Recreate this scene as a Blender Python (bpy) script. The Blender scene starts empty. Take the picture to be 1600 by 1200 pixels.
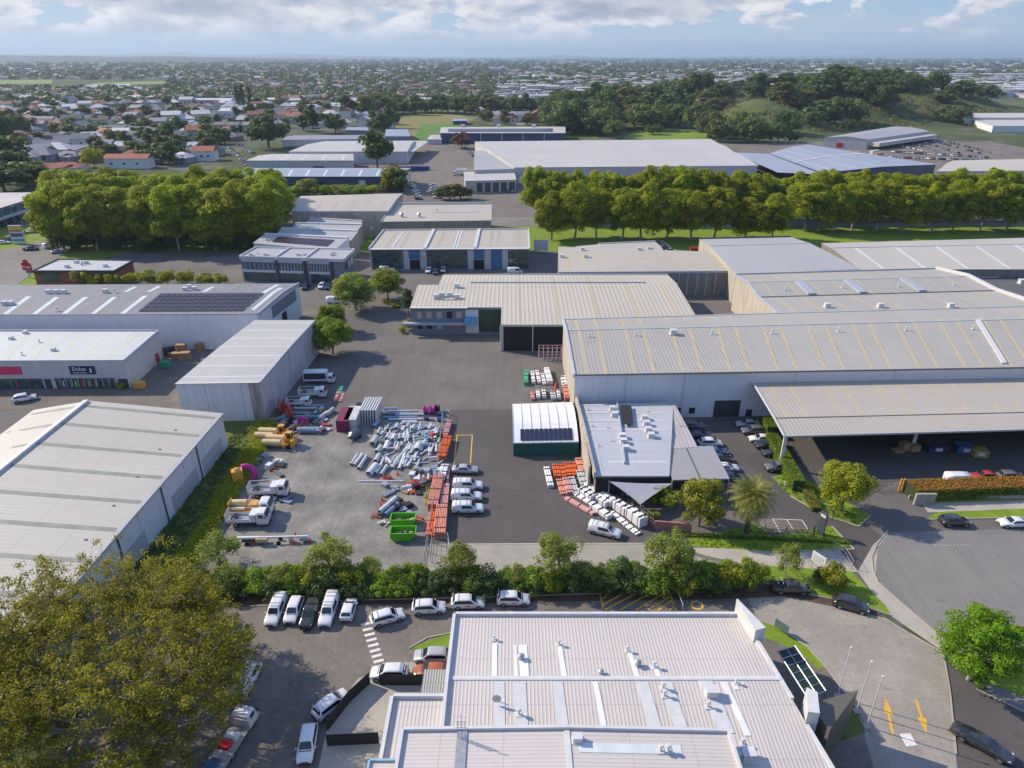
import bpy, math, random
import numpy as np
from mathutils import Vector, Matrix
C = bpy.context.scene.collection
SC = bpy.context.scene
R = math.radians
# ------------------------------------------------------------------ camera
FPX, PITCH, CAMH = 1080.0, R(25.4), 68.0
cam = bpy.data.objects.new('camera', bpy.data.cameras.new('camera')); C.objects.link(cam)
cam.location = (0, 0, CAMH); cam.rotation_euler = (R(90) - PITCH, 0, 0)
cam.data.sensor_width = 36; cam.data.lens = 36 * FPX / 1600
cam.data.clip_start = .5; cam.data.clip_end = 120000
SC.camera = cam
# ------------------------------------------------------------------ light
SUN_EL, SUN_AZ = R(34), R(157)      # direction to the sun: angle from +X, anticlockwise
sun = bpy.data.objects.new('sun', bpy.data.lights.new('sun', 'SUN')); C.objects.link(sun)
sun.data.energy = 5.0; sun.data.angle = R(.6); sun.data.color = (1, .87, .71)
sd = Vector((math.cos(SUN_AZ) * math.cos(SUN_EL), math.sin(SUN_AZ) * math.cos(SUN_EL), math.sin(SUN_EL)))
sun.rotation_euler = sd.to_track_quat('Z', 'Y').to_euler()
SC.view_settings.view_transform = 'Standard'; SC.view_settings.look = 'None'
SC.view_settings.exposure = 0.36; SC.view_settings.gamma = 1

class NT:
    def __init__(s, t): s.t = t; s.n = t.nodes; s.l = t.links
    def new(s, ty, **k):
        n = s.n.new(ty); s.sets(n, k); return n
    def sets(s, n, k):
        for a, b in k.items():
            if a.startswith('i_'):
                key = a[2:]; key = int(key) if key.isdigit() else key.replace('_', ' ')
                if hasattr(b, 'links') or hasattr(b, 'is_output'): s.l.new(b, n.inputs[key])
                else: n.inputs[key].default_value = b
            else: setattr(n, a, b)
    def math(s, op, a, b=None, c=None, clamp=False):
        n = s.n.new('ShaderNodeMath'); n.operation = op; n.use_clamp = clamp
        for i, v in enumerate((a, b, c)):
            if v is None: continue
            if hasattr(v, 'is_output'): s.l.new(v, n.inputs[i])
            else: n.inputs[i].default_value = v
        return n.outputs[0]
    def mix(s, f, a, b, mode='MIX'):
        n = s.n.new('ShaderNodeMix'); n.data_type = 'RGBA'; n.blend_type = mode
        for k, v in ((0, f), (6, a), (7, b)):
            if hasattr(v, 'is_output'): s.l.new(v, n.inputs[k])
            else: n.inputs[k].default_value = (v if k == 0 else (*v[:3], 1))
        return n.outputs[2]
    def noise(s, vec, scale, detail=4, rough=.55, dim='3D'):
        n = s.n.new('ShaderNodeTexNoise'); n.noise_dimensions = dim
        n.inputs['Scale'].default_value = scale; n.inputs['Detail'].default_value = detail; n.inputs['Roughness'].default_value = rough
        if vec is not None: s.l.new(vec, n.inputs['Vector'])
        return n.outputs[0]
    def ramp(s, f, stops, interp='LINEAR'):
        n = s.n.new('ShaderNodeValToRGB'); n.color_ramp.interpolation = interp
        e = n.color_ramp.elements
        while len(e) < len(stops): e.new(.5)
        for el, (p, c) in zip(e, stops):
            el.position = p; el.color = (c, c, c, 1) if not isinstance(c, tuple) else (*c[:3], 1)
        s.l.new(f, n.inputs[0]); return n.outputs[0]
    def map(s, vec, scale=(1, 1, 1), rot=(0, 0, 0), loc=(0, 0, 0)):
        n = s.n.new('ShaderNodeMapping'); n.inputs['Scale'].default_value = scale; n.inputs['Rotation'].default_value = rot
        n.inputs['Location'].default_value = loc; s.l.new(vec, n.inputs[0]); return n.outputs[0]

W = bpy.data.worlds.new('World'); SC.world = W; W.use_nodes = True
T = NT(W.node_tree); T.n.clear()
sky = T.new('ShaderNodeTexSky', sky_type='NISHITA', sun_disc=False, sun_elevation=SUN_EL, altitude=60, air_density=1.0, dust_density=.8, ozone_density=2.0)
sky.sun_rotation = R(90) - SUN_AZ
tc = T.new('ShaderNodeTexCoord'); gen = tc.outputs['Generated']
sep = T.new('ShaderNodeSeparateXYZ', i_0=gen)
# cloud field in direction space (world fixed), stretched sideways near the horizon
cv = T.map(gen, scale=(15, 15, 34), loc=(3.1, 1.7, .6))
n1 = T.noise(cv, 1.0, 8, .56)
nb = T.noise(T.map(gen, scale=(6.0, 6.0, 26), loc=(.9, 2.2, .1)), 1.0, 2, .5)
n2 = T.noise(T.map(gen, scale=(15, 15, 34), loc=(2.94, 1.66, .86)), 1.0, 4, .56)
left = T.math('MULTIPLY', T.math('ADD', T.math('MULTIPLY', sep.outputs[0], -.75), .35), .16)
hi = T.math('MULTIPLY', T.math('SUBTRACT', sep.outputs[2], .028), 3.0)
hi = T.math('MAXIMUM', T.math('MINIMUM', hi, .10), -.12)
dens = T.math('ADD', T.math('ADD', T.math('MULTIPLY', n1, .62), T.math('MULTIPLY', nb, .50)), T.math('ADD', left, hi))
mask = T.ramp(dens, [(.575, 0.0), (.59, .6), (.61, 1.0)])
shade = T.ramp(T.math('ADD', T.math('MULTIPLY', T.math('SUBTRACT', n2, n1), 1.0), .5), [(.38, (.84, .81, .78)), (.48, (.68, .66, .65)), (.56, (.46, .48, .52)), (.70, (.29, .32, .37))])
core = T.ramp(dens, [(.66, 0.0), (.76, .55)]); shade = T.mix(core, shade, (.30, .33, .39))
skyc = T.mix(1.0, sky.outputs[0], (.1, .1, .1), 'MULTIPLY')
wis = T.ramp(T.noise(T.map(gen, scale=(6, 6, 70), loc=(1, 5, 2)), 1.0, 6, .6), [(.42, 0.0), (.75, .7)])
skyb = T.mix(.9, skyc, T.ramp(sep.outputs[2], [(0, (.52, .60, .63)), (.02, (.44, .55, .62)), (.05, (.31, .45, .60)), (.1, (.18, .37, .74)), (.4, (.12, .29, .76))]))
skyb = T.mix(wis, skyb, (.44, .48, .53))
fall = T.ramp(sep.outputs[2], [(0, .0), (.012, .12), (.022, .55), (.034, 1.0), (.10, 1.0), (.22, .15)])
fin = T.mix(T.math('MULTIPLY', T.math('MULTIPLY', mask, fall), .95), skyb, shade)
bgn = T.new('ShaderNodeBackground', i_0=fin, i_1=1.0)
wo = T.new('ShaderNodeOutputWorld', i_0=bgn.outputs[0])
SC.cycles.max_bounces = 6; SC.cycles.diffuse_bounces = 3; SC.cycles.transmission_bounces = 3; SC.cycles.transparent_max_bounces = 6
SC.cycles.volume_bounces = 0; SC.cycles.caustics_reflective = False; SC.cycles.caustics_refractive = False
SC.cycles.use_denoising = True
HAZE = .00007

# ------------------------------------------------------------------ geometry helpers
def at(u, v, z=0.0):
    x = (u - 800) / FPX; y = (600 - v) / FPX
    dy = math.cos(PITCH) + y * math.sin(PITCH); dz = -math.sin(PITCH) + y * math.cos(PITCH)
    t = (z - CAMH) / dz
    return Vector((x * t, dy * t, z))
def vrow(y, z):
    zc = y * math.cos(PITCH) - (z - CAMH) * math.sin(PITCH); yc = y * math.sin(PITCH) + (z - CAMH) * math.cos(PITCH)
    return 600 - FPX * yc / zc
def hgt(u, vb, vt):
    b = at(u, vb); lo, hi = 0, 67
    for _ in range(40):
        m = (lo + hi) / 2
        if vrow(b.y, m) > vt: lo = m
        else: hi = m
    return lo
def ray_y(u, v, y):            # point of the sight line in the vertical plane at distance y
    x = (u - 800) / FPX; yy = (600 - v) / FPX
    dy = math.cos(PITCH) + yy * math.sin(PITCH); dz = -math.sin(PITCH) + yy * math.cos(PITCH)
    t = y / dy
    return Vector((x * t, y, CAMH + dz * t))

def tag(o, label=None, cat=None, group=None, kind=None):
    if label: o['label'] = label
    if cat: o['category'] = cat
    if group: o['group'] = group
    if kind: o['kind'] = kind
    return o
def empty(name, loc, rz=0, label=None, cat=None, group=None):
    o = bpy.data.objects.new(name, None); C.objects.link(o); o.location = loc; o.rotation_euler = (0, 0, rz)
    o.empty_display_size = .5
    return tag(o, label, cat, group)

class MB:
    def __init__(s): s.v = []; s.f = []; s.m = []
    def add(s, vs, fs, m=0):
        b = len(s.v); s.v += [tuple(p) for p in vs]
        s.f += [tuple(b + i for i in f) for f in fs]; s.m += [m] * len(fs); return s
    def poly(s, pts, m=0): return s.add(pts, [tuple(range(len(pts)))], m)
    def box(s, c, d, rz=0, m=0, ry=0):
        M = Matrix.Translation(c) @ Matrix.Rotation(rz, 4, 'Z') @ Matrix.Rotation(ry, 4, 'Y')
        vs = [M @ Vector((x * d[0] / 2, y * d[1] / 2, z * d[2] / 2)) for z in (-1, 1) for y in (-1, 1) for x in (-1, 1)]
        return s.add(vs, [(0, 2, 3, 1), (4, 5, 7, 6), (0, 1, 5, 4), (2, 6, 7, 3), (0, 4, 6, 2), (1, 3, 7, 5)], m)
    def prism(s, pts, z0, z1, m=0, mt=None):
        n = len(pts); z1s = z1 if isinstance(z1, (list, tuple)) else [z1] * n
        a = sum(pts[i][0] * pts[(i + 1) % n][1] - pts[(i + 1) % n][0] * pts[i][1] for i in range(n))
        idx = list(range(n)) if a > 0 else list(range(n))[::-1]
        P = [pts[i] for i in idx]; Z = [z1s[i] for i in idx]
        vs = [(p[0], p[1], z0) for p in P] + [(p[0], p[1], z) for p, z in zip(P, Z)]
        s.add(vs, [(i, (i + 1) % n, n + (i + 1) % n, n + i) for i in range(n)] + [tuple(range(n))[::-1]], m)
        return s.add(vs[n:], [tuple(range(n))], m if mt is None else mt)
    def cyl(s, a, b, r0, r1=None, n=10, m=0, cap=True):
        a = Vector(a); b = Vector(b); r1 = r0 if r1 is None else r1
        d = (b - a).normalized(); t = Vector((0, 0, 1)) if abs(d.z) < .9 else Vector((1, 0, 0))
        x = d.cross(t).normalized(); y = d.cross(x)
        vs = [p + (x * math.cos(2 * math.pi * i / n) + y * math.sin(2 * math.pi * i / n)) * r for p, r in ((a, r0), (b, r1)) for i in range(n)]
        fs = [((i + 1) % n, i, n + i, n + (i + 1) % n) for i in range(n)]
        if cap: fs += [tuple(range(n)), tuple(range(2 * n - 1, n - 1, -1))]
        return s.add(vs, fs, m)
    def pipe(s, a, b, r, ri, n=12, m=0):
        a = Vector(a); b = Vector(b); d = (b - a).normalized(); t = Vector((0, 0, 1)) if abs(d.z) < .9 else Vector((1, 0, 0))
        x = d.cross(t).normalized(); y = d.cross(x)
        def ring(p, q): return [p + (x * math.cos(2 * math.pi * i / n) + y * math.sin(2 * math.pi * i / n)) * q for i in range(n)]
        vs = ring(a, r) + ring(b, r) + ring(b, ri) + ring(a, ri)
        fs = []
        for k in range(4):
            k2 = (k + 1) % 4
            fs += [(k * n + (i + 1) % n, k * n + i, k2 * n + i, k2 * n + (i + 1) % n) for i in range(n)]
        return s.add(vs, fs, m)
    def torus(s, c, Rr, r, axis='Z', n=24, k=8, m=0, sq=1.0):
        vs = []; M = {'Z': Matrix.Identity(3), 'X': Matrix.Rotation(R(90), 3, 'Y'), 'Y': Matrix.Rotation(R(90), 3, 'X')}[axis]
        for i in range(n):
            for j in range(k):
                a = 2 * math.pi * i / n; b = 2 * math.pi * j / k
                p = Vector(((Rr + r * math.cos(b)) * math.cos(a), (Rr + r * math.cos(b)) * math.sin(a), r * sq * math.sin(b)))
                vs.append(Vector(c) + M @ p)
        return s.add(vs, [(i * k + j, ((i + 1) % n) * k + j, ((i + 1) % n) * k + (j + 1) % k, i * k + (j + 1) % k) for i in range(n) for j in range(k)], m)
    def loft(s, rings, m=0, cap=True):
        n = len(rings[0]); vs = [p for r in rings for p in r]
        fs = [(k * n + i, k * n + (i + 1) % n, (k + 1) * n + (i + 1) % n, (k + 1) * n + i) for k in range(len(rings) - 1) for i in range(n)]
        if cap: fs += [tuple(range(n))[::-1], tuple(range((len(rings) - 1) * n, len(rings) * n))]
        return s.add(vs, fs, m)
    def mesh(s, name, mats, smooth=False):
        me = bpy.data.meshes.new(name); me.from_pydata(s.v, [], s.f)
        for m in (mats if isinstance(mats, (list, tuple)) else [mats]): me.materials.append(m)
        me.polygons.foreach_set('material_index', s.m)
        if smooth: me.polygons.foreach_set('use_smooth', [True] * len(s.f))
        me.update(); return me
    def build(s, name, mats, parent=None, label=None, cat=None, group=None, kind=None, smooth=False, origin=None):
        if parent is not None and origin is None: origin = parent.matrix_world_loc if hasattr(parent, 'matrix_world_loc') else None
        if origin is None and parent is None and s.v:
            a = np.array(s.v); origin = Vector(((a[:, 0].min() + a[:, 0].max()) / 2, (a[:, 1].min() + a[:, 1].max()) / 2, a[:, 2].min()))
        if origin is not None:
            s.v = [(p[0] - origin[0], p[1] - origin[1], p[2] - origin[2]) for p in s.v]
        me = s.mesh(name, mats, smooth); o = bpy.data.objects.new(name, me); C.objects.link(o)
        if parent is not None: o.parent = parent
        elif origin is not None: o.location = origin
        return tag(o, label, cat, group, kind)
# children of building empties are written in world coordinates minus the empty's location
def child(mb, name, mats, parent, smooth=False, label=None):
    root = parent; off = Vector((0, 0, 0))
    p = parent
    while p is not None: off += p.location; p = p.parent
    return mb.build(name, mats, parent, origin=off, smooth=smooth, label=label)

# ------------------------------------------------------------------ materials
MATS = {}
def base_mat(name):
    m = bpy.data.materials.new(name); m.use_nodes = True; t = NT(m.node_tree)
    b = m.node_tree.nodes['Principled BSDF']; return m, t, b
def plain(name, col, rough=.6, metal=0, var=.12, scale=1.5, spec=.4, bump=0):
    if name in MATS: return MATS[name]
    m, t, b = base_mat(name)
    tc = t.new('ShaderNodeTexCoord')
    n = t.noise(tc.outputs['Object'], scale, 5, .6)
    c = t.mix(t.ramp(n, [(.3, 0.0), (.7, 1.0)]), tuple(x * (1 - var) for x in col), tuple(min(1, x * (1 + var)) for x in col))
    t.sets(b, dict(i_Base_Color=c, i_Roughness=rough, i_Metallic=metal, i_Specular_IOR_Level=spec))
    if bump:
        bn = t.new('ShaderNodeBump', i_Height=t.noise(tc.outputs['Object'], scale * 6, 3), i_Strength=bump, i_Distance=.05); t.sets(b, dict(i_Normal=bn.outputs[0]))
    MATS[name] = m; return m
def paint(name, col, rough=.28, coat=.5):
    if name in MATS: return MATS[name]
    m, t, b = base_mat(name)
    tc = t.new('ShaderNodeTexCoord'); n = t.noise(tc.outputs['Object'], 2.2, 3)
    c = t.mix(t.ramp(n, [(.35, 0.0), (.75, .18)]), col, (.25, .22, .19))
    t.sets(b, dict(i_Base_Color=c, i_Roughness=rough, i_Coat_Weight=coat, i_Coat_Roughness=.08)); MATS[name] = m; return m
def roofm(name, col, axis='x', pitch=.76, stain=(.35, .32, .26), amt=.35, bump=.6, rough=.5, streak=1.0, panel=0):
    """profiled steel sheet: ribs repeat along `axis`, run across it; weathering streaks follow the ribs"""
    if name in MATS: return MATS[name]
    m, t, b = base_mat(name)
    tc = t.new('ShaderNodeTexCoord'); o = tc.outputs['Object']
    sp = t.new('ShaderNodeSeparateXYZ', i_0=o); u = sp.outputs[0 if axis == 'x' else 1]
    big = t.noise(o, .055, 4, .6)
    st = t.noise(t.map(o, scale=(1.3, .07, .1) if axis == 'x' else (.07, 1.3, .1)), 1.0, 5, .65)
    fine = t.noise(o, 2.5, 4, .7)
    c = t.mix(t.ramp(big, [(.35, 0.0), (.7, .5)]), col, tuple(x * .82 for x in col))
    c = t.mix(t.math('MULTIPLY', t.ramp(st, [(.46, 0.0), (.72, 1.0)]), amt * streak), c, stain)
    c = t.mix(t.math('MULTIPLY', t.ramp(fine, [(.5, 0.0), (.8, 1.0)]), amt * .5), c, tuple(x * .7 for x in stain))
    if panel:
        w = t.new('ShaderNodeTexWhiteNoise', noise_dimensions='1D', i_W=t.math('FLOOR', t.math('DIVIDE', u, panel)))
        c = t.mix(t.math('MULTIPLY', w.outputs[0], .22), c, tuple(x * .72 for x in col))
    v2 = sp.outputs[1 if axis == 'x' else 0]; lap = t.math('LESS_THAN', t.math('FRACT', t.math('DIVIDE', t.math('ADD', v2, 500.3), 6.1)), .022)
    c = t.mix(t.math('MULTIPLY', lap, .28), c, tuple(x * .45 for x in col))
    sp2 = t.noise(o, .5, 5, .7); c = t.mix(t.math('MULTIPLY', t.ramp(sp2, [(.60, 0.0), (.72, 1.0)]), amt * .7), c, tuple(x * .6 for x in stain))
    ph = t.math('MULTIPLY', u, 2 * math.pi / pitch)
    h = t.math('POWER', t.math('ADD', t.math('MULTIPLY', t.math('SINE', ph), .5), .5), 3.0)
    bn = t.new('ShaderNodeBump', i_Height=h, i_Strength=bump, i_Distance=.06)
    t.sets(b, dict(i_Base_Color=c, i_Roughness=rough, i_Normal=bn.outputs[0], i_Specular_IOR_Level=.45)); MATS[name] = m; return m
def wallm(name, col, rough=.8, streak=.5, sc=(.5, .5, .06), dark=(.09, .085, .08), joints=0, blotch=.25):
    """tilt-slab concrete or painted cladding with rain streaks running down and panel joints"""
    if name in MATS: return MATS[name]
    m, t, b = base_mat(name)
    tc = t.new('ShaderNodeTexCoord'); o = tc.outputs['Object']
    s1 = t.noise(t.map(o, scale=sc), 2.4, 6, .65); s2 = t.noise(o, .25, 5, .6)
    c = t.mix(t.math('MULTIPLY', t.ramp(s1, [(.42, 0.0), (.75, 1.0)]), streak), col, dark)
    c = t.mix(t.math('MULTIPLY', t.ramp(s2, [(.35, 0.0), (.7, 1.0)]), blotch), c, tuple(x * .6 for x in col))
    if joints:
        sp = t.new('ShaderNodeSeparateXYZ', i_0=o); q = t.math('ADD', sp.outputs[0], sp.outputs[1])
        fr = t.math('FRACT', t.math('DIVIDE', q, joints)); j = t.math('LESS_THAN', fr, .12 / joints * 1.2)
        c = t.mix(t.math('MULTIPLY', j, .7), c, tuple(x * .3 for x in col))
    bn = t.new('ShaderNodeBump', i_Height=t.noise(o, 9, 4), i_Strength=.15, i_Distance=.03)
    t.sets(b, dict(i_Base_Color=c, i_Roughness=rough, i_Normal=bn.outputs[0])); MATS[name] = m; return m
def glassm(name, col=(.02, .03, .035), rough=.06):
    if name in MATS: return MATS[name]
    m, t, b = base_mat(name)
    tc = t.new('ShaderNodeTexCoord'); n = t.noise(tc.outputs['Object'], .8, 3)
    t.sets(b, dict(i_Base_Color=t.mix(t.ramp(n, [(.4, 0.0), (.65, 1.0)]), col, tuple(x * 2.2 for x in col)), i_Roughness=rough, i_Specular_IOR_Level=.9)); MATS[name] = m; return m
def leafm(name, dark, light, trans=.28, rough=.55):
    if name in MATS: return MATS[name]
    m, t, b = base_mat(name)
    g = t.new('ShaderNodeNewGeometry'); oi = t.new('ShaderNodeObjectInfo')
    tc = t.new('ShaderNodeTexCoord'); n = t.noise(tc.outputs['Object'], .45, 3)
    f = t.math('ADD', t.math('MULTIPLY', g.outputs['Random Per Island'], .65), t.math('MULTIPLY', t.ramp(n, [(.35, 0.0), (.65, 1.0)]), .35))
    c = t.mix(f, dark, light)
    hs = t.new('ShaderNodeHueSaturation', i_Color=c, i_Hue=t.math('ADD', t.math('MULTIPLY', oi.outputs['Random'], .03), .485), i_Value=t.math('ADD', t.math('MULTIPLY', oi.outputs['Random'], .35), .83))
    c = hs.outputs[0]
    t.sets(b, dict(i_Base_Color=c, i_Roughness=rough, i_Specular_IOR_Level=.25))
    tr = t.new('ShaderNodeBsdfTranslucent', i_Color=t.mix(.35, c, (.30, .36, .02)))
    mx = t.new('ShaderNodeMixShader', i_0=trans, i_1=b.outputs[0], i_2=tr.outputs[0])
    t.l.new(mx.outputs[0], t.n['Material Output'].inputs[0]); MATS[name] = m; return m
def groundm(name, col, col2, scale=.12, fine=3.0, rough=.9, bump=.3, specks=None, cracks=0, tyre=0):
    if name in MATS: return MATS[name]
    m, t, b = base_mat(name)
    tc = t.new('ShaderNodeTexCoord'); o = tc.outputs['Object']
    a = t.noise(o, scale, 6, .62); f = t.noise(o, fine, 5, .75); ff = t.noise(o, fine * 6, 3, .7)
    c = t.mix(t.ramp(a, [(.32, 0.0), (.68, 1.0)]), col, col2)
    c = t.mix(t.math('MULTIPLY', t.ramp(f, [(.42, 0.0), (.75, 1.0)]), .45), c, tuple(x * .55 for x in col))
    c = t.mix(t.math('MULTIPLY', t.ramp(ff, [(.5, 0.0), (.8, 1.0)]), .35), c, tuple(min(1, x * 1.7) for x in col2))
    if specks:
        s = t.noise(o, .6, 6, .7); c = t.mix(t.math('MULTIPLY', t.ramp(s, [(.58, 0.0), (.72, 1.0)]), .6), c, specks)
    if cracks:
        cr = t.math('LESS_THAN', t.math('ABSOLUTE', t.math('SUBTRACT', t.noise(o, .16, 6, .68), .5)), .0022)
        c = t.mix(t.math('MULTIPLY', cr, .45), c, tuple(x * .45 for x in col))
        oil = t.noise(o, .33, 3, .5); c = t.mix(t.math('MULTIPLY', t.ramp(oil, [(.66, 0.0), (.74, 1.0)]), .35), c, tuple(x * .45 for x in col))
        vp = t.new('ShaderNodeTexVoronoi', distance='CHEBYCHEV', i_Scale=.045, i_Vector=o); sx = t.new('ShaderNodeSeparateColor', i_0=vp.outputs['Color'])
        c = t.mix(t.math('MULTIPLY', t.math('GREATER_THAN', sx.outputs[0], .72), .22), c, tuple(x * .6 for x in col))
    if cracks > 90:
        vo = t.new('ShaderNodeTexVoronoi', feature='DISTANCE_TO_EDGE', i_Scale=cracks, i_Vector=t.mix(.12, o, t.noise(o, .5, 4)))
        c = t.mix(t.math('MULTIPLY', t.math('LESS_THAN', vo.outputs[0], .006), .55), c, tuple(x * .4 for x in col))
    if tyre:
        w = t.noise(t.map(o, scale=(.9, .05, 1), rot=(0, 0, tyre)), 1.2, 4, .6); c = t.mix(t.math('MULTIPLY', t.ramp(w, [(.5, 0.0), (.75, 1.0)]), .3), c, tuple(x * .6 for x in col))
    bn = t.new('ShaderNodeBump', i_Height=f, i_Strength=bump, i_Distance=.05)
    t.sets(b, dict(i_Base_Color=c, i_Roughness=rough, i_Normal=bn.outputs[0], i_Specular_IOR_Level=.3)); MATS[name] = m; return m
# ------------------------------------------------------------------ palette
WHITE = (.72, .71, .69)
m_roof_white = roofm('white_rib_roof', (0.54, 0.49, 0.445), 'x', .40, (.42, .39, .34), .28, .5, panel=7)
m_roof_white_y = roofm('white_rib_roof_cross', (0.54, 0.49, 0.445), 'y', .40, (.42, .39, .34), .28, .5, panel=7)
m_roof_left = roofm('pale_grey_roof', (0.477, 0.452, 0.383), 'y', .8, (.40, .37, .33), .35, .7, panel=7)
m_roof_arch = roofm('weathered_pale_roof', (0.459, 0.448, 0.399), 'y', .8, (.30, .33, .33), .4, .5)
m_roof_beige = roofm('beige_grey_roof', (0.459, 0.410, 0.329), 'x', .76, (.40, .35, .22), .45, .5, panel=11)
m_roof_cool = roofm('cool_grey_roof', (0.395, 0.388, 0.369), 'x', .8, (.28, .31, .36), .35, .45)
m_roof_slate = roofm('slate_grey_roof', (0.216, 0.211, 0.203), 'x', .8, (.34, .36, .38), .5, .45)
m_roof_big = roofm('warehouse_grey_roof', (0.40, 0.375, 0.325), 'x', .76, (.34, .30, .21), .5, .55, panel=9)
m_roof_back = roofm('pale_back_roof', (0.477, 0.435, 0.362), 'x', .76, (.38, .36, .31), .4, .4, panel=13)
m_roof_ribbed = roofm('wide_rib_roof', (0.505, 0.452, 0.362), 'x', 1.15, (.44, .39, .25), .5, 1.0, panel=17)
m_roof_office = roofm('office_grey_roof', (0.422, 0.392, 0.355), 'x', .76, (.30, .31, .33), .35, .5)
m_roof_dark = plain('dark_membrane', (.10, .10, .105), .8, 0, .2, .3)
m_canopy = roofm('canopy_grey_roof', (0.431, 0.384, 0.318), 'x', .76, (.40, .34, .24), .4, .5)
m_conc = wallm('tilt_slab', (.36, .34, .30), .85, .75, joints=6.2)
m_conc_tan = wallm('tan_slab', (.47, .42, .34), .85, .6, joints=6.2)
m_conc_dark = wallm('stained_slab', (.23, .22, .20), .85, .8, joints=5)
m_wall_pale = wallm('pale_blue_grey_wall', (.62, .65, .67), .7, .14, joints=0, blotch=.12)
m_wall_panel = wallm('pale_panel_wall', (.60, .63, .65), .7, .2, joints=7.5, blotch=.15)
m_wall_white = wallm('white_wall', (.50, .50, .49), .6, .2)
m_wall_navy = wallm('navy_cladding', (.035, .065, .12), .6, .2, dark=(.02, .03, .05))
m_wall_blue = wallm('blue_grey_cladding', (.15, .19, .23), .6, .2)
m_brick = plain('red_brick', (.30, .095, .06), .85, 0, .3, 4)
m_brick_pink = plain('pink_brick', (.36, .17, .14), .85, 0, .25, 3)
m_trim = plain('white_trim', (.55, .545, .535), .5, 0, .08, 1)
m_trim_grey = plain('grey_flashing', (.36, .39, .43), .5, .0, .12, 1)
m_trim_dark = plain('dark_trim', (.05, .052, .058), .6, 0, .2, 1)
m_yellowlight = plain('yellowed_rooflight', (.46, .38, .23), .55, 0, .07, .3)
m_greenlight = plain('grey_green_rooflight', (.235, .24, .20), .55, 0, .15, .4)
m_palelight = plain('pale_rooflight', (.55, .60, .58), .5, 0, .12, .5)
m_cleanlight = plain('white_rooflight', (.70, .69, .66), .5, 0, .08, .5)
m_brownlight = plain('brown_rooflight', (.38, .34, .27), .55, 0, .2, .5)
m_steel = plain('galvanised_steel', (.42, .43, .44), .4, .5, .15, 2)
m_black = plain('matt_black', (.018, .018, .02), .6, 0, .2, 2)
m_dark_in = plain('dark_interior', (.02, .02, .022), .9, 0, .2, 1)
m_blue_door = plain('blue_roller', (.05, .16, .27), .5, 0, .1, 1)
m_glass = glassm('dark_glass'); m_glass_g = glassm('green_glass', (.03, .055, .05)); m_glass_b = glassm('blue_glass', (.025, .06, .09))
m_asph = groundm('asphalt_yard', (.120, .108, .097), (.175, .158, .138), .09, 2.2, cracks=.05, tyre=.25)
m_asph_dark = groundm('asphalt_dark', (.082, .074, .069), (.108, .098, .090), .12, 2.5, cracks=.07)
m_asph_car = groundm('asphalt_worn', (.130, .112, .095), (.205, .178, .148), .18, 1.6, specks=(.30, .275, .24), cracks=.09)
m_asph_road = groundm('asphalt_road', (.185, .175, .16), (.225, .212, .19), .10, 2.6, tyre=.9, cracks=.04)
m_concrete = groundm('concrete_path', (.33, .30, .25), (.42, .38, .315), .25, 2.0)
m_drive = groundm('concrete_driveway', (.24, .215, .18), (.34, .305, .255), .16, 1.8, specks=(.33, .31, .27), cracks=.06)
m_gravel = groundm('gravel', (.12, .115, .105), (.29, .272, .235), .17, 2.2, specks=(.34, .30, .23), bump=.8, tyre=.5)
m_gravel_l = groundm('pale_gravel', (.26, .24, .20), (.36, .33, .27), .16, 3.0, specks=(.36, .33, .27), bump=.6)
m_grass = groundm('mown_grass', (.11, .19, .014), (.20, .27, .022), .4, 3.0, bump=.8)
m_grass_d = groundm('rough_grass', (.06, .095, .018), (.15, .165, .03), .2, 2.0, bump=1, specks=(.16, .13, .05))
m_mulch = groundm('mulch', (.07, .045, .03), (.12, .08, .05), .8, 4)
m_linewhite = plain('white_paint_line', (.62, .60, .56), .7, 0, .2, 4)
m_lineyel = plain('yellow_paint_line', (.62, .36, .04), .7, 0, .2, 4)

# ------------------------------------------------------------------ ground
def far_land():
    m, t, b = base_mat('far_land')
    tc = t.new('ShaderNodeTexCoord'); o = tc.outputs['Object']
    a = t.noise(o, .004, 6, .6); s = t.noise(o, .03, 5, .7); v = t.noise(o, .0009, 4, .6)
    c = t.mix(t.ramp(a, [(.35, 0.0), (.65, 1.0)]), (.045, .065, .026), (.10, .12, .045))
    c = t.mix(t.ramp(s, [(.52, 0.0), (.62, .65)]), c, (.17, .16, .145))
    c = t.mix(t.ramp(v, [(.58, 0.0), (.64, .7)]), c, (.12, .15, .045))
    t.sets(b, dict(i_Base_Color=c, i_Roughness=.95, i_Specular_IOR_Level=.1)); return m
g = MB(); S = 60000
g.poly([(-S, -300, 0), (S, -300, 0), (S, S, 0), (-S, S, 0)])
g.build('ground', far_land(), kind='structure', origin=(0, 0, 0))
_zi = [0]
def sheet(name, pts, z, mat, world=False):
    _zi[0] += 1; z += .0004 * _zi[0]
    P = [Vector((p[0], p[1], z)) if world else at(p[0], p[1], 0) for p in pts]
    P = [(p.x, p.y, z) for p in P]
    a = sum(P[i][0] * P[(i + 1) % len(P)][1] - P[(i + 1) % len(P)][0] * P[i][1] for i in range(len(P)))
    if a < 0: P = P[::-1]
    m = MB(); m.poly(P)
    o = m.build(name, mat, kind='structure', origin=(0, 0, 0)); return o
sheet('service_yard', [(-150, 75), (125, 75), (125, 262), (-150, 262)], .012, m_asph, True)
sheet('grass_park', [(-330, 262.2), (330, 262.2), (330, 305), (-330, 305)], .012, m_grass, True)
sheet('back_road', [(-330, 305.2), (420, 305.2), (420, 325), (-330, 325)], .012, m_asph_road, True)
sheet('far_service_yard', [(-110, 325.5), (420, 325.5), (420, 640), (-110, 640)], .012, m_asph_car, True)
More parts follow.
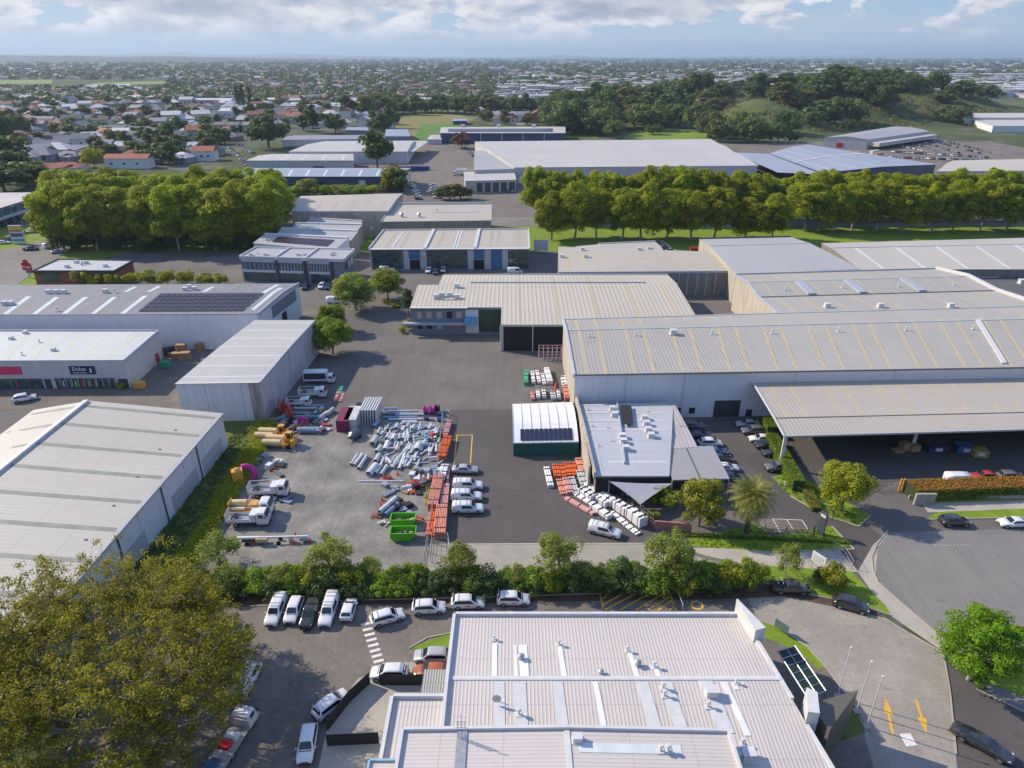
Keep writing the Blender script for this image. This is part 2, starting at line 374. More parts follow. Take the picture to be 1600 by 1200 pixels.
sheet('gravel_yard', [(428, 655), (600, 640), (706, 640), (697, 700), (667, 886), (360, 892), (290, 893), (345, 800), (410, 690)], .02, m_gravel)
sheet('pale_gravel_strip', [(290, 893), (667, 886), (672, 852), (1006, 849), (1060, 862), (1170, 892), (1160, 900), (260, 905)], .028, m_gravel_l)
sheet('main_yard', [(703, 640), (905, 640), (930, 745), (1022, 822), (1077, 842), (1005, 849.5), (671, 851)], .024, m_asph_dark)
sheet('access_lane', [(560, 470), (800, 470), (900, 640), (430, 645), (500, 560)], .016, m_asph)
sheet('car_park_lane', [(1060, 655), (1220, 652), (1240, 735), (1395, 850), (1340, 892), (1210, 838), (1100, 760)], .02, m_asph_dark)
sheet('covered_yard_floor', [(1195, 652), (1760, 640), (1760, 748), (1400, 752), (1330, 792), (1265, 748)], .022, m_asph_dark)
sheet('grass_bank', [(330, 650), (430, 655), (412, 690), (350, 800), (290, 895), (240, 910), (130, 905), (330, 690)], .02, m_grass_d)
sheet('planting_strip', [(180, 905), (1165, 895), (1260, 905), (1385, 950), (1370, 965), (1225, 935), (390, 948), (180, 950)], .034, m_mulch)
sheet('staff_car_park', [(150, 948), (390, 938), (700, 934), (1225, 932), (1380, 968), (1200, 1010), (1170, 960), (700, 1200), (600, 1330), (100, 1330)], .03, m_asph_car)
sheet('driveway', [(1168, 935), (1225, 932), (1380, 965), (1472, 1018), (1482, 1080), (1510, 1330), (1250, 1330), (1270, 1150)], .036, m_drive)
sheet('road', [(1387, 832), (1600, 826), (1900, 815), (1900, 1250), (1700, 1260), (1485, 1010), (1405, 940), (1368, 905), (1362, 872)], .02, m_asph_road)
sheet('side_road', [(1474, 1030), (1525, 1075), (1600, 1112), (1800, 1200), (1900, 1400), (1510, 1400), (1492, 1180)], .03, m_asph_dark)
def ribbon(name, A, B, z, mat):
    m = MB(); A = [at(*p) for p in A]; B = [at(*p) for p in B]
    for i in range(len(A) - 1): m.poly([(q.x, q.y, z) for q in (A[i], B[i], B[i + 1], A[i + 1])][::-1])
    m.build(name, mat, kind='structure', origin=(0, 0, 0))
sheet('marked_bays', [(1185, 811), (1254, 812), (1266, 833), (1192, 833)], .05, m_asph_car)
ribbon('footpath', [(1387, 831), (1364, 852), (1340, 893), (1385, 958), (1474, 1019)], [(1389, 833), (1371, 856), (1368, 905), (1405, 940), (1485, 1010)], .042, m_concrete)
sheet('footpath', [(1440, 787), (1900, 772), (1900, 783), (1450, 801)], .042, m_concrete)
sheet('concrete_crossing', [(1065, 856), (1310, 858), (1342, 894), (1200, 890), (1100, 868)], .04, m_concrete)
sheet('grass_verge', [(1077, 842), (1180, 818), (1205, 838), (1300, 822), (1335, 858), (1205, 862), (1065, 853)], .044, m_grass)
sheet('grass_verge', [(1195, 884), (1330, 893), (1382, 945), (1392, 960), (1330, 940), (1215, 918), (1170, 895)], .046, m_grass)
sheet('grass_verge', [(1205, 745), (1240, 738), (1360, 805), (1342, 822), (1290, 806), (1235, 775)], .044, m_grass)
sheet('grass_verge', [(1420, 775), (1900, 760), (1900, 815), (1600, 808), (1445, 812), (1465, 800)], .036, m_grass)
sheet('grass_verge', [(1530, 1060), (1620, 1100), (1800, 1190), (1900, 1170), (1600, 1000), (1560, 1020)], .05, m_grass)
sheet('entry_paving', [(1172, 970), (1215, 980), (1262, 1012), (1292, 1045), (1340, 1110), (1400, 1330), (1200, 1330), (1150, 1000)], .046, m_asph_car)
sheet('grass_verge', [(1172, 966), (1215, 980), (1262, 1012), (1290, 1043), (1278, 1046), (1245, 1018), (1205, 1000), (1168, 990)], .05, m_grass)
sheet('grass_verge', [(1325, 1098), (1336, 1108), (1352, 1145), (1310, 1160), (1300, 1120)], .052, m_grass_d)
sheet('grass_verge', [(640, 1012), (700, 990), (712, 990), (705, 1030), (668, 1022)], .05, m_grass)
sheet('service_bay', [(560, 1060), (720, 1010), (720, 1330), (470, 1330), (515, 1120)], .044, m_concrete)
sheet('retail_forecourt', [(-100, 608), (230, 608), (330, 560), (330, 640), (-100, 640)], .02, m_asph_car)
# left boulevard
sheet('main_road', [(-120, 470), (-60, 520), (20, 462), (70, 420), (130, 380), (165, 352), (150, 340), (85, 372), (-120, 420)], .03, m_asph_road)
sheet('grass_verge', [(20, 452), (60, 418), (170, 365), (200, 392), (60, 440), (30, 470)], .036, m_grass)
sheet('grass_verge', [(-100, 395), (40, 380), (85, 362), (88, 350), (50, 362), (-100, 385)], .036, m_grass)
sheet('retail_car_park', [(-200, 385), (80, 345), (80, 325), (-200, 330)], .03, m_asph_dark)

def stripe(P, w, z, mat, name='road_marking'):
    P = [Vector((p.x, p.y, 0)) for p in P]; m = MB()
    for a, b in zip(P, P[1:]):
        d = (b - a).normalized(); n = Vector((-d.y, d.x, 0)) * w / 2; d = d * w * .0
        m.poly([(q.x, q.y, z) for q in (a - n - d, b - n + d, b + n + d, a + n - d)])
    return m.build(name, mat, kind='structure', origin=(0, 0, 0))
L = lambda *p: [at(*q) for q in p]
stripe(L((712, 680), (738, 680), (735, 724)), .22, .034, m_lineyel); stripe(L((714, 681), (709, 730)), .22, .034, m_lineyel)
for k in range(9): stripe(L((564 + k * 2.8, 977 + k * 8.3), (580 + k * 2.8, 973 + k * 8.3)), .42, .04, m_linewhite, 'crossing_bar')
for a, b in (((937, 928), (943, 953)), ((1046, 926), (1056, 953)), ((939, 938), (951, 929)), ((942, 945), (974, 928)), ((946, 953), (995, 927)), ((968, 954), (1018, 926)), ((993, 954), (1041, 925)), ((1012, 954), (1049, 931)), ((1028, 954), (1051, 938)), ((1046, 954), (1055, 947))):
    stripe(L(a, b), .2, .052, m_lineyel)
ar = MB(); c = at(1089, 946); ar.torus((c.x, c.y, .05), .75, .13, n=20, k=4, sq=.02); ar.build('road_marking', m_lineyel, kind='structure', origin=(0, 0, 0))
for a, b in (((1207, 811), (1219, 832)), ((1229, 812), (1242, 832)), ((1253, 813), (1265, 832)), ((1207, 811), (1253, 813))): stripe(L(a, b), .12, .062, m_linewhite)
def arrow(tail, head):
    a, b = at(*tail), at(*head); d = (b - a).normalized(); n = Vector((-d.y, d.x, 0)); l = (b - a).length; z = .044
    m = MB(); q = a + d * l * .55
    m.poly([(p.x, p.y, z) for p in (a - n * .14, q - n * .14, q + n * .14, a + n * .14)])
    m.poly([(p.x, p.y, z) for p in (q - n * .5, b, q + n * .5)])
    m.build('road_arrow', m_lineyel, kind='structure', origin=(0, 0, 0))
arrow((1395, 1147), (1383, 1091)); arrow((1431, 1093), (1448, 1147))
sheet('white_road_panel', [(1405, 1147), (1422, 1146), (1433, 1165), (1416, 1167)], .044, m_linewhite)
stripe(L((1562, 1144), (1604, 1172)), .16, .036, m_lineyel)
for a, b in (((30, 430), (42, 415)), ((62, 402), (72, 390)), ((88, 380), (95, 372)), ((5, 452), (14, 440))): stripe(L(a, b), .5, .036, m_linewhite)
stripe(L((-40, 412), (30, 400), (90, 378)), .2, .036, m_linewhite)
for x in range(6): stripe(L((1108 - x * 3, 665 + x * 14), (1096 - x * 3, 665 + x * 14)), .1, .026, m_linewhite)
stripe(L((520, 955), (518, 975)), .12, .038, m_linewhite); stripe(L((437, 972), (443, 945)), .12, .038, m_linewhite)
for k in range(12): stripe(L((1460 + k * 5, 852), (1462 + k * 5, 852)), .1, .03, m_linewhite)
def kerb(pts, w=.16, h=.14, mat=None):
    P = [at(*p) for p in pts]; m = MB()
    for a, b in zip(P, P[1:]):
        c = (a + b) / 2; d = b - a; m.box((c.x, c.y, h / 2 + .01), (d.length + .05, w, h), math.atan2(d.y, d.x))
    return m.build('kerb', mat or m_concrete, kind='structure', origin=(0, 0, 0))
kerb([(1387, 830), (1370, 850), (1362, 872), (1364, 892), (1372, 910), (1405, 940), (1445, 974), (1485, 1010), (1540, 1052)])
kerb([(1445, 812.5), (1600, 809), (1900, 812)]); kerb([(1380, 966), (1420, 990), (1472, 1020)]); kerb([(1474, 1022), (1484, 1080), (1494, 1180)])
kerb([(1235, 776), (1290, 807), (1342, 823), (1360, 806)]); kerb([(1205, 863), (1335, 859), (1300, 823)])
kerb([(1215, 980), (1262, 1012), (1292, 1045), (1340, 1110), (1365, 1150)]); kerb([(640, 1013), (668, 997), (708, 989)])
kerb([(1170, 900), (1215, 920), (1330, 942), (1392, 962)]); kerb([(390, 948), (560, 938), (700, 935), (940, 928)])
kerb([(671, 851), (860, 850), (1005, 849.5)], .3, .06); kerb([(20, 452), (60, 418), (125, 385)]); kerb([(1525, 1077), (1600, 1113), (1660, 1140)])

# ------------------------------------------------------------------ sheds
SHEDS = []
class Shed:
    def __init__(s, name, label, quad, prof, wall, roof, axis='y', over=.25, cat='building', thick=.14, base=0.0, walls=True, group=None, root=None):
        """quad: near-left, near-right, far-right, far-left points; prof: [(t, z)] across"""
        s.q = [Vector((p[0], p[1], 0)) for p in quad]; s.prof = prof; s.axis = axis
        c = sum(s.q, Vector()) / 4
        s.o = root or empty(name, (c.x, c.y, base), 0, label, cat, group); s.th = thick; s.base = base
        if walls:
            m = MB(); A, B, Cc, D = s.q
            if axis == 'y':
                z0, z1 = prof[0][1], prof[-1][1]
                m.poly([(A.x, A.y, base), (B.x, B.y, base), (B.x, B.y, z0), (A.x, A.y, z0)])
                m.poly([(Cc.x, Cc.y, base), (D.x, D.y, base), (D.x, D.y, z1), (Cc.x, Cc.y, z1)])
                for P0, P1, fl in ((B, Cc, 0), (A, D, 1)):
                    pts = [(P0.x, P0.y, base), (P1.x, P1.y, base)] + [((P0.lerp(P1, t)).x, (P0.lerp(P1, t)).y, z) for t, z in reversed(prof)]
                    m.poly(pts[::-1] if fl else pts)
            else:
                z0, z1 = prof[0][1], prof[-1][1]
                m.poly([(D.x, D.y, base), (A.x, A.y, base), (A.x, A.y, z0), (D.x, D.y, z0)])
                m.poly([(B.x, B.y, base), (Cc.x, Cc.y, base), (Cc.x, Cc.y, z1), (B.x, B.y, z1)])
                for P0, P1, fl in ((A, B, 0), (D, Cc, 1)):
                    pts = [(P0.x, P0.y, base), (P1.x, P1.y, base)] + [((P0.lerp(P1, t)).x, (P0.lerp(P1, t)).y, z) for t, z in reversed(prof)]
                    m.poly(pts[::-1] if fl else pts)
            s.wall = child(m, 'wall', wall, s.o)
        s.wl = ((s.q[1] - s.q[0]).length, (s.q[3] - s.q[0]).length)
        ou, ov = over / s.wl[0], over / s.wl[1]
        s.roof = s.strip(-ou, 1 + ou, -ov, 1 + ov, roof, 'roof', 0.0, thick)
        SHEDS.append(s)
    def z(s, t):
        p = s.prof
        for (a, za), (b, zb) in zip(p, p[1:]):
            if t <= b or (b, zb) == p[-1]: return za + (zb - za) * (t - a) / (b - a)
    def pt(s, u, v, dz=0):
        A, B, Cc, D = s.q; P = A.lerp(B, u).lerp(D.lerp(Cc, u), v)
        return Vector((P.x, P.y, s.z(v if s.axis == 'y' else u) + s.th + dz))
    def strip(s, u0, u1, v0, v1, mat, name, dz=.012, thick=.03, parent=None, label=None):
        a, b = (v0, v1) if s.axis == 'y' else (u0, u1)
        ks = [a] + [t for t, _ in s.prof if a + 1e-6 < t < b - 1e-6] + [b]
        m = MB(); n = len(ks); top = []; bot = []
        for k in ks:
            for e in ((u0, u1) if s.axis == 'y' else (v1, v0)):
                p = s.pt(e, k) if s.axis == 'y' else s.pt(k, e)
                top.append((p.x, p.y, p.z + dz)); bot.append((p.x, p.y, p.z + dz - thick))
        vs = top + bot; N = len(top)
        fs = []
        for i in range(n - 1):
            fs.append((2 * i, 2 * i + 1, 2 * i + 3, 2 * i + 2)); fs.append((N + 2 * i + 2, N + 2 * i + 3, N + 2 * i + 1, N + 2 * i))
            fs.append((2 * i, 2 * i + 2, N + 2 * i + 2, N + 2 * i)); fs.append((2 * i + 3, 2 * i + 1, N + 2 * i + 1, N + 2 * i + 3))
        fs.append((1, 0, N, N + 1)); fs.append((2 * n - 2, 2 * n - 1, N + 2 * n - 1, N + 2 * n - 2))
        m.add(vs, fs); return child(m, name, mat, parent or s.o, label=label)
    def px(s, u, v, dz=0):
        z = s.prof[0][1]; r = (0, 0)
        for _ in range(8):
            P = at(u, v, z + s.th + dz); A, B, Cc, D = s.q
            a, b = .5, .5
            for _ in range(6):
                Q = A.lerp(B, a).lerp(D.lerp(Cc, a), b); e = Vector((P.x - Q.x, P.y - Q.y))
                du = (B - A).lerp(Cc - D, b); dv = (D - A).lerp(Cc - B, a); det = du.x * dv.y - du.y * dv.x
                a += (e.x * dv.y - e.y * dv.x) / det; b += (du.x * e.y - du.y * e.x) / det
            r = (a, b); z = s.z(max(-.2, min(1.2, b if s.axis == 'y' else a)))
        return r
    def side(s, w):
        A, B, Cc, D = s.q; return {'near': (A, B), 'right': (B, Cc), 'far': (Cc, D), 'left': (D, A)}[w]
    def put(s, w, a0, a1, z0, z1, mat, name, proud=.05, parent=None, m=None, label=None):
        """box on a wall; a0, a1 fractions of its length"""
        P, Q = s.side(w); d = (Q - P).normalized(); n = Vector((d.y, -d.x, 0)); own = m is None
        if own: m = MB()
        p = P.lerp(Q, (a0 + a1) / 2) + n * (proud / 2 - .01)
        m.box((p.x, p.y, (z0 + z1) / 2), ((Q - P).length * abs(a1 - a0), proud + .02, z1 - z0), math.atan2(d.y, d.x))
        if own: return child(m, name, mat, parent or s.o, label=label)
    def wpx(s, w, u, v):
        """fraction along the wall and height under a photo point"""
        P, Q = s.side(w); x = (u - 800) / FPX; yy = (600 - v) / FPX
        d = Vector((x, math.cos(PITCH) + yy * math.sin(PITCH), -math.sin(PITCH) + yy * math.cos(PITCH)))
        e = Q - P; det = d.x * -e.y + d.y * e.x
        t = (P.x * -e.y + P.y * e.x) / det; f = (d.x * P.y - d.y * P.x) / det
        return -f if False else ((d * t).x - P.x) / e.x if abs(e.x) > abs(e.y) else ((d * t).y - P.y) / e.y, CAMH + d.z * t
    def putpx(s, w, u0, v0, u1, v1, mat, name, proud=.05, parent=None, label=None):
        a0, z1 = s.wpx(w, u0, v0); a1, z0 = s.wpx(w, u1, v1)
        return s.put(w, min(a0, a1), max(a0, a1), max(0.02, min(z0, z1)), max(z0, z1), mat, name, proud, parent, label=label)
    def parapet(s, sides, h=.5, w=.25, mat=None):
        for k in sides:
            P, Q = s.side(k); d = (Q - P).normalized(); n = Vector((d.y, -d.x, 0))
            f = {'near': ((0, 0), (1, 0)), 'right': ((1, 0), (1, 1)), 'far': ((1, 1), (0, 1)), 'left': ((0, 1), (0, 0))}[k]
            tt = [0, 1]
            run_v = k in ('right', 'left')
            if (s.axis == 'y') == run_v: tt = sorted(set([0, 1] + [(t if k in ('right', 'near') else 1 - t) for t, _ in s.prof]))
            m = MB()
            for a, b in zip(tt, tt[1:]):
                pa = s.pt(f[0][0] + (f[1][0] - f[0][0]) * a, f[0][1] + (f[1][1] - f[0][1]) * a); pb = s.pt(f[0][0] + (f[1][0] - f[0][0]) * b, f[0][1] + (f[1][1] - f[0][1]) * b)
                e0 = -.02 if a == 0 else 0; e1 = .02 if b == 1 else 0
                A0 = pa + n * (w + .0) + d * e0; B0 = pb + n * (w + .0) + d * e1; A1 = pa - n * .02 + d * e0; B1 = pb - n * .02 + d * e1
                z0 = -.6
                vs = [A0 + Vector((0, 0, z0)), B0 + Vector((0, 0, z0)), B1 + Vector((0, 0, z0)), A1 + Vector((0, 0, z0)), A0 + Vector((0, 0, h)), B0 + Vector((0, 0, h)), B1 + Vector((0, 0, h)), A1 + Vector((0, 0, h))]
                m.add(vs, [(0, 1, 5, 4), (1, 2, 6, 5), (2, 3, 7, 6), (3, 0, 4, 7), (4, 5, 6, 7), (3, 2, 1, 0)])
            child(m, 'parapet', mat or m_trim_grey, s.o)
    def vent(s, u, v, kind='cowl', sc=1.0):
        a, b = s.px(u, v); p = s.pt(a, b); m = MB()
        if kind == 'cowl':
            m.cyl(p, p + Vector((0, 0, .8 * sc)), .14 * sc, n=8); m.cyl(p + Vector((0, 0, .8 * sc)), p + Vector((0, 0, 1.05 * sc)), .3 * sc, .22 * sc, n=8); m.box(p + Vector((0, 0, .05)), (.7 * sc, .7 * sc, .14))
            nm, mt = 'roof_vent', m_trim
        elif kind == 'spin':
            m.cyl(p, p + Vector((0, 0, .35 * sc)), .3 * sc, n=10); m.cyl(p + Vector((0, 0, .35 * sc)), p + Vector((0, 0, .6 * sc)), .32 * sc, .48 * sc, n=12); m.cyl(p + Vector((0, 0, .6 * sc)), p + Vector((0, 0, .92 * sc)), .48 * sc, .16 * sc, n=12)
            nm, mt = 'roof_ventilator', m_steel
        elif kind == 'box':
            m.box(p + Vector((0, 0, .45 * sc)), (1.1 * sc, .9 * sc, .75 * sc)); m.box(p + Vector((0, 0, .04)), (1.4 * sc, 1.2 * sc, .12)); m.box(p + Vector((0, 0, .86 * sc)), (1.2 * sc, 1.0 * sc, .06))
            nm, mt = 'air_conditioning_unit', m_trim
        child(m, nm, mt, s.o)
    def rail(s, u0, u1, v0, v1, mat=None, name='roof_flashing', w=None, h=.12):
        return s.strip(u0, u1, v0, v1, mat or m_trim_grey, name, h, h)
def Q(z, *p): 
    zs = z if isinstance(z, (list, tuple)) else [z] * 4
    return [at(a, b, zz) for (a, b), zz in zip(p, zs)]
def lights_x(sh, n, u0, u1, v0, v1, w, mat, name='rooflight'):
    for i in range(n):
        c = u0 + (u1 - u0) * i / max(1, n - 1); h = w / sh.wl[0] / 2
        sh.strip(c - h, c + h, v0, v1, mat, name)
def lights_y(sh, n, v0, v1, u0, u1, w, mat, name='rooflight'):
    for i in range(n):
        c = v0 + (v1 - v0) * i / max(1, n - 1); h = w / sh.wl[1] / 2
        sh.strip(u0, u1, c - h, c + h, mat, name)
def solar(sh, u, v, cols, rows, dx, dy, cw=1.0, ch=1.65, skew=0, frame=True):
    """solar panels in a grid whose near-left corner is under photo point (u, v)"""
    a, b = sh.px(u, v)
    for r in range(rows):
        for c in range(cols):
            u0 = a + (c * dx + r * skew) / sh.wl[0]; v0 = b + r * dy / sh.wl[1]
            p = sh.strip(u0, u0 + cw / sh.wl[0], v0, v0 + ch / sh.wl[1], m_solar, 'solar_panel', .16, .05)
m_solar = None
def mk_solar():
    m, t, b = base_mat('solar_cells'); tc = t.new('ShaderNodeTexCoord'); o = tc.outputs['Object']
    br = t.new('ShaderNodeTexBrick', offset=0.0, i_Vector=o, i_Color1=(.012, .016, .035, 1), i_Color2=(.018, .02, .045, 1), i_Mortar=(.07, .075, .085, 1), i_Scale=1.0, i_Mortar_Size=.012, i_Brick_Width=.5, i_Row_Height=.41)
    t.sets(b, dict(i_Base_Color=br.outputs[0], i_Roughness=.22, i_Specular_IOR_Level=.6)); return m
m_solar = mk_solar()
# ================================================================== near white roofed building
nb = Shed('white_roofed_hall', 'large white ribbed metal roofed hall with parapets filling the bottom centre',
          [(-6.9, 38), (31.6, 38), (27.9, 64.3), (-6.9, 64.3)], [(0, 5.7), (.62, 6.5), (1, 5.8)], m_wall_white, m_roof_white, over=0)
nb.parapet(['far', 'left'], .45, .35, m_trim)
tR = lambda y: (y - 38) / 26.3
for a, b, hh in ((0, tR(48.5), .35), (tR(51.6), tR(60), .35)):
    pass
m = MB()
for a, b in ((38, 48.8), (51.8, 60.0)):
    P = nb.pt(1, tR(a)); Q2 = nb.pt(1, tR(b)); d = (Q2 - P); c = (P + Q2) / 2
    m.box((c.x, c.y, c.z + .05), (d.length, .4, .5), math.atan2(d.y, d.x))
child(m, 'parapet', m_trim, nb.o)
m = MB()   # fin at the far right corner and the raised block beside the entrance
a, b = Vector((27.5, 65.0, 0)), Vector((29.1, 60.2, 0)); n = Vector((b.y - a.y, a.x - b.x, 0)).normalized() * .35
m.prism([(a.x - n.x * .2, a.y - n.y * .2), (b.x - n.x, b.y - n.y), (b.x + n.x * 3, b.y + n.y * 3), (a.x + n.x * .2, a.y + n.y * .2)], 0, 8.1)
child(m, 'fin_wall', m_trim, nb.o); m = MB(); m.prism([(30.0, 49.0), (31.1, 48.8), (31.9, 51.4), (31.0, 52.0)], 0, 8.0)
child(m, 'raised_block', m_trim, nb.o)
nb.rail(0, 1, .612, .632, m_trim, 'ridge_cap', h=.1)
for u, v0, v1, w, mt in ((862, 1, .632, .9, 0), (812, .8, .64, .9, 0), (928, .93, .64, .45, 1), (1036, .84, .64, .5, 1), (1068, 1 - .22, .64, .45, 1), (786, .92, .64, .45, 1), (805, .84, .64, .6, 1)): pass
def patch(u, vt, vb, w, mat, name='rooflight'):
    a, b = nb.px(u, vt); _, c = nb.px(u, vb)
    nb.strip(a - w / 76.0, a + w / 76.0, c, b, mat, name, .07, .05)
for u, vt, vb, w in ((773, 1006, 1060, .6), (874, 1008, 1058, .6), (983, 1018, 1058, .6), (1023, 1040, 1059, .6), (806, 1008, 1060, .6), (815, 1008, 1060, 1.3), (930, 1066, 1139, .6), (1131, 1066, 1150, .7), (1147, 1068, 1078, .6)): patch(u, vt, vb, w, m_cleanlight)
for u, vt, vb, w in ((811, 1066, 1139, 1.5), (871, 1066, 1138, 1.2), (1003, 1066, 1144, 1.4), (1040, 1066, 1144, 1.4), (1102, 1064, 1146, 1.6), (780, 1066, 1142, 1.2)): patch(u, vt, vb, w, m_trim, 'rooflight')
for u, v, k, s_ in ((772, 1000, 'cowl', .7), (873, 1008, 'cowl', .8), (980, 1018, 'cowl', .8), (1022, 1043, 'cowl', .9), (814, 1030, 'spin', .9), (996, 1040, 'spin', 1.0), (939, 1052, 'spin', .7), (1036, 1076, 'cowl', .9), (1038, 1088, 'cowl', .9), (811, 1117, 'cowl', .9), (1106, 1105, 'cowl', .9), (1111, 1086, 'box', 1.1), (1150, 1068, 'cowl', .7), (1160, 1163, 'cowl', .8)): nb.vent(u, v, k, s_)
for u, v, s_ in ((1168, 1184, 1.1), (1153, 1182, .9)): nb.vent(u, v, 'box', s_)
# satellite dish
a, b = nb.px(780, 1097); p = nb.pt(a, b); m = MB(); m.cyl(p, p + Vector((0, 0, .7)), .05)
rings = [[p + Vector((-.25 + math.cos(t) * r * .9, -.1 + k * .6 - .12, .9 + math.sin(t) * r)) for t in [2 * math.pi * i / 16 for i in range(16)]] for r, k in ((.06, .0), (.3, -.06), (.55, -.2))]
m.loft(rings, cap=False); m.cyl(p + Vector((-.25, -.1, .9)), p + Vector((-.25, -.9, .95)), .03); child(m, 'satellite_dish', m_steel, nb.o)
# lower wing on the left
w1 = Shed('wing', None, [(-12.6, 38), (-7.2, 38), (-7.2, 52.1), (-12.6, 52.1)], [(0, 5.7), (1, 6.0)], m_wall_white, m_roof_white, over=0, root=nb.o)
w1.parapet(['far', 'left'], .45, .35, m_trim)
# upper block with cross ribs
w2 = Shed('upper', None, [(-10.6, 34), (21.1, 34), (21.1, 46.6), (-10.6, 46.6)], [(0, 8.0), (.5, 8.3), (1, 7.8)], m_wall_white, m_roof_white_y, axis='x', over=0, root=nb.o)
w2.parapet(['far', 'left', 'right'], .35, .3, m_trim)
a, b = w2.px(888, 1170); w2.strip(a - .008, a + .008, 0, 1, m_trim, 'ridge_cap', .1, .1)
a, b = w2.px(905, 1170); c2, _ = w2.px(1065, 1173); w2.strip(a, c2, b - .03, b + .05, m_palelight, 'rooflight', .05, .05)
for u, v, k, s_ in ((902, 1157, 'box', .8), (1032, 1174, 'cowl', .9), (1044, 1174, 'cowl', .9)): w2.vent(u, v, k, s_)
# roof ladder and aerial
a, b = w2.px(722, 1150); p = w2.pt(a, b); m = MB()
m.box((p.x, p.y - 3, p.z + .08), (1.0, 7.5, .1)); 
for i in (-1, 1):
    m.cyl((p.x + i * .35, p.y - .3, p.z), (p.x + i * .35, p.y - .3, p.z + 2.4), .04, n=6)
for k in range(7): m.cyl((p.x - .35, p.y - .3, p.z + .3 + .33 * k), (p.x + .35, p.y - .3, p.z + .3 + .33 * k), .025, n=5)
for k in (1.6, 2.4, 3.0): m.cyl((p.x - .6, p.y - .3, p.z + k), (p.x + .6, p.y - .3, p.z + k), .02, n=5)
m.cyl((p.x, p.y - .3, p.z), (p.x, p.y - .3, p.z + 3.4), .04, n=6); child(m, 'aerial_mast', m_steel, nb.o)
w3 = Shed('low_block', None, [(-13.6, 36), (-10.9, 36), (-10.9, 44.4), (-13.6, 44.4)], [(0, 6.6), (1, 6.6)], m_wall_white, m_roof_white_y, axis='y', over=0, root=nb.o)
w3.parapet(['far', 'left'], .25, .2, plain('pale_blue_trim', (.25, .42, .50), .5))
cp = Shed('side_awning', 'small flat grey ribbed awning over the orange hatchback beside the white roofed hall', Q(3.4, (656, 1089), (697, 1089), (700, 1048), (663, 1048)), [(0, 3.3), (1, 3.5)], m_wall_white, roofm('awning_grey', (.30, .31, .30), 'x', .3, bump=.8), over=0, walls=False, cat='awning', thick=.12)
for q in cp.q: m = MB(); m.cyl((q.x, q.y, 0), (q.x, q.y, 3.35), .06, n=6); child(m, 'post', m_steel, cp.o)
# glazed entrance canopy and cranked dark wall to the right of the hall
ce = empty('glass_canopy', (0, 0, 0), 0, 'glazed steel grid canopy beside the right edge of the white roofed hall', 'canopy'); zc = 4.6
C4 = [at(1290, 1080, zc), at(1262, 1092, zc), at(1215, 1018, zc), at(1242, 1010, zc)]; A, B, D_, E_ = C4
ce.location = (A.x, A.y, 0)
m = MB(); m.add([(p.x, p.y, zc) for p in C4] + [(p.x, p.y, zc - .05) for p in C4], [(0, 3, 2, 1), (4, 5, 6, 7)]); child(m, 'glass_roof', plain('canopy_glass', (.018, .035, .03), .35, 0, .3, .4, spec=.25), ce)
m = MB()
for k in range(7):
    f = k / 6; p = B.lerp(D_, f); q = A.lerp(E_, f); m.cyl((p.x, p.y, zc + .06), (q.x, q.y, zc + .06), .05, n=4)
for k in (0, .5, 1):
    p = A.lerp(B, k); q = E_.lerp(D_, k); m.cyl((p.x, p.y, zc + .1), (q.x, q.y, zc + .1), .06, n=4)
child(m, 'frame', m_steel, ce)
for f in (0, .5, 1): p = A.lerp(E_, f); m = MB(); m.cyl((p.x, p.y, 0), (p.x, p.y, zc), .08, n=6); child(m, 'post', m_steel, ce)
P = [at(1264, 1100, 6.8), at(1341, 1078, 6.8)]
m = MB(); a, b = P; d = (b - a).normalized(); n = Vector((d.y, -d.x, 0))
pts_t = [a, b, a + n * 1.6]
m.prism([(a.x, a.y), (b.x, b.y), (a.x + n.x * 3.2, a.y + n.y * 3.2)][::1], 0, 6.8)
m.build('entrance_wall', wallm('dark_stone_wall', (.12, .105, .08), .5, .4), label='dark wedge shaped entrance wall jutting from the hall towards the flagpoles', cat='wall')

# ================================================================== left: pale grey warehouse
h = 7.0
lw = Shed('pale_grey_warehouse', 'long pale warehouse with grey green roof strips and white ridge duct',
          [(-92, 58), (-56.3, 58), (-54.6, 115.0), (-92, 118.0)], [(0, 6.2), (.31, 8.6), (1, 7.0)], m_wall_panel, m_roof_left, axis='x', over=.35)
lights_y(lw, 9, .03, .97, 0.02, .985, .95, m_greenlight, 'rooflight')
lw.rail(.285, .315, .0, 1.0, m_trim, 'ridge_duct', h=.45)
lw.rail(1.0, 1.008, 0, 1, m_trim_grey, 'gutter', h=.1)
for v in (640, 672, 702, 745, 790, 843): 
    a, b = lw.px(300 - (v - 640) * .82, v); p = lw.pt(min(a, .96), b); m = MB(); m.box(p + Vector((0, 0, .08)), (.3, .3, .2)); child(m, 'roof_bracket', m_steel, lw.o)
for f in (.12, .36, .58, .8):
    m = MB(); P, Q2 = lw.side('right'); p = P.lerp(Q2, f); m.cyl((p.x + .15, p.y, 0), (p.x + .15, p.y, 6.9), .1, n=6); child(m, 'downpipe', m_trim_dark, lw.o)
for a, b in ((.15, .3), (.32, .47), (.62, .78), (.82, .96)): lw.put('right', a, b, .3, 3.4, plain('panel_repair', (.36, .385, .41), .7), 'wall_panel', .05)
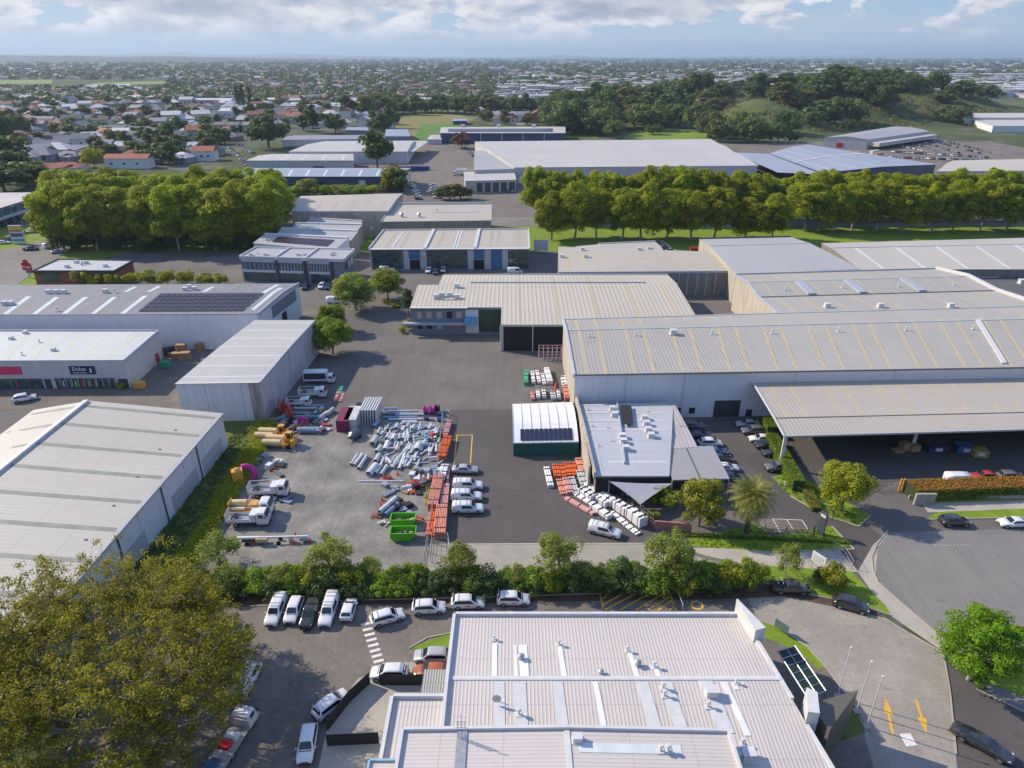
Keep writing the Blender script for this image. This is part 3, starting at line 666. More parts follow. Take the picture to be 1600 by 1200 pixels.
# arched/tilt slab shed behind it
z3 = 8.6
ts = Shed('tilt_slab_shed', 'tall tilt slab concrete shed with weathered pale roof behind the ridge duct warehouse',
          [at(275, 600, z3), at(406, 598, z3), at(492, 501, z3), at(398, 501, z3)], [(0, 8.6), (.5, 8.9), (1, 8.6)], m_wall_panel, m_roof_arch, axis='y', over=.1)
for o in list(ts.o.children):
    if o.name.startswith('wall'): pass
ts.put('right', .003, .997, 0.02, 8.5, wallm('rain_streaked_slab', (.46, .47, .47), .85, .5, joints=6), 'wall_panel', .12)
ts.put('near', .86, 1.0, 0.02, 8.5, m_conc, 'wall_panel', .1)
ts.parapet(['right'], .1, .2, m_trim_grey); ts.rail(0, 1, -.012, 0, m_trim, 'gutter')
lights_y(ts, 7, .08, .94, 0.0, 1, .5, m_trim, 'roof_flashing')
# paint shop
z4 = 6.8
ds = Shed('paint_shop', 'single storey paint shop with white roof and dark blue sign above its windows', [at(-90, 564.5, z4), at(194, 563, z4), at(247, 519, z4), at(-60, 519, z4)], [(0, 6.7), (1, 6.9)], m_wall_white, roofm('white_dirty_roof', (.56, .58, .55), 'x', .8, (.42, .44, .30), .5, .35, panel=8), over=0)
ds.parapet(['far', 'right'], .35, .3, m_trim_grey); ds.rail(0, 1, -.006, .006, m_trim, 'gutter')
for w, u0, v0, u1, v1 in (('near', 85, 591, 184, 607), ('near', -60, 592, 70, 607)): ds.putpx(w, u0, v0, u1, v1, m_glass_g, 'shop_window', .05)
for i in range(11): a, _ = ds.wpx('near', 85 + i * 9.6, 600); ds.put('near', a - .0012, a + .0012, .45, 2.6, m_trim, 'mullion', .1)
for (u0, u1) in ((184, 204), (68, 85), (-60, 2)): ds.putpx('near', u0, 592, u1, 612, m_trim_dark, 'dark_wall_panel', .06)
pk = [plain('window_poster_red', (.5, .05, .05), .6), plain('window_poster_green', (.15, .5, .08), .6), plain('window_poster_tan', (.45, .3, .18), .6), m_trim]
for i, (u, w) in enumerate(((15, 4), (24, 5), (97, 5), (109, 4), (116, 6), (127, 5), (137, 4), (148, 5))): ds.putpx('near', u, 595, u + w, 604, pk[(i * 3 + 1) % 4], 'window_poster', .07)
sg_navy = plain('sign_navy', (.012, .02, .06), .5, 0, .05); sg_pink = plain('sign_pink', (.62, .04, .12), .5, 0, .05); sg_red = plain('sign_red', (.50, .02, .03), .5, 0, .05); txt_w = plain('lettering_white', (.8, .8, .8), .5, 0, .02)
def text(s, loc, size, mat, parent, rz=0, rx=90, name='lettering', ext=.015, align='CENTER'):
    cu = bpy.data.curves.new('t', 'FONT'); cu.body = s; cu.size = size; cu.extrude = ext; cu.align_x = align; cu.align_y = 'CENTER'; cu.resolution_u = 2
    o = bpy.data.objects.new('t', cu); C.objects.link(o); bpy.context.view_layer.update()
    me = bpy.data.meshes.new_from_object(o.evaluated_get(bpy.context.evaluated_depsgraph_get())); bpy.data.objects.remove(o)
    me.name = name; me.materials.clear(); me.materials.append(mat)
    r = bpy.data.objects.new(name, me); C.objects.link(r); off = Vector((0, 0, 0)); p = parent
    while p is not None: off += p.location; p = p.parent
    r.parent = parent; r.location = Vector(loc) - off; r.rotation_euler = (R(rx), 0, rz); return r
def wsign(sh, side, u0, v0, u1, v1, mat, lines, name='sign_board'):
    b = sh.putpx(side, u0, v0, u1, v1, mat, name, .12)
    a0, z1 = sh.wpx(side, u0, v0); a1, zz = sh.wpx(side, u1, v1); P, Q2 = sh.side(side); d = (Q2 - P).normalized(); n = Vector((d.y, -d.x, 0))
    for s, fx, fz, sz, mt in lines:
        p = P.lerp(Q2, a0 + (a1 - a0) * fx) + n * .13; text(s, (p.x, p.y, zz + (z1 - zz) * fz), sz * (z1 - zz), mt, b, math.atan2(d.y, d.x))
    return b
wsign(ds, 'near', 107, 572, 151, 584.5, sg_navy, [('Dulux', .38, .64, .62, txt_w), ('Trade Centre', .38, .2, .28, txt_w)])
wsign(ds, 'near', -30, 573, 36, 585, sg_pink, [])
a, zz = ds.wpx('near', 142, 578); P, Q2 = ds.side('near'); p = P.lerp(Q2, a); m = MB()     # small white dog-shaped mark is only a pale blob at this distance
m.cyl((p.x, p.y - .16, zz - .5), (p.x, p.y - .16, zz + .15), .2, .13, n=8); m.cyl((p.x, p.y - .16, zz + .15), (p.x, p.y - .16, zz + .45), .17, .12, n=8); child(m, 'sign_mark', txt_w, ds.o)
for u, v, k in ((40, 521, 'box'), (62, 535, 'cowl'), (35, 555, 'cowl'), (84, 548, 'box'), (18, 530, 'box')): ds.vent(u, v, k, .8)
lights_x(ds, 5, .35, .9, .05, .95, .7, plain('lime_rooflight', (.52, .54, .40), .5), 'rooflight')
# long grey building with solar array
z5 = 9.6
gb = Shed('solar_roof_building', 'large grey roofed building with a brown solar array above the paint shop', [at(-150, 492, z5), at(402, 490, z5), at(466, 443, z5), at(-75, 446, z5)], [(0, 9.4), (.62, 10.1), (1, 9.5)], m_wall_pale, m_roof_slate, over=.1)
gb.parapet(['right'], .3, .35, m_trim_grey)
for u0, v0, u1, v1 in ((5, 493, 60, 463), (52, 492, 118, 464), (98, 492, 160, 464), (143, 492, 205, 464), (190, 491, 248, 462)):
    a, b = gb.px(u0, v0); c_, d_ = gb.px(u1, v1); w = .007; gb.strip(a - w, a + w, max(0.02, b), d_, m_palelight, 'rooflight')
for u0, v0, v1 in ((380, 484, 445), (395, 484, 450), (232, 456, 447), (318, 456, 448), (196, 456, 448)): a, b = gb.px(u0, v0); _, d_ = gb.px(u0, v1); gb.strip(a - .006, a + .006, b, d_, m_palelight, 'rooflight')
m_sol2 = plain('aged_solar_cells', (.045, .035, .035), .3, 0, .5, 1.5)
def solar_rows(sh, u0, v0, u1, v1, rows, cols, mat, skew=0):
    a, b = sh.px(u0, v0); c_, _ = sh.px(u1, v0); _, d_ = sh.px(u0, v1)
    for r in range(rows):
        for c in range(cols):
            x = a + (c_ - a) * c / cols + skew * r; y = b + (d_ - b) * r / rows
            sh.strip(x + .0006, x + (c_ - a) / cols * .94, y, y + (d_ - b) / rows * .9, mat, 'solar_panel', .2, .05)
solar_rows(gb, 216, 487, 379, 459, 5, 19, m_sol2, 0.0)
for u, v, k in ((76, 458, 'box'), (88, 458, 'box'), (100, 458, 'box'), (165, 457, 'box'), (180, 457, 'cowl'), (290, 454, 'box'), (296, 450, 'box'), (304, 453, 'box'), (8, 476, 'box'), (18, 476, 'box'), (90, 486, 'cowl')): gb.vent(u, v, k, 1.1)
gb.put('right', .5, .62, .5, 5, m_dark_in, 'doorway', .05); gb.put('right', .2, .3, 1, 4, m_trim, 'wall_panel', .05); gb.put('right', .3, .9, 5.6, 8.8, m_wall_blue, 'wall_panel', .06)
# fast food brick building
z6 = 4.4
ff = Shed('brick_restaurant', 'small brick fast food restaurant with flat pale roof beside the main road', [at(52, 424, z6), at(178, 424, z6), at(207, 408, z6), at(92, 406, z6)], [(0, 4.3), (1, 4.3)], m_brick, roofm('flat_pale_roof', (.48, .50, .50), 'x', 2, bump=.1), over=.0)
ff.parapet(['near', 'right', 'far', 'left'], .35, .3, m_trim_dark)
wsign(ff, 'near', 58, 423, 95, 429, m_trim_dark, [("Wendy's", .5, .5, .7, txt_w)])
ff.putpx('near', 65, 430, 95, 440, m_glass_g, 'window', .05); ff.putpx('near', 110, 430, 150, 438, m_glass, 'window', .05)
for u, v, k in ((105, 418, 'box'), (128, 414, 'spin'), (135, 412, 'box'), (165, 417, 'box'), (120, 411, 'box')): ff.vent(u, v, k, 1.1)
# retail block top left
z20 = 8
rb = Shed('retail_block', 'long two storey retail block with white roof at the far left edge', [at(-120, 362, z20), at(67, 305, z20), at(60, 301, z20), at(-160, 303, z20)], [(0, 8), (1, 8)], m_wall_blue, m_roof_white, over=.4)
for i in range(7): rb.put('near', .45 + i * .078, .45 + i * .078 + .06, 4.6, 7.2, m_glass_b, 'window', .06); rb.put('near', .45 + i * .078, .45 + i * .078 + .06, .4, 3.2, m_glass, 'shop_window', .06)
rb.put('near', .02, 1, 3.5, 4.4, m_trim, 'awning', 1.5); rb.put('near', .78, .87, 7.0, 7.9, plain('sign_yellow', (.7, .42, .03), .5), 'sign_board', .25)

# ================================================================== blue grey office terrace and sawtooth sheds
z7 = 8.2
ot = Shed('office_terrace', 'three unit blue grey two storey office terrace with stepped parapets', Q(z7, (375, 402), (536, 407), (553, 391), (400, 388)), [(0, 8.2), (1, 8.2)], m_wall_blue, m_roof_cool, over=0)
ot.parapet(['near', 'right', 'left', 'far'], .45, .3, m_trim)
for i, (a, b) in enumerate(((.02, .33), (.38, .60), (.67, .86))):
    ot.put('near', a, b, 4.4, 6.6, m_glass_b, 'upper_window', .08); ot.put('near', a, b, .4, 3.2, m_glass_g, 'shopfront', .08); ot.put('near', a - .005, b + .005, 3.5, 4.2, m_trim, 'balcony_rail', .5)
    ot.put('near', b + .01, b + .045, .2, 8.0, m_trim_dark, 'recess', .06); ot.put('near', a - .01, b + .01, 6.9, 8.5, m_trim_grey, 'fascia', .35)
    for k in range(7): f = a + (b - a) * (k + .5) / 7; ot.put('near', f - .002, f + .002, 4.4, 6.6, m_trim, 'mullion', .12)
for f in (.15, .4, .65): ot.put('right', f, f + .12, 4.5, 6.6, m_glass, 'window', .06)
for f in (.345, .635): ot.rail(f - .006, f + .006, 0, 1, m_trim, 'party_wall', h=.5)
for u, v, k in ((392, 399, 'box'), (403, 397, 'cowl'), (415, 399, 'box'), (466, 399, 'box'), (477, 399, 'box'), (520, 396, 'box'), (519, 399, 'box')): ot.vent(u, v, k, .9)
saw = [((396, 379), (522, 391), (545, 372), (415, 366)), ((432, 367), (548, 375), (560, 361), (440, 357)), ((456, 358), (555, 363), (566, 351), (462, 349)), ((478, 349), (560, 354), (566, 346), (484, 341))]
so = empty('sawtooth_workshop', (at(480, 365, 6.5).x, at(480, 365, 6.5).y, 0), 0, 'blue grey workshop with four stepped sawtooth roofs and solar panels behind the terrace', 'building')
for i, q in enumerate(saw):
    sh = Shed('tooth', None, Q([6.6 + .05 * i, 6.6, 7.9, 7.9], *q), [(0, 6.4), (1, 7.9)], m_wall_pale if i == 0 else m_conc, m_roof_cool, over=.2, root=so)
    sh.rail(0, 1, .93, 1.02, m_trim, 'roof_flashing', h=.35)
    if i == 0: solar_rows(sh, 425, 378, 520, 369, 3, 14, m_sol2)
z9 = 10.7
bs = Shed('beige_slab_warehouse', 'beige concrete slab warehouse with low pitched grey roof behind the sawtooth roofs', Q(z9, (455, 330), (606, 330), (629, 302), (470, 306)), [(0, 10.5), (.55, 11.2), (1, 10.5)], m_conc_tan, m_roof_beige, over=.1)
bs.parapet(['right', 'near'], .15, .2, m_trim_grey); lights_x(bs, 6, .1, .9, .02, .5, .8, plain('pinkish_rooflight', (.42, .32, .33), .5), 'rooflight')
bs.put('near', .8, .84, 3.2, 4.6, m_trim, 'sign_board', .05)
z10 = 9.0
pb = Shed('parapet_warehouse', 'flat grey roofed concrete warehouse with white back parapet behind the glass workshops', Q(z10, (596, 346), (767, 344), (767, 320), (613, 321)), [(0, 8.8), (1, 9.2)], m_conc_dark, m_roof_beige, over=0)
pb.parapet(['far'], .9, .3, m_trim); pb.parapet(['right', 'left'], .3, .3, m_trim_grey)
for u, v in ((628, 339), (655, 339)): pb.vent(u, v, 'spin', 2.0)
pb.vent(682, 329, 'cowl', 1.2); a, b = pb.px(676, 332); c_, _ = pb.px(750, 332); pb.rail(a, c_, b - .012, b + .012, m_trim_grey, 'roof_flashing')
z11 = 7.4
gw = Shed('glass_front_workshops', 'row of workshop units with green glass fronts and blue roller doors', Q(z11, (577, 389), (827, 388), (825, 361), (600, 363)), [(0, 7.2), (1, 7.9)], m_wall_white, m_roof_beige, over=.05)
gw.parapet(['far', 'left', 'right'], .5, .3, m_trim); gw.rail(0, 1, -.03, .03, m_trim, 'gutter')
for u0, u1 in ((581, 630), (667, 730), (794, 826)):
    gw.putpx('near', u0, 391, u1, 420, m_glass_g, 'glass_front', .06)
    for k in range(1, 4): a0, _ = gw.wpx('near', u0, 400); a1, _ = gw.wpx('near', u1, 400); gw.put('near', a0, a1, 1.75 * k - .05, 1.75 * k + .05, m_trim_dark, 'transom', .1)
    n_ = int((u1 - u0) / 8)
    for k in range(n_ + 1): a = a0 + (a1 - a0) * k / n_; gw.put('near', a - .0015, a + .0015, .1, 7, m_trim_dark, 'mullion', .1)
gw.putpx('near', 638, 390, 657, 405, m_blue_door, 'roller_door', .08); gw.putpx('near', 640, 406, 657, 421, m_dark_in, 'doorway', .05)
gw.putpx('near', 740, 390, 757, 405, m_blue_door, 'roller_door', .08); gw.putpx('near', 740, 406, 757, 421, m_dark_in, 'doorway', .05)
gw.putpx('near', 767, 390, 785, 421, m_blue_door, 'roller_door', .08); gw.putpx('near', 660, 401, 664, 406, m_lineyel, 'sign_board', .08)
gw.putpx('near', 630, 395, 638, 398, m_trim, 'sign_board', .08); gw.putpx('near', 658, 395, 665, 398, m_trim, 'sign_board', .08)
for f in (.345, .66): gw.rail(f - .01, f + .01, 0, 1, m_trim, 'party_wall', h=.45)
for f in (.1, .19, .42, .52, .75, .8, .93): gw.strip(f - .012, f + .012, .02, .95, m_brownlight, 'rooflight')
for u in (618, 711, 716): a, b = gw.px(u, 380); gw.strip(a - .006, a + .006, .05, .95, m_trim, 'roof_flashing', .1, .1)

# ================================================================== central ribbed building
_a = at(783, 508, 7.0); _b = at(688, 431, 7.4); yN, yF = _a.y, _b.y; yR = yN + .72 * (yF - yN)
zr = lambda y: 7.0 + 1.6 * (y - yN) / (yR - yN) if y < yR else 8.6 - 1.0 * (y - yR) / (yF - yR)
xm = at(784, 470, 7.8).x; xr0 = at(1088, 497, 7).x
cb = Shed('ribbed_roof_warehouse', 'wide warehouse with strongly ribbed pale roof in the middle of the photo', [(xm, yN), (xr0, yN), (xr0, yF), (xm, yF)], [(0, 7.0), (.72, 8.6), (1, 7.6)], m_wall_white, m_roof_ribbed, over=0)
A, B, Cc, D = cb.q
yw = at(700, 481, 7.6).y; yv = at(660, 447, 8.3).y; xw = at(641, 481, 7.6).x; xu = at(686, 446, 8.2).x
def wprof(y0, y1): return [(0, zr(y0))] + ([((yR - y0) / (y1 - y0), 8.6)] if y0 < yR < y1 else []) + [(1, zr(y1))]
cu = Shed('upper_wing', None, [(xu, yv), (xm, yv), (xm, yF), (xu, yF)], wprof(yv, yF), m_wall_blue, m_roof_ribbed, over=0, root=cb.o)
cb.parapet(['far'], .25, .3, m_trim_grey); a, b = cb.px(735, 441); c_, _ = cb.px(1005, 438); cb.rail(a, c_, .72, .735, m_trim_grey, 'ridge_flashing', h=.3)
for u in (812, 868, 925, 985, 1040): 
    a, b = cb.px(u, 460); cb.strip(a - .007, a + .007, .02, .98, m_yellowlight if u > 860 else m_brownlight, 'rooflight')
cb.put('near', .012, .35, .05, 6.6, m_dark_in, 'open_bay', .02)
cw = Shed('left_wing', None, [(xw, yw), (xm, yw), (xm, yv), (xw, yv)], wprof(yw, yv), m_wall_blue, m_roof_ribbed, over=0, root=cb.o)
a, b = cw.px(731, 480); cw.rail(0, a, -.05, .0, m_trim, 'awning', h=.15)
for k, u in enumerate((651, 666, 682, 698, 713)):
    cw.putpx('near', u, 487, u + 9, 497, m_conc_tan if k != 3 else m_dark_in, 'window', .05)
    cw.putpx('near', u + 1, 507, u + 9, 514, (m_dark_in, m_dark_in, m_conc_tan, m_brick_pink, m_brick_pink)[k], 'window', .05)
cw.putpx('near', 630, 503, 726, 506, m_trim_grey, 'awning', 1.2); cw.putpx('near', 727, 484, 748, 520, m_trim, 'wall_panel', .08); cw.putpx('near', 726, 495, 746, 504, plain('blue_awning', (.12, .30, .50), .5), 'awning', 2.0)
cw.putpx('near', 748, 484, 783, 518, wallm('ivy_green_mesh', (.035, .06, .035), .9, .5), 'green_screen', .1)
for u, v in ((682, 466), (690, 463), (703, 463), (714, 466), (714, 449)): cw.vent(u, v, 'box', 1.3)
a, b = cw.px(680, 469); c_, _ = cw.px(722, 469); cw.rail(a, c_, b - .005, b + .005, m_steel, 'equipment_platform', h=.2)
for u in (783, 830, 878): p = at(u, 519); m = MB(); m.cyl((p.x, A.y - .2, 0), (p.x, A.y - .2, 6.9), .14, n=6); child(m, 'column', m_trim, cb.o)

# behind right of centre
z13 = 7.9
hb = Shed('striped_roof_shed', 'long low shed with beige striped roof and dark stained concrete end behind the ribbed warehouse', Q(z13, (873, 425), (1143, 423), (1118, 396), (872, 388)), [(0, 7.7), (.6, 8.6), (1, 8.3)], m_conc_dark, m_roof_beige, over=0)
hb.parapet(['near'], .12, .25, m_trim_grey); lights_x(hb, 11, .06, .95, .03, .6, 1.2, m_yellowlight, 'rooflight')
for u, v in ((910, 391), (915, 402), (998, 391), (1014, 390), (878, 402)): hb.vent(u, v, 'box', 1.1)
hc = Shed('curved_end', None, Q(8.6, (872, 391), (1041, 396), (1024, 378), (935, 382)), [(0, 8.2), (.5, 8.9), (1, 8.5)], m_conc_dark, m_roof_back, over=0, root=hb.o); hc.parapet(['far'], .4, .3, m_trim)
for k in range(6): 
    a, zz = hb.wpx('near', 1060 + k * 14.5, 440); hb.put('near', a - .0015, a + .0015, .05, 7.6, m_trim, 'joint_cover', .06)
z14 = 9.2
ba = Shed('pale_gabled_warehouse', 'pale grey gabled warehouse touching the plane trees, left of the long back shed', Q(z14, (1150, 428), (1345, 421), (1235, 372), (1093, 375)), [(0, 9.2), (.7, 10.2), (1, 9.4)], m_conc_tan, roofm('grey_back_roof', (.40, .395, .375), 'x', .76, bump=.4, panel=12), over=.1)
ba.rail(0, 1, .69, .71, m_trim_grey, 'ridge_cap'); ba.parapet(['far'], .4, .4, m_trim_dark)
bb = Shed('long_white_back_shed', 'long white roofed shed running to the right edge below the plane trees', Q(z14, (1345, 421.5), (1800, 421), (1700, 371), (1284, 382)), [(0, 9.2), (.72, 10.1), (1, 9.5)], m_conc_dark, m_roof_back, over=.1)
bb.rail(0, 1, .71, .73, m_trim_grey, 'ridge_cap'); lights_x(bb, 7, .08, .95, .02, .7, .8, m_palelight)
dk = Shed('dark_roofed_block', 'low block with flat dark membrane roof right of the white parapet', Q(6.5, (1610, 500), (1900, 500), (1800, 430), (1490, 436)), [(0, 6.5), (1, 6.5)], m_conc_dark, m_roof_dark, over=0)
dk.parapet(['far', 'left'], .35, .3, m_trim_grey); dk.vent(1596, 443, 'box', 1.5)

# ================================================================== big warehouse
za = 10.0
bw = Shed('main_warehouse', 'huge grey warehouse with yellow streaked rooflights on the right', Q(za, (899, 587), (1900, 570), (1800, 478), (881, 504)), [(0, 10.0), (.68, 11.6), (1, 10.6)], m_wall_pale, m_roof_big, over=0)
bw.parapet(['left'], .25, .5, m_wall_white); bw.parapet(['far'], .12, .4, m_trim_grey)
bw.put('left', .0, 1.0, .05, 9.9, m_conc_tan, 'side_wall', .1)
bw.rail(0, 1, -.012, 0, m_trim_dark, 'gutter', h=.12); bw.rail(0, 1, .672, .688, m_trim_grey, 'ridge_cap', h=.1)
u = 925
us = [0.014, .042] 
for k in range(13):
    for o_ in (.018, .047): 
        c0 = o_ + k * .073
        if c0 < .985: bw.strip(c0 - .0024, c0 + .0024, .012, .985, m_yellowlight, 'rooflight')
for u, v in ((920, 526), (993, 524), (1112, 522), (1206, 521), (1310, 518), (1415, 516), (1520, 514)): bw.vent(u, v, 'cowl', .9)
bw.vent(1052, 522, 'box', 1.3); a, b = bw.px(1555, 545); bw.rail(a - .004, a + .004, .05, .68, m_trim, 'roof_duct', h=.3)
bw.putpx('near', 1117, 626, 1153, 656, m_trim_dark, 'roller_door', .06); bw.putpx('near', 1166, 640, 1173, 655, m_trim_dark, 'door', .06); bw.putpx('near', 1077, 637, 1085, 646, m_dark_in, 'window', .06); bw.putpx('near', 1058, 637, 1064, 646, m_dark_in, 'window', .06)
for u in (1069, 978, 1241, 1395): a, _ = bw.wpx('near', u, 600); bw.put('near', a - .0006, a + .0006, .1, 9.9, m_trim, 'downpipe', .15)
bw.put('near', .25, 1, 8.2, 9.2, m_trim, 'fascia', .06)
b2 = Shed('rear_section', None, [bw.q[3].lerp(bw.q[2], .352), bw.q[3].lerp(bw.q[2], .80), at(1461, 421, 10.6), at(1150, 430, 10.6)], [(0, 10.6), (.40, 10.4), (.68, 11.6), (1, 10.6)], m_conc_tan, m_roof_big, over=0, root=bw.o)
b2.parapet(['far'], .35, .4, m_trim_grey); b2.parapet(['left'], .15, .3, m_trim_grey)
b2.rail(0, 1, .39, .41, m_trim_dark, 'valley_gutter', h=.03); b2.rail(0, 1, .675, .685, m_trim_grey, 'ridge_cap', h=.08)
P, Q2 = b2.side('right'); b2.parapet(['right'], .7, .9, m_trim)
for k in range(9):
    c0 = .06 + k * .105
    b2.strip(c0 - .0045, c0 + .0045, .0, .99, m_yellowlight, 'rooflight')
for u in (1262, 1345, 1445): a, b = b2.px(u, 460); c_, _ = b2.px(u + 12, 460); b2.rail(a, c_, .42, .66, m_trim_grey, 'roof_duct', h=.4); b2.vent(u + 30 + (u > 1400) * 10, 480, 'box', 1.2)
for u, v in ((1227, 453), (1316, 450), (1404, 448), (1490, 446)): b2.vent(u, v, 'cowl', .9)
# loading canopy
cn = Shed('loading_canopy', 'wide grey loading canopy with yellow rooflights projecting from the main warehouse', [at(1226, 684, 6.4), at(1900, 665, 6.4), Vector((bw.q[0].lerp(bw.q[1], .98).x, bw.q[0].lerp(bw.q[1], .98).y - .3, 0)), Vector((ray_y(1178, 606, 127).x, bw.q[0].lerp(bw.q[1], .42).y - .2, 0))], [(0, 6.4), (.28, 6.9), (1, 7.5)], m_wall_pale, m_canopy, over=0, cat='canopy', walls=False, thick=.3)
cn.rail(0, 1, .275, .29, m_trim_dark, 'valley_gutter', h=.03); cn.rail(0, 1, -.012, .0, m_trim_grey, 'gutter', h=.2); cn.rail(-.004, .0, 0, 1, m_trim, 'fascia', h=.2)
for k in range(8):
    for o_ in (.03, .075): c0 = o_ + k * .12; cn.strip(c0 - .0026, c0 + .0026, .295, .96, m_yellowlight, 'rooflight')
for i, f in enumerate((.004, .345, .68, .99)):
    P, Q2 = cn.q[0], cn.q[1]; p = P.lerp(Q2, f) + Vector((0, .35 if i == 0 else 5.5, 0)); m = MB(); m.box((p.x, p.y, 3.2), (.6, .35, 6.35)) ; child(m, 'column', m_trim, cn.o)
# office annex, carport
zo = 4.6
of = Shed('office_annex', 'low grey roofed office annex with rooftop air conditioners in front of the main warehouse', Q(zo, (931, 744), (1046, 744), (1052, 629), (903, 633)), [(0, 4.5), (.5, 5.1), (1, 4.6)], m_conc_dark, roofm('office_cross_roof', (.44, .45, .47), 'y', .76, (.30, .31, .33), .35, .5), over=0)
of.q[2].y = of.q[3].y = 126.0
oe = Shed('right_part', None, Q(zo, (1032, 703), (1090, 699), (1053, 630), (1005, 631)), [(0, 4.55), (1, 4.7)], m_conc_dark, m_roof_office, over=0, root=of.o)
of.parapet(['left'], .7, .35, m_conc_tan); of.put('near', 0, 1, .02, 4.3, m_dark_in, 'verandah_shade_panel', .06)  # flat dark panel stands in for the shade under the verandah
wk = empty('skylight_well', (0, 0, 0)); bpy.data.objects.remove(wk)
a, b = of.px(967, 640); c_, d_ = of.px(985, 667); of.strip(a + .02, c_ + .03, d_, b + .03, m_dark_in, 'roof_well', .62, .06)
a, b = of.px(962, 640); of.rail(a + .01, a + .03, .12, .95, m_trim_grey, 'roof_rail', h=.5)
for u, v in ((957, 641), (960, 650), (972, 684), (974, 692), (978, 703), (1007, 655), (1010, 664), (1013, 674), (1017, 683)): of.vent(u, v, 'box', 1.0)
for u, v in ((918, 640), (925, 666), (949, 668), (955, 689), (935, 697), (1060, 662), (1012, 643)): of.vent(u, v, 'cowl', .5)
lights_y(of, 7, .15, .9, .02, .95, .35, m_trim, 'roof_flashing')
kp = Shed('grey_carport', 'flat grey carport roof beside the office annex above the round tree', Q(4.3, (1051, 751), (1140, 749), (1113, 699), (1031, 702)), [(0, 4.2), (1, 4.4)], m_wall_white, roofm('carport_grey', (.30, .295, .29), 'x', .5, bump=.2), over=0, walls=False, cat='carport', thick=.25)
kp.rail(.48, .5, 0, 1, m_trim_dark, 'roof_joint', h=.02)
for q in kp.q: m = MB(); m.box((q.x * .998, q.y, 2.1), (.2, .2, 4.2)); child(m, 'post', m_steel, kp.o)
# shade below the annex verandah is a dark panel on the near wall; shade sail
sp = [at(952, 752, 4.0), at(1051, 755, 3.8), at(1001, 788, 2.7)]
m = MB(); n = 10; vs = []; fs = []
cen = sum(sp, Vector()) / 3
for i in range(n + 1):
    for j in range(n + 1 - i):
        a, b = i / n, j / n; c = 1 - a - b; p = sp[0] * a + sp[1] * b + sp[2] * c
        pull = (a * b + b * c + a * c) ; e = min(a, b, c); p = p.lerp(cen, .25 * max(0, (.33 - e)) * 4 * (a * b + b * c + c * a)); p.z -= .35 * pull; vs.append(p)
def ix(i, j): return sum(n + 1 - k for k in range(i)) + j
for i in range(n):
    for j in range(n - i):
        fs.append((ix(i, j), ix(i + 1, j), ix(i, j + 1)))
        if j < n - i - 1: fs.append((ix(i + 1, j), ix(i + 1, j + 1), ix(i, j + 1)))
m.add(vs, fs); m.add([v - Vector((0, 0, .02)) for v in vs], [f[::-1] for f in fs])
ss = empty('shade_sail', (cen.x, cen.y, 0), 0, 'triangular grey shade sail stretched over the annex courtyard', 'shade sail'); child(m, 'canvas', plain('sail_canvas', (.33, .34, .36), .9, 0, .08), ss, smooth=True)
for p in sp: m = MB(); m.cyl((p.x, p.y, 0), (p.x, p.y, p.z + .1), .07, n=8); child(m, 'post', m_steel, ss)
# green container shelter
gs = Shed('fabric_roof_shelter', 'white ribbed fabric roof shelter on green container walls in the yard', [at(802, 691, 3), at(904, 689, 3), at(893, 628, 3), at(800, 631, 3)], [(0, 2.9), (.12, 3.6), (.3, 4.35), (.5, 4.65), (.7, 4.35), (.88, 3.6), (1, 2.9)], plain('green_container', (.02, .12, .095), .6, 0, .25, 1), plain('white_fabric', (.74, .73, .74), .55, 0, .05, .6), over=0, thick=.06)
for k in range(8): f = k / 7; gs.strip(max(0, f - .006), min(1, f + .006), 0, 1, m_trim, 'roof_rib', .09, .1)
for k in range(11): a, b = gs.px(813, 682); c_, _ = gs.px(895, 682); gs.strip(a + (c_ - a) * k / 11 + .002, a + (c_ - a) * (k + .92) / 11, .015, .19, m_solar, 'solar_panel', .16, .05)
gs.put('near', 0, 1, 2.75, 2.95, m_trim, 'gutter', .15)
m = MB()
for k in range(60): p = gs.q[0].lerp(gs.q[1], (k + .5) / 60); m.box((p.x, p.y - .03, 1.4), (.09, .06, 2.6))
child(m, 'container_ribs', MATS['green_container'], gs.o)
# boundary walls
def wallrun(name, pts, h, mat, label, w=.25, cat='wall'):
    P = [at(*p) for p in pts]; m = MB()
    for a, b in zip(P, P[1:]):
        c = (a + b) / 2; d = b - a; m.box((c.x, c.y, h / 2), (d.length + .1, w, h), math.atan2(d.y, d.x))
    return m.build(name, mat, label=label, cat=cat)
c0 = of.q[0]
m = MB(); a = Vector((13.0, 126, 0)); b = Vector((13.3, c0.y + 2, 0)); m.box(((a.x + b.x) / 2, (a.y + b.y) / 2, 2.65), (.35, (a - b).length, 5.3)); m.build('boundary_wall', m_conc_tan, label='tall tan concrete wall running between the fabric shelter and the office annex', cat='wall')
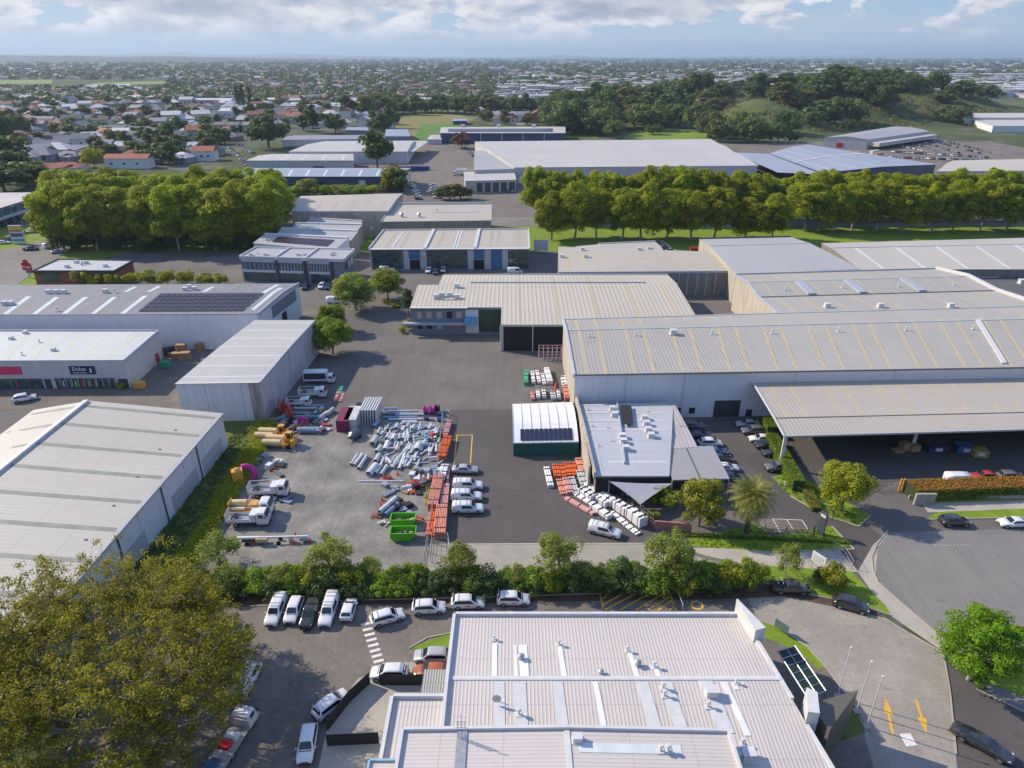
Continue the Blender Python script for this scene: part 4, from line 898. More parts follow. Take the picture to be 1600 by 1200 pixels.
# ================================================================== vehicles
class Proto:
    """parts: [(name, mesh, parent index or -1 for the root, offset)]; a single part becomes the thing itself"""
    def __init__(s, name, parts): s.name = name; s.parts = parts
    def spawn(s, loc, rz=0, label=None, cat=None, group=None, mats=None, scale=1.0, name=None):
        mats = mats or {}; sc = (scale,) * 3 if not isinstance(scale, (tuple, list)) else scale
        if len(s.parts) == 1 and s.parts[0][2] == -2:
            root = bpy.data.objects.new(name or s.name, s.parts[0][1]); objs = [root]
        else:
            root = bpy.data.objects.new(name or s.name, None); root.empty_display_size = .3; objs = []
        C.objects.link(root); root.location = loc; root.rotation_euler = (0, 0, rz); root.scale = sc
        tag(root, label, cat, group)
        if objs:
            if 'self' in mats: root.material_slots[0].link = 'OBJECT'; root.material_slots[0].material = mats['self']
            return root
        made = []
        for nm, me, pi, off in s.parts:
            o = bpy.data.objects.new(nm, me); C.objects.link(o); o.parent = root if pi < 0 else made[pi]; o.location = off; made.append(o)
            if nm in mats: o.material_slots[0].link = 'OBJECT'; o.material_slots[0].material = mats[nm]
        return root
m_tyre = plain('tyre_rubber', (.018, .018, .02), .8, 0, .2, 8); m_rim = plain('alloy_rim', (.35, .35, .36), .35, .7, .1, 8)
m_cglass = glassm('car_glass', (.006, .011, .014), .16); m_lamp = plain('headlight_lens', (.62, .64, .66), .15, 0, .1, 9); m_tail = plain('tail_lamp', (.35, .01, .01), .25, 0, .1, 9)
m_bumper = plain('black_plastic', (.025, .025, .028), .6, 0, .2, 6); m_decal = plain('red_decal', (.5, .02, .03), .4, 0, .1, 6)
P_WHITE = paint('paint_white', (.68, .68, .67)); P_BLACK = paint('paint_black', (.012, .013, .016), .18, 1); P_SILVER = paint('paint_silver', (.36, .37, .39)); P_NAVY = paint('paint_navy', (.02, .035, .07), .2, 1)
P_ORANGE = paint('paint_orange', (.34, .085, .02)); P_RED = paint('paint_red', (.34, .02, .02)); P_BLUE = paint('paint_blue', (.03, .10, .22)); P_GREY = paint('paint_grey', (.10, .105, .115)); P_YEL = paint('paint_yellow', (.62, .30, .03), .4)
KIND = {  # x, half width, belt z, top z, top half width ; cabin = (i0, i1, i2, i3) rear-glass base, roof rear, roof front, cowl
 'suv': (4.6, 1.68, [(-2.3, .80, .75, .86, .70), (-2.2, .88, .95, 1.02, .80), (-2.05, .90, 1.0, 1.08, .82), (-1.75, .91, 1.02, 1.58, .66), (-1.2, .92, 1.02, 1.67, .68), (.0, .92, 1.0, 1.68, .68), (.45, .92, .98, 1.62, .66), (1.15, .91, .96, 1.04, .80), (1.9, .88, .86, .94, .76), (2.2, .80, .68, .78, .66), (2.3, .70, .58, .64, .56)], (2, 3, 6, 7)),
 'ute': (5.3, 1.8, [(-2.65, .86, .95, 1.0, .80), (-2.6, .90, 1.02, 1.10, .84), (-2.5, .91, 1.04, 1.76, .74), (-1.6, .92, 1.04, 1.80, .74), (-.95, .92, 1.04, 1.80, .72), (.0, .92, 1.04, 1.80, .70), (.55, .92, 1.03, 1.74, .68), (1.2, .92, 1.02, 1.10, .80), (2.1, .90, .95, 1.04, .80), (2.5, .84, .80, .90, .70), (2.65, .74, .66, .72, .60)], (1, 2, 6, 7)),
 'tray': (5.3, 1.8, [(-2.65, .86, .95, .98, .80), (-2.6, .90, 1.02, 1.05, .84), (-2.0, .91, 1.03, 1.06, .84), (-1.1, .92, 1.04, 1.07, .84), (-.95, .92, 1.04, 1.10, .82), (-.75, .92, 1.04, 1.76, .70), (.0, .92, 1.04, 1.80, .70), (.55, .92, 1.03, 1.74, .68), (1.2, .92, 1.02, 1.10, .80), (2.1, .90, .95, 1.04, .80), (2.5, .84, .80, .90, .70), (2.65, .74, .66, .72, .60)], (4, 5, 7, 8)),
 'sedan': (4.8, 1.45, [(-2.4, .78, .78, .88, .68), (-2.3, .86, .92, 1.0, .76), (-1.75, .90, .95, 1.03, .78), (-1.0, .91, .95, 1.40, .62), (-.3, .91, .94, 1.45, .62), (.25, .91, .92, 1.42, .61), (1.05, .90, .88, .96, .78), (1.9, .87, .78, .85, .74), (2.25, .78, .62, .70, .64), (2.4, .66, .52, .57, .54)], (2, 3, 5, 6)),
 'hatch': (4.2, 1.52, [(-2.1, .76, .80, .90, .68), (-2.0, .85, .95, 1.02, .78), (-1.9, .87, .96, 1.06, .78), (-1.5, .88, .96, 1.44, .64), (-.8, .88, .96, 1.52, .64), (.1, .88, .94, 1.48, .63), (.9, .87, .92, 1.0, .76), (1.6, .84, .80, .88, .72), (2.0, .74, .64, .72, .62), (2.1, .64, .54, .60, .54)], (2, 3, 5, 6)),
 'van': (5.3, 2.15, [(-2.65, .86, .95, 1.9, .78), (-2.55, .93, 1.1, 2.1, .80), (-1.5, .94, 1.1, 2.15, .80), (0, .94, 1.1, 2.15, .80), (1.3, .94, 1.1, 2.1, .76), (2.05, .92, 1.08, 1.2, .80), (2.5, .86, .85, 1.0, .76), (2.65, .76, .7, .8, .66)], (0, 1, 4, 5)),
}
def car_proto(kind, bars=False, decal=False):
    L_, H_, st, (g0, g1, g2, g3) = KIND[kind]; z0 = .26
    def ring(x, w, zb, zt, wt):
        h = [(w * .86, z0), (w * .97, z0 + .12), (w, z0 + (zb - z0) * .5), (w * .985, zb - .05), (w * .95, zb + .01), (wt + .03, max(zb + .03, zt - .07)), (wt * .85, zt - .005), (wt * .4, zt + .018)]
        return [Vector((x, -a, b)) for a, b in h[::-1]] + [Vector((x, a, b)) for a, b in h]
    b = MB(); b.loft([ring(*s_)[::-1] for s_ in st])
    body = b.mesh('body', P_WHITE, True)
    parts = [('body', body, -1, (0, 0, 0))]
    def part(nm, m, mat, pi=-1, smooth=False): parts.append((nm, m.mesh(nm, mat, smooth), pi, (0, 0, 0))); return len(parts) - 1
    def sp(i, y, f):  # point on the cabin side, f=0 belt .. 1 roof edge
        x, w, zb, zt, wt = st[i]; return Vector((x, y * (w * .95 + (wt + .03 - w * .95) * f + .012), zb + .01 + (max(zb + .03, zt - .07) - zb - .01) * f))
    for (ia, ib, nm) in ((g3, g2, 'windscreen'), (g0, g1, 'rear_window')):
        xa, wa, zba, zta, wta = st[ia]; xb, wb, zbb, ztb, wtb = st[ib]
        if kind == 'van' and nm == 'rear_window': continue
        e = .03 * (1 if nm == 'windscreen' else -1); m = MB()
        A = Vector((xa + (xb - xa) * .08, -wta * .86, zta + (ztb - zta) * .08)); B = Vector((xa + (xb - xa) * .08, wta * .86, A.z)); Cc = Vector((xa + (xb - xa) * .9, wtb * .86, zta + (ztb - zta) * .9)); D = Vector((Cc.x, -wtb * .86, Cc.z)); o_ = Vector((e, 0, .03))
        mid = lambda p, q: (p + q) / 2 + Vector((0, 0, .012))
        m.add([A + o_, mid(A, B) + o_, B + o_, Cc + o_, mid(Cc, D) + o_, D + o_], [(0, 1, 4, 5), (1, 2, 3, 4)] if e > 0 else [(5, 4, 1, 0), (4, 3, 2, 1)]); part(nm, m, m_cglass)
    for y in (-1, 1):
        m = MB()
        lo = list(range(g1, g2 + 1))
        if kind == 'ute': lo = [4, 5, 6]
        if kind == 'van': lo = [3, 4]
        pts_l = [sp(i, y, .12) for i in lo]; pts_h = [sp(i, y, .88) for i in lo]
        fr = sp(g2, y, .12).lerp(sp(g3, y, .12), .75); br = sp(g1, y, .12).lerp(sp(g0, y, .12), .4)
        pts_l.append(fr); pts_h.append(sp(g2, y, .88).lerp(fr, .05))
        if kind not in ('ute', 'van', 'tray'): pts_l.insert(0, br); pts_h.insert(0, sp(g1, y, .85))
        vs = pts_l + pts_h; k = len(pts_l)
        m.add(vs, [(i, i + 1, k + i + 1, k + i) if y < 0 else (k + i, k + i + 1, i + 1, i) for i in range(k - 1)]); part('side_window', m, m_cglass)
        m = MB(); x, w, zb, zt, wt = st[-3]; m.box((x + .12, y * w * .76, zb - .10), (.30, .26, .14), y * -.45); part('headlight', m, m_lamp)
        m = MB(); x, w, zb, zt, wt = st[1]; m.box((x - .0, y * w * .93, zb - .12), (.16, .1, .3)); part('tail_light', m, m_tail)
        m = MB(); x, w, zb, zt, wt = st[g3]; m.box((x - .3, y * (w + .1), zb + .05), (.1, .22, .14)); part('wing_mirror', m, P_WHITE if kind != 'van' else m_bumper)
    m = MB(); x, w, zb, zt, wt = st[-1]; m.box((x + .01, 0, .42), (.06, w * 1.7, .2)); m.box((x - .04, 0, .62), (.1, w * 1.1, .12)); m.box((st[g3][0] + .12, 0, st[g3][3] - .005), (.1, st[g3][4] * 1.7, .03)); x = st[0][0]; m.box((x - .01, 0, .42), (.08, 1.4, .16)); part('bumper', m, m_bumper)
    if kind == 'tray': m = MB(); m.box((-1.75, 0, 1.085), (1.5, 1.5, .03)); part('tray_liner', m, m_bumper)
    if bars or kind in ('ute',):
        for xx in (-2.0, -1.3, -.2, .3)[:4 if kind == 'ute' else 2]: m = MB(); m.box((xx, 0, H_ + .09), (.07, 1.3, .05)); m.box((xx, -.6, H_ + .04), (.05, .05, .1)); m.box((xx, .6, H_ + .04), (.05, .05, .1)); part('roof_bar', m, m_trim)
    if decal:
        for y in (-1, 1): m = MB(); w = .92; m.box((.1, y * (w + .004), .74), (.55, .012, .14)); part('door_decal', m, m_decal)
    wr = .37 if kind in ('ute', 'tray', 'suv', 'van') else .33
    for sx in (-L_ * .29, L_ * .31):
        for y in (-1, 1):
            w = .9 if kind != 'hatch' else .86; m = MB(); m.cyl((sx, y * (w - .18), wr), (sx, y * (w + .03), wr), wr, n=16); i = part('wheel', m, m_tyre)
            m = MB(); m.cyl((sx, y * (w + .0), wr), (sx, y * (w + .042), wr), wr * .62, n=10); part('rim', m, m_rim, i)
    return Proto('parked_car', parts)
CARS = {k: car_proto(k) for k in KIND}; CARS['fleet_suv'] = car_proto('suv', True, True); CARS['fleet_ute'] = car_proto('ute', True, True); CARS['bars'] = car_proto('tray', True)
def car(kind, u, v, hd, pnt, label, group=None, name=None, cat=None, scale=1.0, z=.8):
    p = at(u, v, z); nm = {'ute': 'utility_truck', 'fleet_ute': 'utility_truck', 'tray': 'utility_truck', 'bars': 'utility_truck', 'van': 'van'}.get(kind, 'parked_car')
    return CARS[kind].spawn((p.x, p.y, .045), R(hd), label, cat or {'utility_truck': 'ute', 'van': 'van'}.get(nm, 'car'), group, {'body': pnt, 'wing_mirror': pnt}, scale, name or nm)
g1 = 'vehicles nosed out of the bays under the hedge'; g2 = 'white SUVs queued along the hedge'; g3 = 'utes in the tube store yard'; g4 = 'cars left of the office car park'; g5 = 'cars right of the office car park'
car('fleet_ute', 431, 953, -90, P_WHITE, 'white canopy ute at the left end of the bays under the hedge', g1)
car('suv', 459, 952, -90, P_WHITE, 'white SUV parked between a canopy ute and a black vehicle', g1)
car('tray', 484, 957, -89, P_BLACK, 'black open tray ute among the white vehicles under the hedge', g1)
car('fleet_ute', 514, 953, -90, P_WHITE, 'tall white canopy ute between the black ute and a white hatchback', g1, scale=(1.05, 1, 1.08))
car('hatch', 545, 950, 90, P_WHITE, 'white hatchback parked tail out at the right end of the bays', g1)
car('fleet_suv', 605, 963, 22, P_WHITE, 'white SUV pulling away beside the painted crossing bars', g2)
car('fleet_suv', 670, 948, 4, P_WHITE, 'white SUV second from the crossing bars in the queue along the hedge', g2)
car('fleet_suv', 731, 940, 2, P_WHITE, 'white SUV right above the corner of the white roofed hall', g2)
car('fleet_suv', 802, 935, 0, P_WHITE, 'white SUV at the right end of the queue, below the hedge trees', g2)
car('suv', 675, 1024, 180, P_SILVER, 'silver SUV beside the small lawn next to the hall')
car('fleet_suv', 608, 1050, 180, P_WHITE, 'white SUV parked behind the dark fence, nose to the crossing bars')
car('hatch', 672, 1047, 180, P_ORANGE, 'orange hatchback half under the grey awning')
car('fleet_suv', 518, 1099, 49, P_WHITE, 'white SUV parked along the slanting dark fence')
car('suv', 480, 1160, -84, P_WHITE, 'white SUV in tree shade at the bottom of the car park')
car('suv', 312, 992, 170, P_WHITE, 'white SUV half hidden under the left part of the big tree', 'cars under the big tree'); car('suv', 350, 985, 100, P_WHITE, 'white SUV glimpsed through leaves at the tip of the big tree', 'cars under the big tree'); car('van', 386, 1062, 85, P_WHITE, 'white van half covered by the right side of the big tree', 'cars under the big tree')
car('bars', 1235, 917, -3, P_BLACK, 'black ute with white roof bars under the roadside shrubs'); car('suv', 1330, 943, -24, P_BLACK, 'black SUV with silver roof rails at the driveway corner')
car('sedan', 1536, 1159, -46, P_BLACK, 'long black car driving on the lane at bottom right', scale=(1.25, 1, 1)); car('suv', 1597, 1018, 95, P_GREY, 'dark car mostly hidden behind the bright green tree')
car('suv', 1492, 813, 0, P_BLACK, 'black SUV parked at the kerb below the red tipped hedge'); car('sedan', 1584, 815, 180, P_WHITE, 'white coupe parked at the kerb at the right edge')
car('sedan', 727, 732, -2, P_SILVER, 'silver sedan parked in front of the yellow bay', g3); car('fleet_ute', 731, 757, 0, P_WHITE, 'white canopy ute next to the silver sedan, topmost of three', g3); car('fleet_ute', 729, 774, 0, P_WHITE, 'white canopy ute, middle one of three below the silver sedan', g3); car('fleet_ute', 731, 793, 1, P_WHITE, 'white canopy ute, lowest of three beside the orange tubes', g3)
car('fleet_ute', 945, 828, -22, P_WHITE, 'white canopy ute parked askew below the white pipe bundles', g3)
for i, (k, u, v, p_, l) in enumerate((('suv', 1082, 664, P_GREY, 'dark car topmost beside the annex in building shade'), ('sedan', 1092, 678, P_NAVY, 'dark blue sedan second from the top beside the annex'), ('suv', 1110, 691, P_WHITE, 'white SUV with sunroof beside the corner of the annex roof'), ('sedan', 1118, 704, P_BLUE, 'dark blue sedan right under the white SUV with sunroof'), ('hatch', 1127, 715, P_BLACK, 'black hatchback at the right edge of the carport roof'), ('sedan', 1134, 729, P_WHITE, 'white car nose showing past the carport roof'), ('sedan', 1142, 744, P_NAVY, 'dark car lowest beside the carport, above the palm'))): car(k, u, v, 0, p_, l, g4)
for i, (k, u, v, p_, l) in enumerate((('sedan', 1168, 661, P_SILVER, 'pale blue car nearest the dark roller door'), ('suv', 1177, 672, P_GREY, 'dark grey SUV just left of the clipped hedge top'), ('sedan', 1189, 684, P_WHITE, 'white car with a red bonnet decal by the hedge'), ('sedan', 1199, 694, P_BLACK, 'black sedan right below the white car with red decal'), ('sedan', 1211, 706, P_BLACK, 'black car lowest in the tight row by the canopy post'), ('suv', 1216, 729, P_GREY, 'dark SUV parked alone beside the lower hedge'))): car(k, u, v, 180, p_, l, g5)
bb_ = CARS['sedan']; p = at(1183, 683, 1.0); m = MB(); m.box((0, 0, 0), (.9, 1.2, .02)); o = child(m, 'bonnet_decal', m_decal, [x for x in C.objects if x.get('label', '').startswith('white car with a red bonnet')][0]); o.location = (1.5, 0, .93)
car('suv', 38, 621, 28, P_WHITE, 'white SUV in front of the paint shop windows')
for k, u, v, h, p_, l in (('tray', 478, 447, -90, P_BLACK, 'black ute below the office terrace'), ('suv', 503, 446, -93, P_WHITE, 'white SUV below the office terrace'), ('suv', 513, 447, -90, P_NAVY, 'dark SUV right of the white SUV below the office terrace'), ('hatch', 529, 445, -90, P_SILVER, 'silver car end of the terrace row behind the round tree'), ('van', 524, 470, 0, P_WHITE, 'white van in the lane above the two round trees'), ('ute', 605, 420, 2, P_WHITE, 'white ute outside the left glass front'), ('suv', 670, 422, -95, P_WHITE, 'white SUV outside the middle glass front'), ('suv', 681, 424, -90, P_NAVY, 'dark SUV between two pale cars outside the glass front'), ('suv', 693, 421, -92, P_SILVER, 'silver SUV right of the dark SUV outside the glass front'), ('van', 805, 424, 0, P_WHITE, 'white van at the right corner of the glass workshops')):
    car(k, u, v, h, p_, l, 'vehicles outside the workshops and terrace')
for k, u, v, h, p_, l in (('tray', 48, 388, 14, P_BLACK, 'dark ute crossing the main road by the brick restaurant'), ('van', 79, 384, 62, P_WHITE, 'white van driving on the main road'), ('sedan', 90, 392, 45, P_SILVER, 'silver sedan following the white van on the main road'), ('sedan', 52, 361, 20, P_WHITE, 'white car left in the retail car park row'), ('sedan', 63, 357, 20, P_SILVER, 'silver car right in the retail car park row'), ('sedan', 6, 378, 10, P_WHITE, 'white car at the left edge beside the pylon sign'), ('suv', 18, 373, 10, P_GREY, 'grey SUV beside the tall retail pylon sign')):
    car(k, u, v, h, p_, l, 'vehicles around the main road')
# simple far cars: one mesh each
def far_car():
    b = MB(); rr = lambda x, w, z1, z0=.3: [Vector((x, -w, z0)), Vector((x, -w * .95, z1)), Vector((x, w * .95, z1)), Vector((x, w, z0))]
    b.loft([rr(-2.2, .8, .8), rr(-2.0, .88, .98), rr(1.2, .9, .98), rr(2.2, .8, .7)]); n0 = len(b.f)
    rg = lambda x, w, z: [Vector((x, -w, .95)), Vector((x, -w * .85, z)), Vector((x, w * .85, z)), Vector((x, w, .95))]
    b.loft([rg(-1.9, .8, .97), rg(-1.4, .82, 1.5), rg(.2, .82, 1.5), rg(.95, .8, .97)], m=1)
    b.box((-.6, 0, 1.5), (1.5, 1.25, .05), m=0)
    for x in (-1.3, 1.3):
        for y in (-.82, .82): b.cyl((x, y - .08, .33), (x, y + .08, .33), .33, n=8, m=2)
    return Proto('distant_car', [('body', b.mesh('distant_car', [P_WHITE, m_cglass, m_tyre]), -2, (0, 0, 0))])
FARCAR = far_car(); random.seed(4)
PC = [(P_WHITE, 'white')] * 6 + [(P_SILVER, 'silver')] * 4 + [(P_SILVER, 'silver'), (P_GREY, 'grey'), (P_GREY, 'grey'), (P_BLACK, 'black'), (P_NAVY, 'dark blue'), (P_RED, 'red'), (P_BLUE, 'blue')]
def farcars(rows, group, where, jit=1.0):
    for (u0, v0), (u1, v1), n, hd in rows:
        for i in range(n):
            f = i / max(1, n - 1); p = at(u0, v0).lerp(at(u1, v1), f); c, cn_ = random.choice(PC)
            if random.random() < .08: continue
            FARCAR.spawn((p.x + random.uniform(-.4, .4), p.y + random.uniform(-.5, .5), .04), R(hd + random.uniform(-4, 4)), f'{cn_} car parked {where}', 'car', f'{cn_} {group}', {'self': c})
farcars([((1403, 216), (1470, 240), 16, 60), ((1412, 214), (1498, 240), 20, 60), ((1425, 213), (1530, 240), 22, 60), ((1440, 213), (1560, 242), 22, 60), ((1396, 238), (1540, 247), 30, 90), ((1380, 246), (1530, 252), 26, 90), ((1400, 228), (1440, 236), 12, 90)], 'cars in the vehicle storage yard', 'in the vehicle storage yard at upper right')
farcars([((1262, 322), (1600, 322), 34, 90), ((1262, 334), (1600, 334), 20, 0), ((1340, 345), (1560, 345), 10, 0)], 'cars behind the right plane trees', 'along the road behind the right plane trees')
farcars([((640, 285), (655, 312), 8, 0), ((676, 291), (682, 310), 5, 180), ((690, 296), (800, 300), 14, 90), ((728, 232), (745, 248), 6, 0)], 'cars between the navy sheds', 'in the yards beside the long navy shed')
farcars([((1028, 380), (1055, 398), 6, 0)], 'cars behind the striped roof shed', 'behind the striped roof shed'); farcars([((360, 232), (392, 262), 12, 40), ((372, 226), (396, 240), 8, 40)], 'cars on the suburban street', 'on the street above the left plane trees')
# trucks
def truck_proto(body):
    pr = []
    def part(nm, m, mat, pi=-1, smooth=False): pr.append((nm, m.mesh(nm, mat, smooth), pi, (0, 0, 0))); return len(pr) - 1
    def rr(x, w, z0, z1): return [Vector((x, -w, z0)), Vector((x, -w, z1 - .18)), Vector((x, -w + .18, z1)), Vector((x, w - .18, z1)), Vector((x, w, z1 - .18)), Vector((x, w, z0))]
    m = MB(); m.loft([rr(1.3, 1.0, .55, 2.45), rr(1.6, 1.02, .55, 2.6), rr(2.6, 1.02, .5, 2.55), rr(2.98, 1.0, .5, 1.7), rr(3.05, .98, .5, 1.5), rr(3.1, .96, .5, 1.0)]); part('cab', m, P_WHITE)
    m = MB(); m.poly([(2.69, -.85, 2.42), (2.98, -.85, 1.62), (2.98, .85, 1.62), (2.69, .85, 2.42)][::-1]); m.v = [(x + .035, y, z + .02) for x, y, z in m.v]; m.f = [f[::-1] for f in m.f]; part('windscreen', m, m_cglass)
    for y in (-1, 1): m = MB(); m.box((2.1, y * 1.025, 1.95), (.75, .03, .6)); part('side_window', m, m_cglass); m = MB(); m.box((3.09, y * .75, .85), (.06, .3, .2)); part('headlight', m, m_lamp); m = MB(); m.box((2.85, y * 1.2, 1.95), (.12, .2, .42)); part('wing_mirror', m, m_bumper)
    m = MB(); m.box((-.8, 0, .72), (5.4, .8, .22)); m.box((3.08, 0, .5), (.15, 1.9, .3)); part('chassis', m, m_bumper)
    for sx in (-2.0, 2.2):
        for y in (-1, 1): m = MB(); m.cyl((sx, y * .68, .45), (sx, y * 1.0, .45), .45, n=14); i = part('wheel', m, m_tyre); m = MB(); m.cyl((sx, y * .98, .45), (sx, y * 1.02, .45), .26, n=10); part('rim', m, m_rim, i)
    if body == 'cage':
        m = MB(); m.box((-1.2, 0, .95), (4.6, 2.05, .12)); part('deck', m, m_steel)
        m = MB(); m.box((.75, 0, 1.65), (.9, 2.05, 1.35)); part('locker', m, P_WHITE)
        for y in (-1, 1):
            m = MB(); m.box((-1.6, y * 1.02, 1.28), (3.7, .05, .55)); part('side_panel', m, P_WHITE)
        m = MB()
        for k in range(9): m.cyl((-3.45, -1 + k * .25, 1), (-3.45, -1 + k * .25, 2.5), .03, n=5)
        for z in (1.5, 2.0, 2.5): m.cyl((-3.45, -1.02, z), (-3.45, 1.02, z), .035, n=5)
        m.cyl((-3.45, .95, 2.4), (.5, .95, 2.45), .05, n=6); m.cyl((-3.45, -1.0, 1.0), (-3.45, -1.0, 2.5), .06, n=6); m.cyl((-3.45, 1.0, 1.0), (-3.45, 1.0, 2.5), .06, n=6); part('cage_rack', m, P_WHITE)
        m = MB(); m.torus((-2.4, -.2, 1.25), .5, .12, n=14, k=6); m.torus((-2.2, .3, 1.4), .4, .1, n=14, k=6); part('hose_coil', m, m_bumper)
    if body == 'vac':
        m = MB(); m.box((-1.2, 0, .95), (4.6, 2.0, .12)); part('deck', m, P_YEL)
        m = MB(); m.cyl((-3.3, .4, 1.75), (-.9, .4, 1.75), .55, n=16); part('tank', m, plain('cream_tank', (.62, .46, .24), .5), smooth=False)
        m = MB(); m.box((.4, -.2, 1.6), (1.1, 1.4, 1.2)); part('engine_housing', m, P_YEL); m = MB(); m.cyl((-2.9, -.7, 1.35), (-1.0, -.7, 1.35), .3, n=12); part('water_tank', m, plain('ivory_tank', (.66, .6, .45), .5))
        m = MB(); m.box((-3.4, 0, 1.7), (.12, 1.9, 1.4)); m.box((-2.1, -.98, 1.2), (2.4, .06, .4)); part('frame', m, P_YEL)
    if body == 'flat':
        m = MB(); m.box((-1.7, 0, .98), (5.8, 2.3, .14)); part('deck', m, plain('worn_deck', (.33, .31, .28), .8, 0, .3)); m = MB(); m.box((1.1, 0, 1.6), (.1, 2.2, 1.2)); part('headboard', m, m_steel)
        for k in range(4): m = MB(); m.box((-.3 - k * 1.2, .2 * (k % 2), 1.3), (.9, 1.3, .5)); part('load', m, (P_WHITE, m_decal, m_steel, P_BLUE)[k])
    if body == 'box':
        m = MB(); m.box((-1.9, 0, 2.3), (6.2, 2.4, 2.5)); part('cargo_body', m, P_WHITE); m = MB(); m.box((-1.9, -1.21, 2.4), (5.8, .03, 1.7)); part('side_curtain', m, P_NAVY)
    return Proto('truck', pr)
TR = {k: truck_proto(k) for k in ('cage', 'vac', 'flat', 'box')}
def truck(k, u, v, hd, label, pn=P_WHITE, sc=1.0, z=1.3, group=None):
    p = at(u, v, z); return TR[k].spawn((p.x, p.y, .04), R(hd), label, 'truck', group, {'cab': pn}, sc, 'truck')
gt = 'service trucks in the gravel yard'
truck('cage', 422, 764, 4, 'white truck with caged deck beside the magenta hose coil', group=gt); truck('vac', 395, 792, 2, 'white cab truck carrying yellow tanks between two caged trucks', group=gt, sc=1.05); truck('cage', 390, 808, 3, 'white caged truck nearest the drilling boom trailer', group=gt)
truck('flat', 366, 1146, 78, 'white flat deck truck loaded with gear beside the big tree')
truck('box', 505, 590, 2, 'white box truck with navy side in the tilt slab shadow', sc=.85); truck('cage', 490, 612, 3, 'white truck parked in shade below the navy sided box truck', sc=.9)
truck('cage', 468, 626, 2, 'pale flat truck half in shadow beside the red hose coils', sc=.8)
truck('box', 716, 271, 180, 'white and orange truck in front of the white office block in the back yard', P_WHITE, 1.1)
# ================================================================== vegetation
rng = np.random.default_rng(7)
def leaf_mesh(name, Cn, Nm, size, mat, asp=.6, smooth=False):
    n = len(Cn); Nm = Nm / (np.linalg.norm(Nm, axis=1, keepdims=True) + 1e-9)
    r = rng.normal(size=(n, 3)); t = np.cross(Nm, r); t /= np.linalg.norm(t, axis=1, keepdims=True) + 1e-9; b = np.cross(Nm, t)
    s = (size * rng.uniform(.6, 1.3, n))[:, None]
    V = np.stack([Cn - t * s * .5, Cn - b * s * asp * .5 + Nm * s * .12, Cn + t * s * .5, Cn + b * s * asp * .5 + Nm * s * .12], 1).reshape(-1, 3)
    me = bpy.data.meshes.new(name); me.vertices.add(4 * n); me.loops.add(4 * n); me.polygons.add(n)
    me.vertices.foreach_set('co', V.astype(np.float32).ravel()); me.loops.foreach_set('vertex_index', np.arange(4 * n, dtype=np.int32))
    me.polygons.foreach_set('loop_start', np.arange(0, 4 * n, 4, dtype=np.int32)); me.polygons.foreach_set('loop_total', np.full(n, 4, dtype=np.int32))
    me.materials.append(mat); me.update(calc_edges=True); me.validate(); return me
def dirs(n, up=0.0):
    d = rng.normal(size=(n, 3)); d /= np.linalg.norm(d, axis=1, keepdims=True); d[:, 2] += up; return d / np.linalg.norm(d, axis=1, keepdims=True)
def clumpy(nc, nl, rad, zc, cr, up=.25, shell=(.55, 1.0), flat=.8, lo=-.75, droop=0, fill=.25):
    """leaf centres and normals: leaf clumps set through an ellipsoid crown"""
    d = dirs(nc, up * .4); d = d[d[:, 2] > lo]; k = rng.uniform(*shell, len(d))[:, None]
    cc = d * k * np.array(rad) + np.array([0, 0, zc]); P = []; N = []
    for c in cc:
        r = cr * rng.uniform(.6, 1.25); m = int(nl * rng.uniform(.6, 1.3)); e = dirs(m, up); q = rng.uniform(.6, 1.05, m)[:, None]
        p = c + e * q * np.array([r, r, r * flat])
        if droop: p[:, 2] -= droop * rng.uniform(0, 1, m) ** 2 * r
        P.append(p); N.append(e + rng.normal(size=(m, 3)) * .45 + np.array([0, 0, .25]))
    m = int(nc * nl * fill); e = dirs(m); P.append(e * rng.uniform(.1, .75, m)[:, None] * np.array(rad) + np.array([0, 0, zc])); N.append(dirs(m, .3))
    return np.concatenate(P), np.concatenate(N)
m_bark = plain('bark', (.13, .105, .08), .95, 0, .35, 2, bump=.5); m_bark_pale = plain('pale_bark', (.30, .27, .22), .9, 0, .3, 2, bump=.4)
def trunk_mesh(h, r, crown_r, zc, nb=6, mat=None, lean=0, fork=.35, seed=1):
    rd = random.Random(seed); m = MB(); p = Vector((0, 0, -.1)); k = 5
    top = h * .8
    for i in range(k):
        q = Vector((math.sin(i * 1.7 + seed) * .03 * h * lean, math.cos(i * 1.3) * .03 * h * lean, top * (i + 1) / k)); m.cyl(p, q, r * (1 - .75 * i / k), r * (1 - .75 * (i + 1) / k), n=7, cap=False); p = q
    for i in range(nb):
        a = 2 * math.pi * i / nb + rd.random(); z = top * (fork + (.95 - fork) * i / nb); s = Vector((0, 0, z)); rr = r * (1 - .7 * z / top) * .55
        e = Vector((math.cos(a) * crown_r * .45, math.sin(a) * crown_r * .45, z + (h - z) * .3)); f = Vector((math.cos(a + .3) * crown_r * .82, math.sin(a + .3) * crown_r * .82, z + (h - z) * .5))
        m.cyl(s, e, rr, rr * .6, n=6, cap=False); m.cyl(e, f, rr * .6, rr * .15, n=5, cap=False)
        g = e.lerp(f, .4) + Vector((rd.uniform(-1, 1), rd.uniform(-1, 1), 1)) * crown_r * .3; m.cyl(e.lerp(f, .3), g, rr * .4, rr * .1, n=5, cap=False)
    return m.mesh('trunk', mat or m_bark, True)
L_plane = leafm('plane_leaves', (.08, .15, .006), (.53, .56, .012), .52); L_dark = leafm('dark_leaves', (.03, .065, .018), (.115, .18, .04), .3)
L_gum = leafm('olive_leaves', (.14, .18, .03), (.42, .47, .09), .5); L_yel = leafm('yellow_green_leaves', (.16, .19, .012), (.50, .50, .035), .45); L_hedge = leafm('hedge_leaves', (.08, .16, .014), (.34, .46, .035), .48)
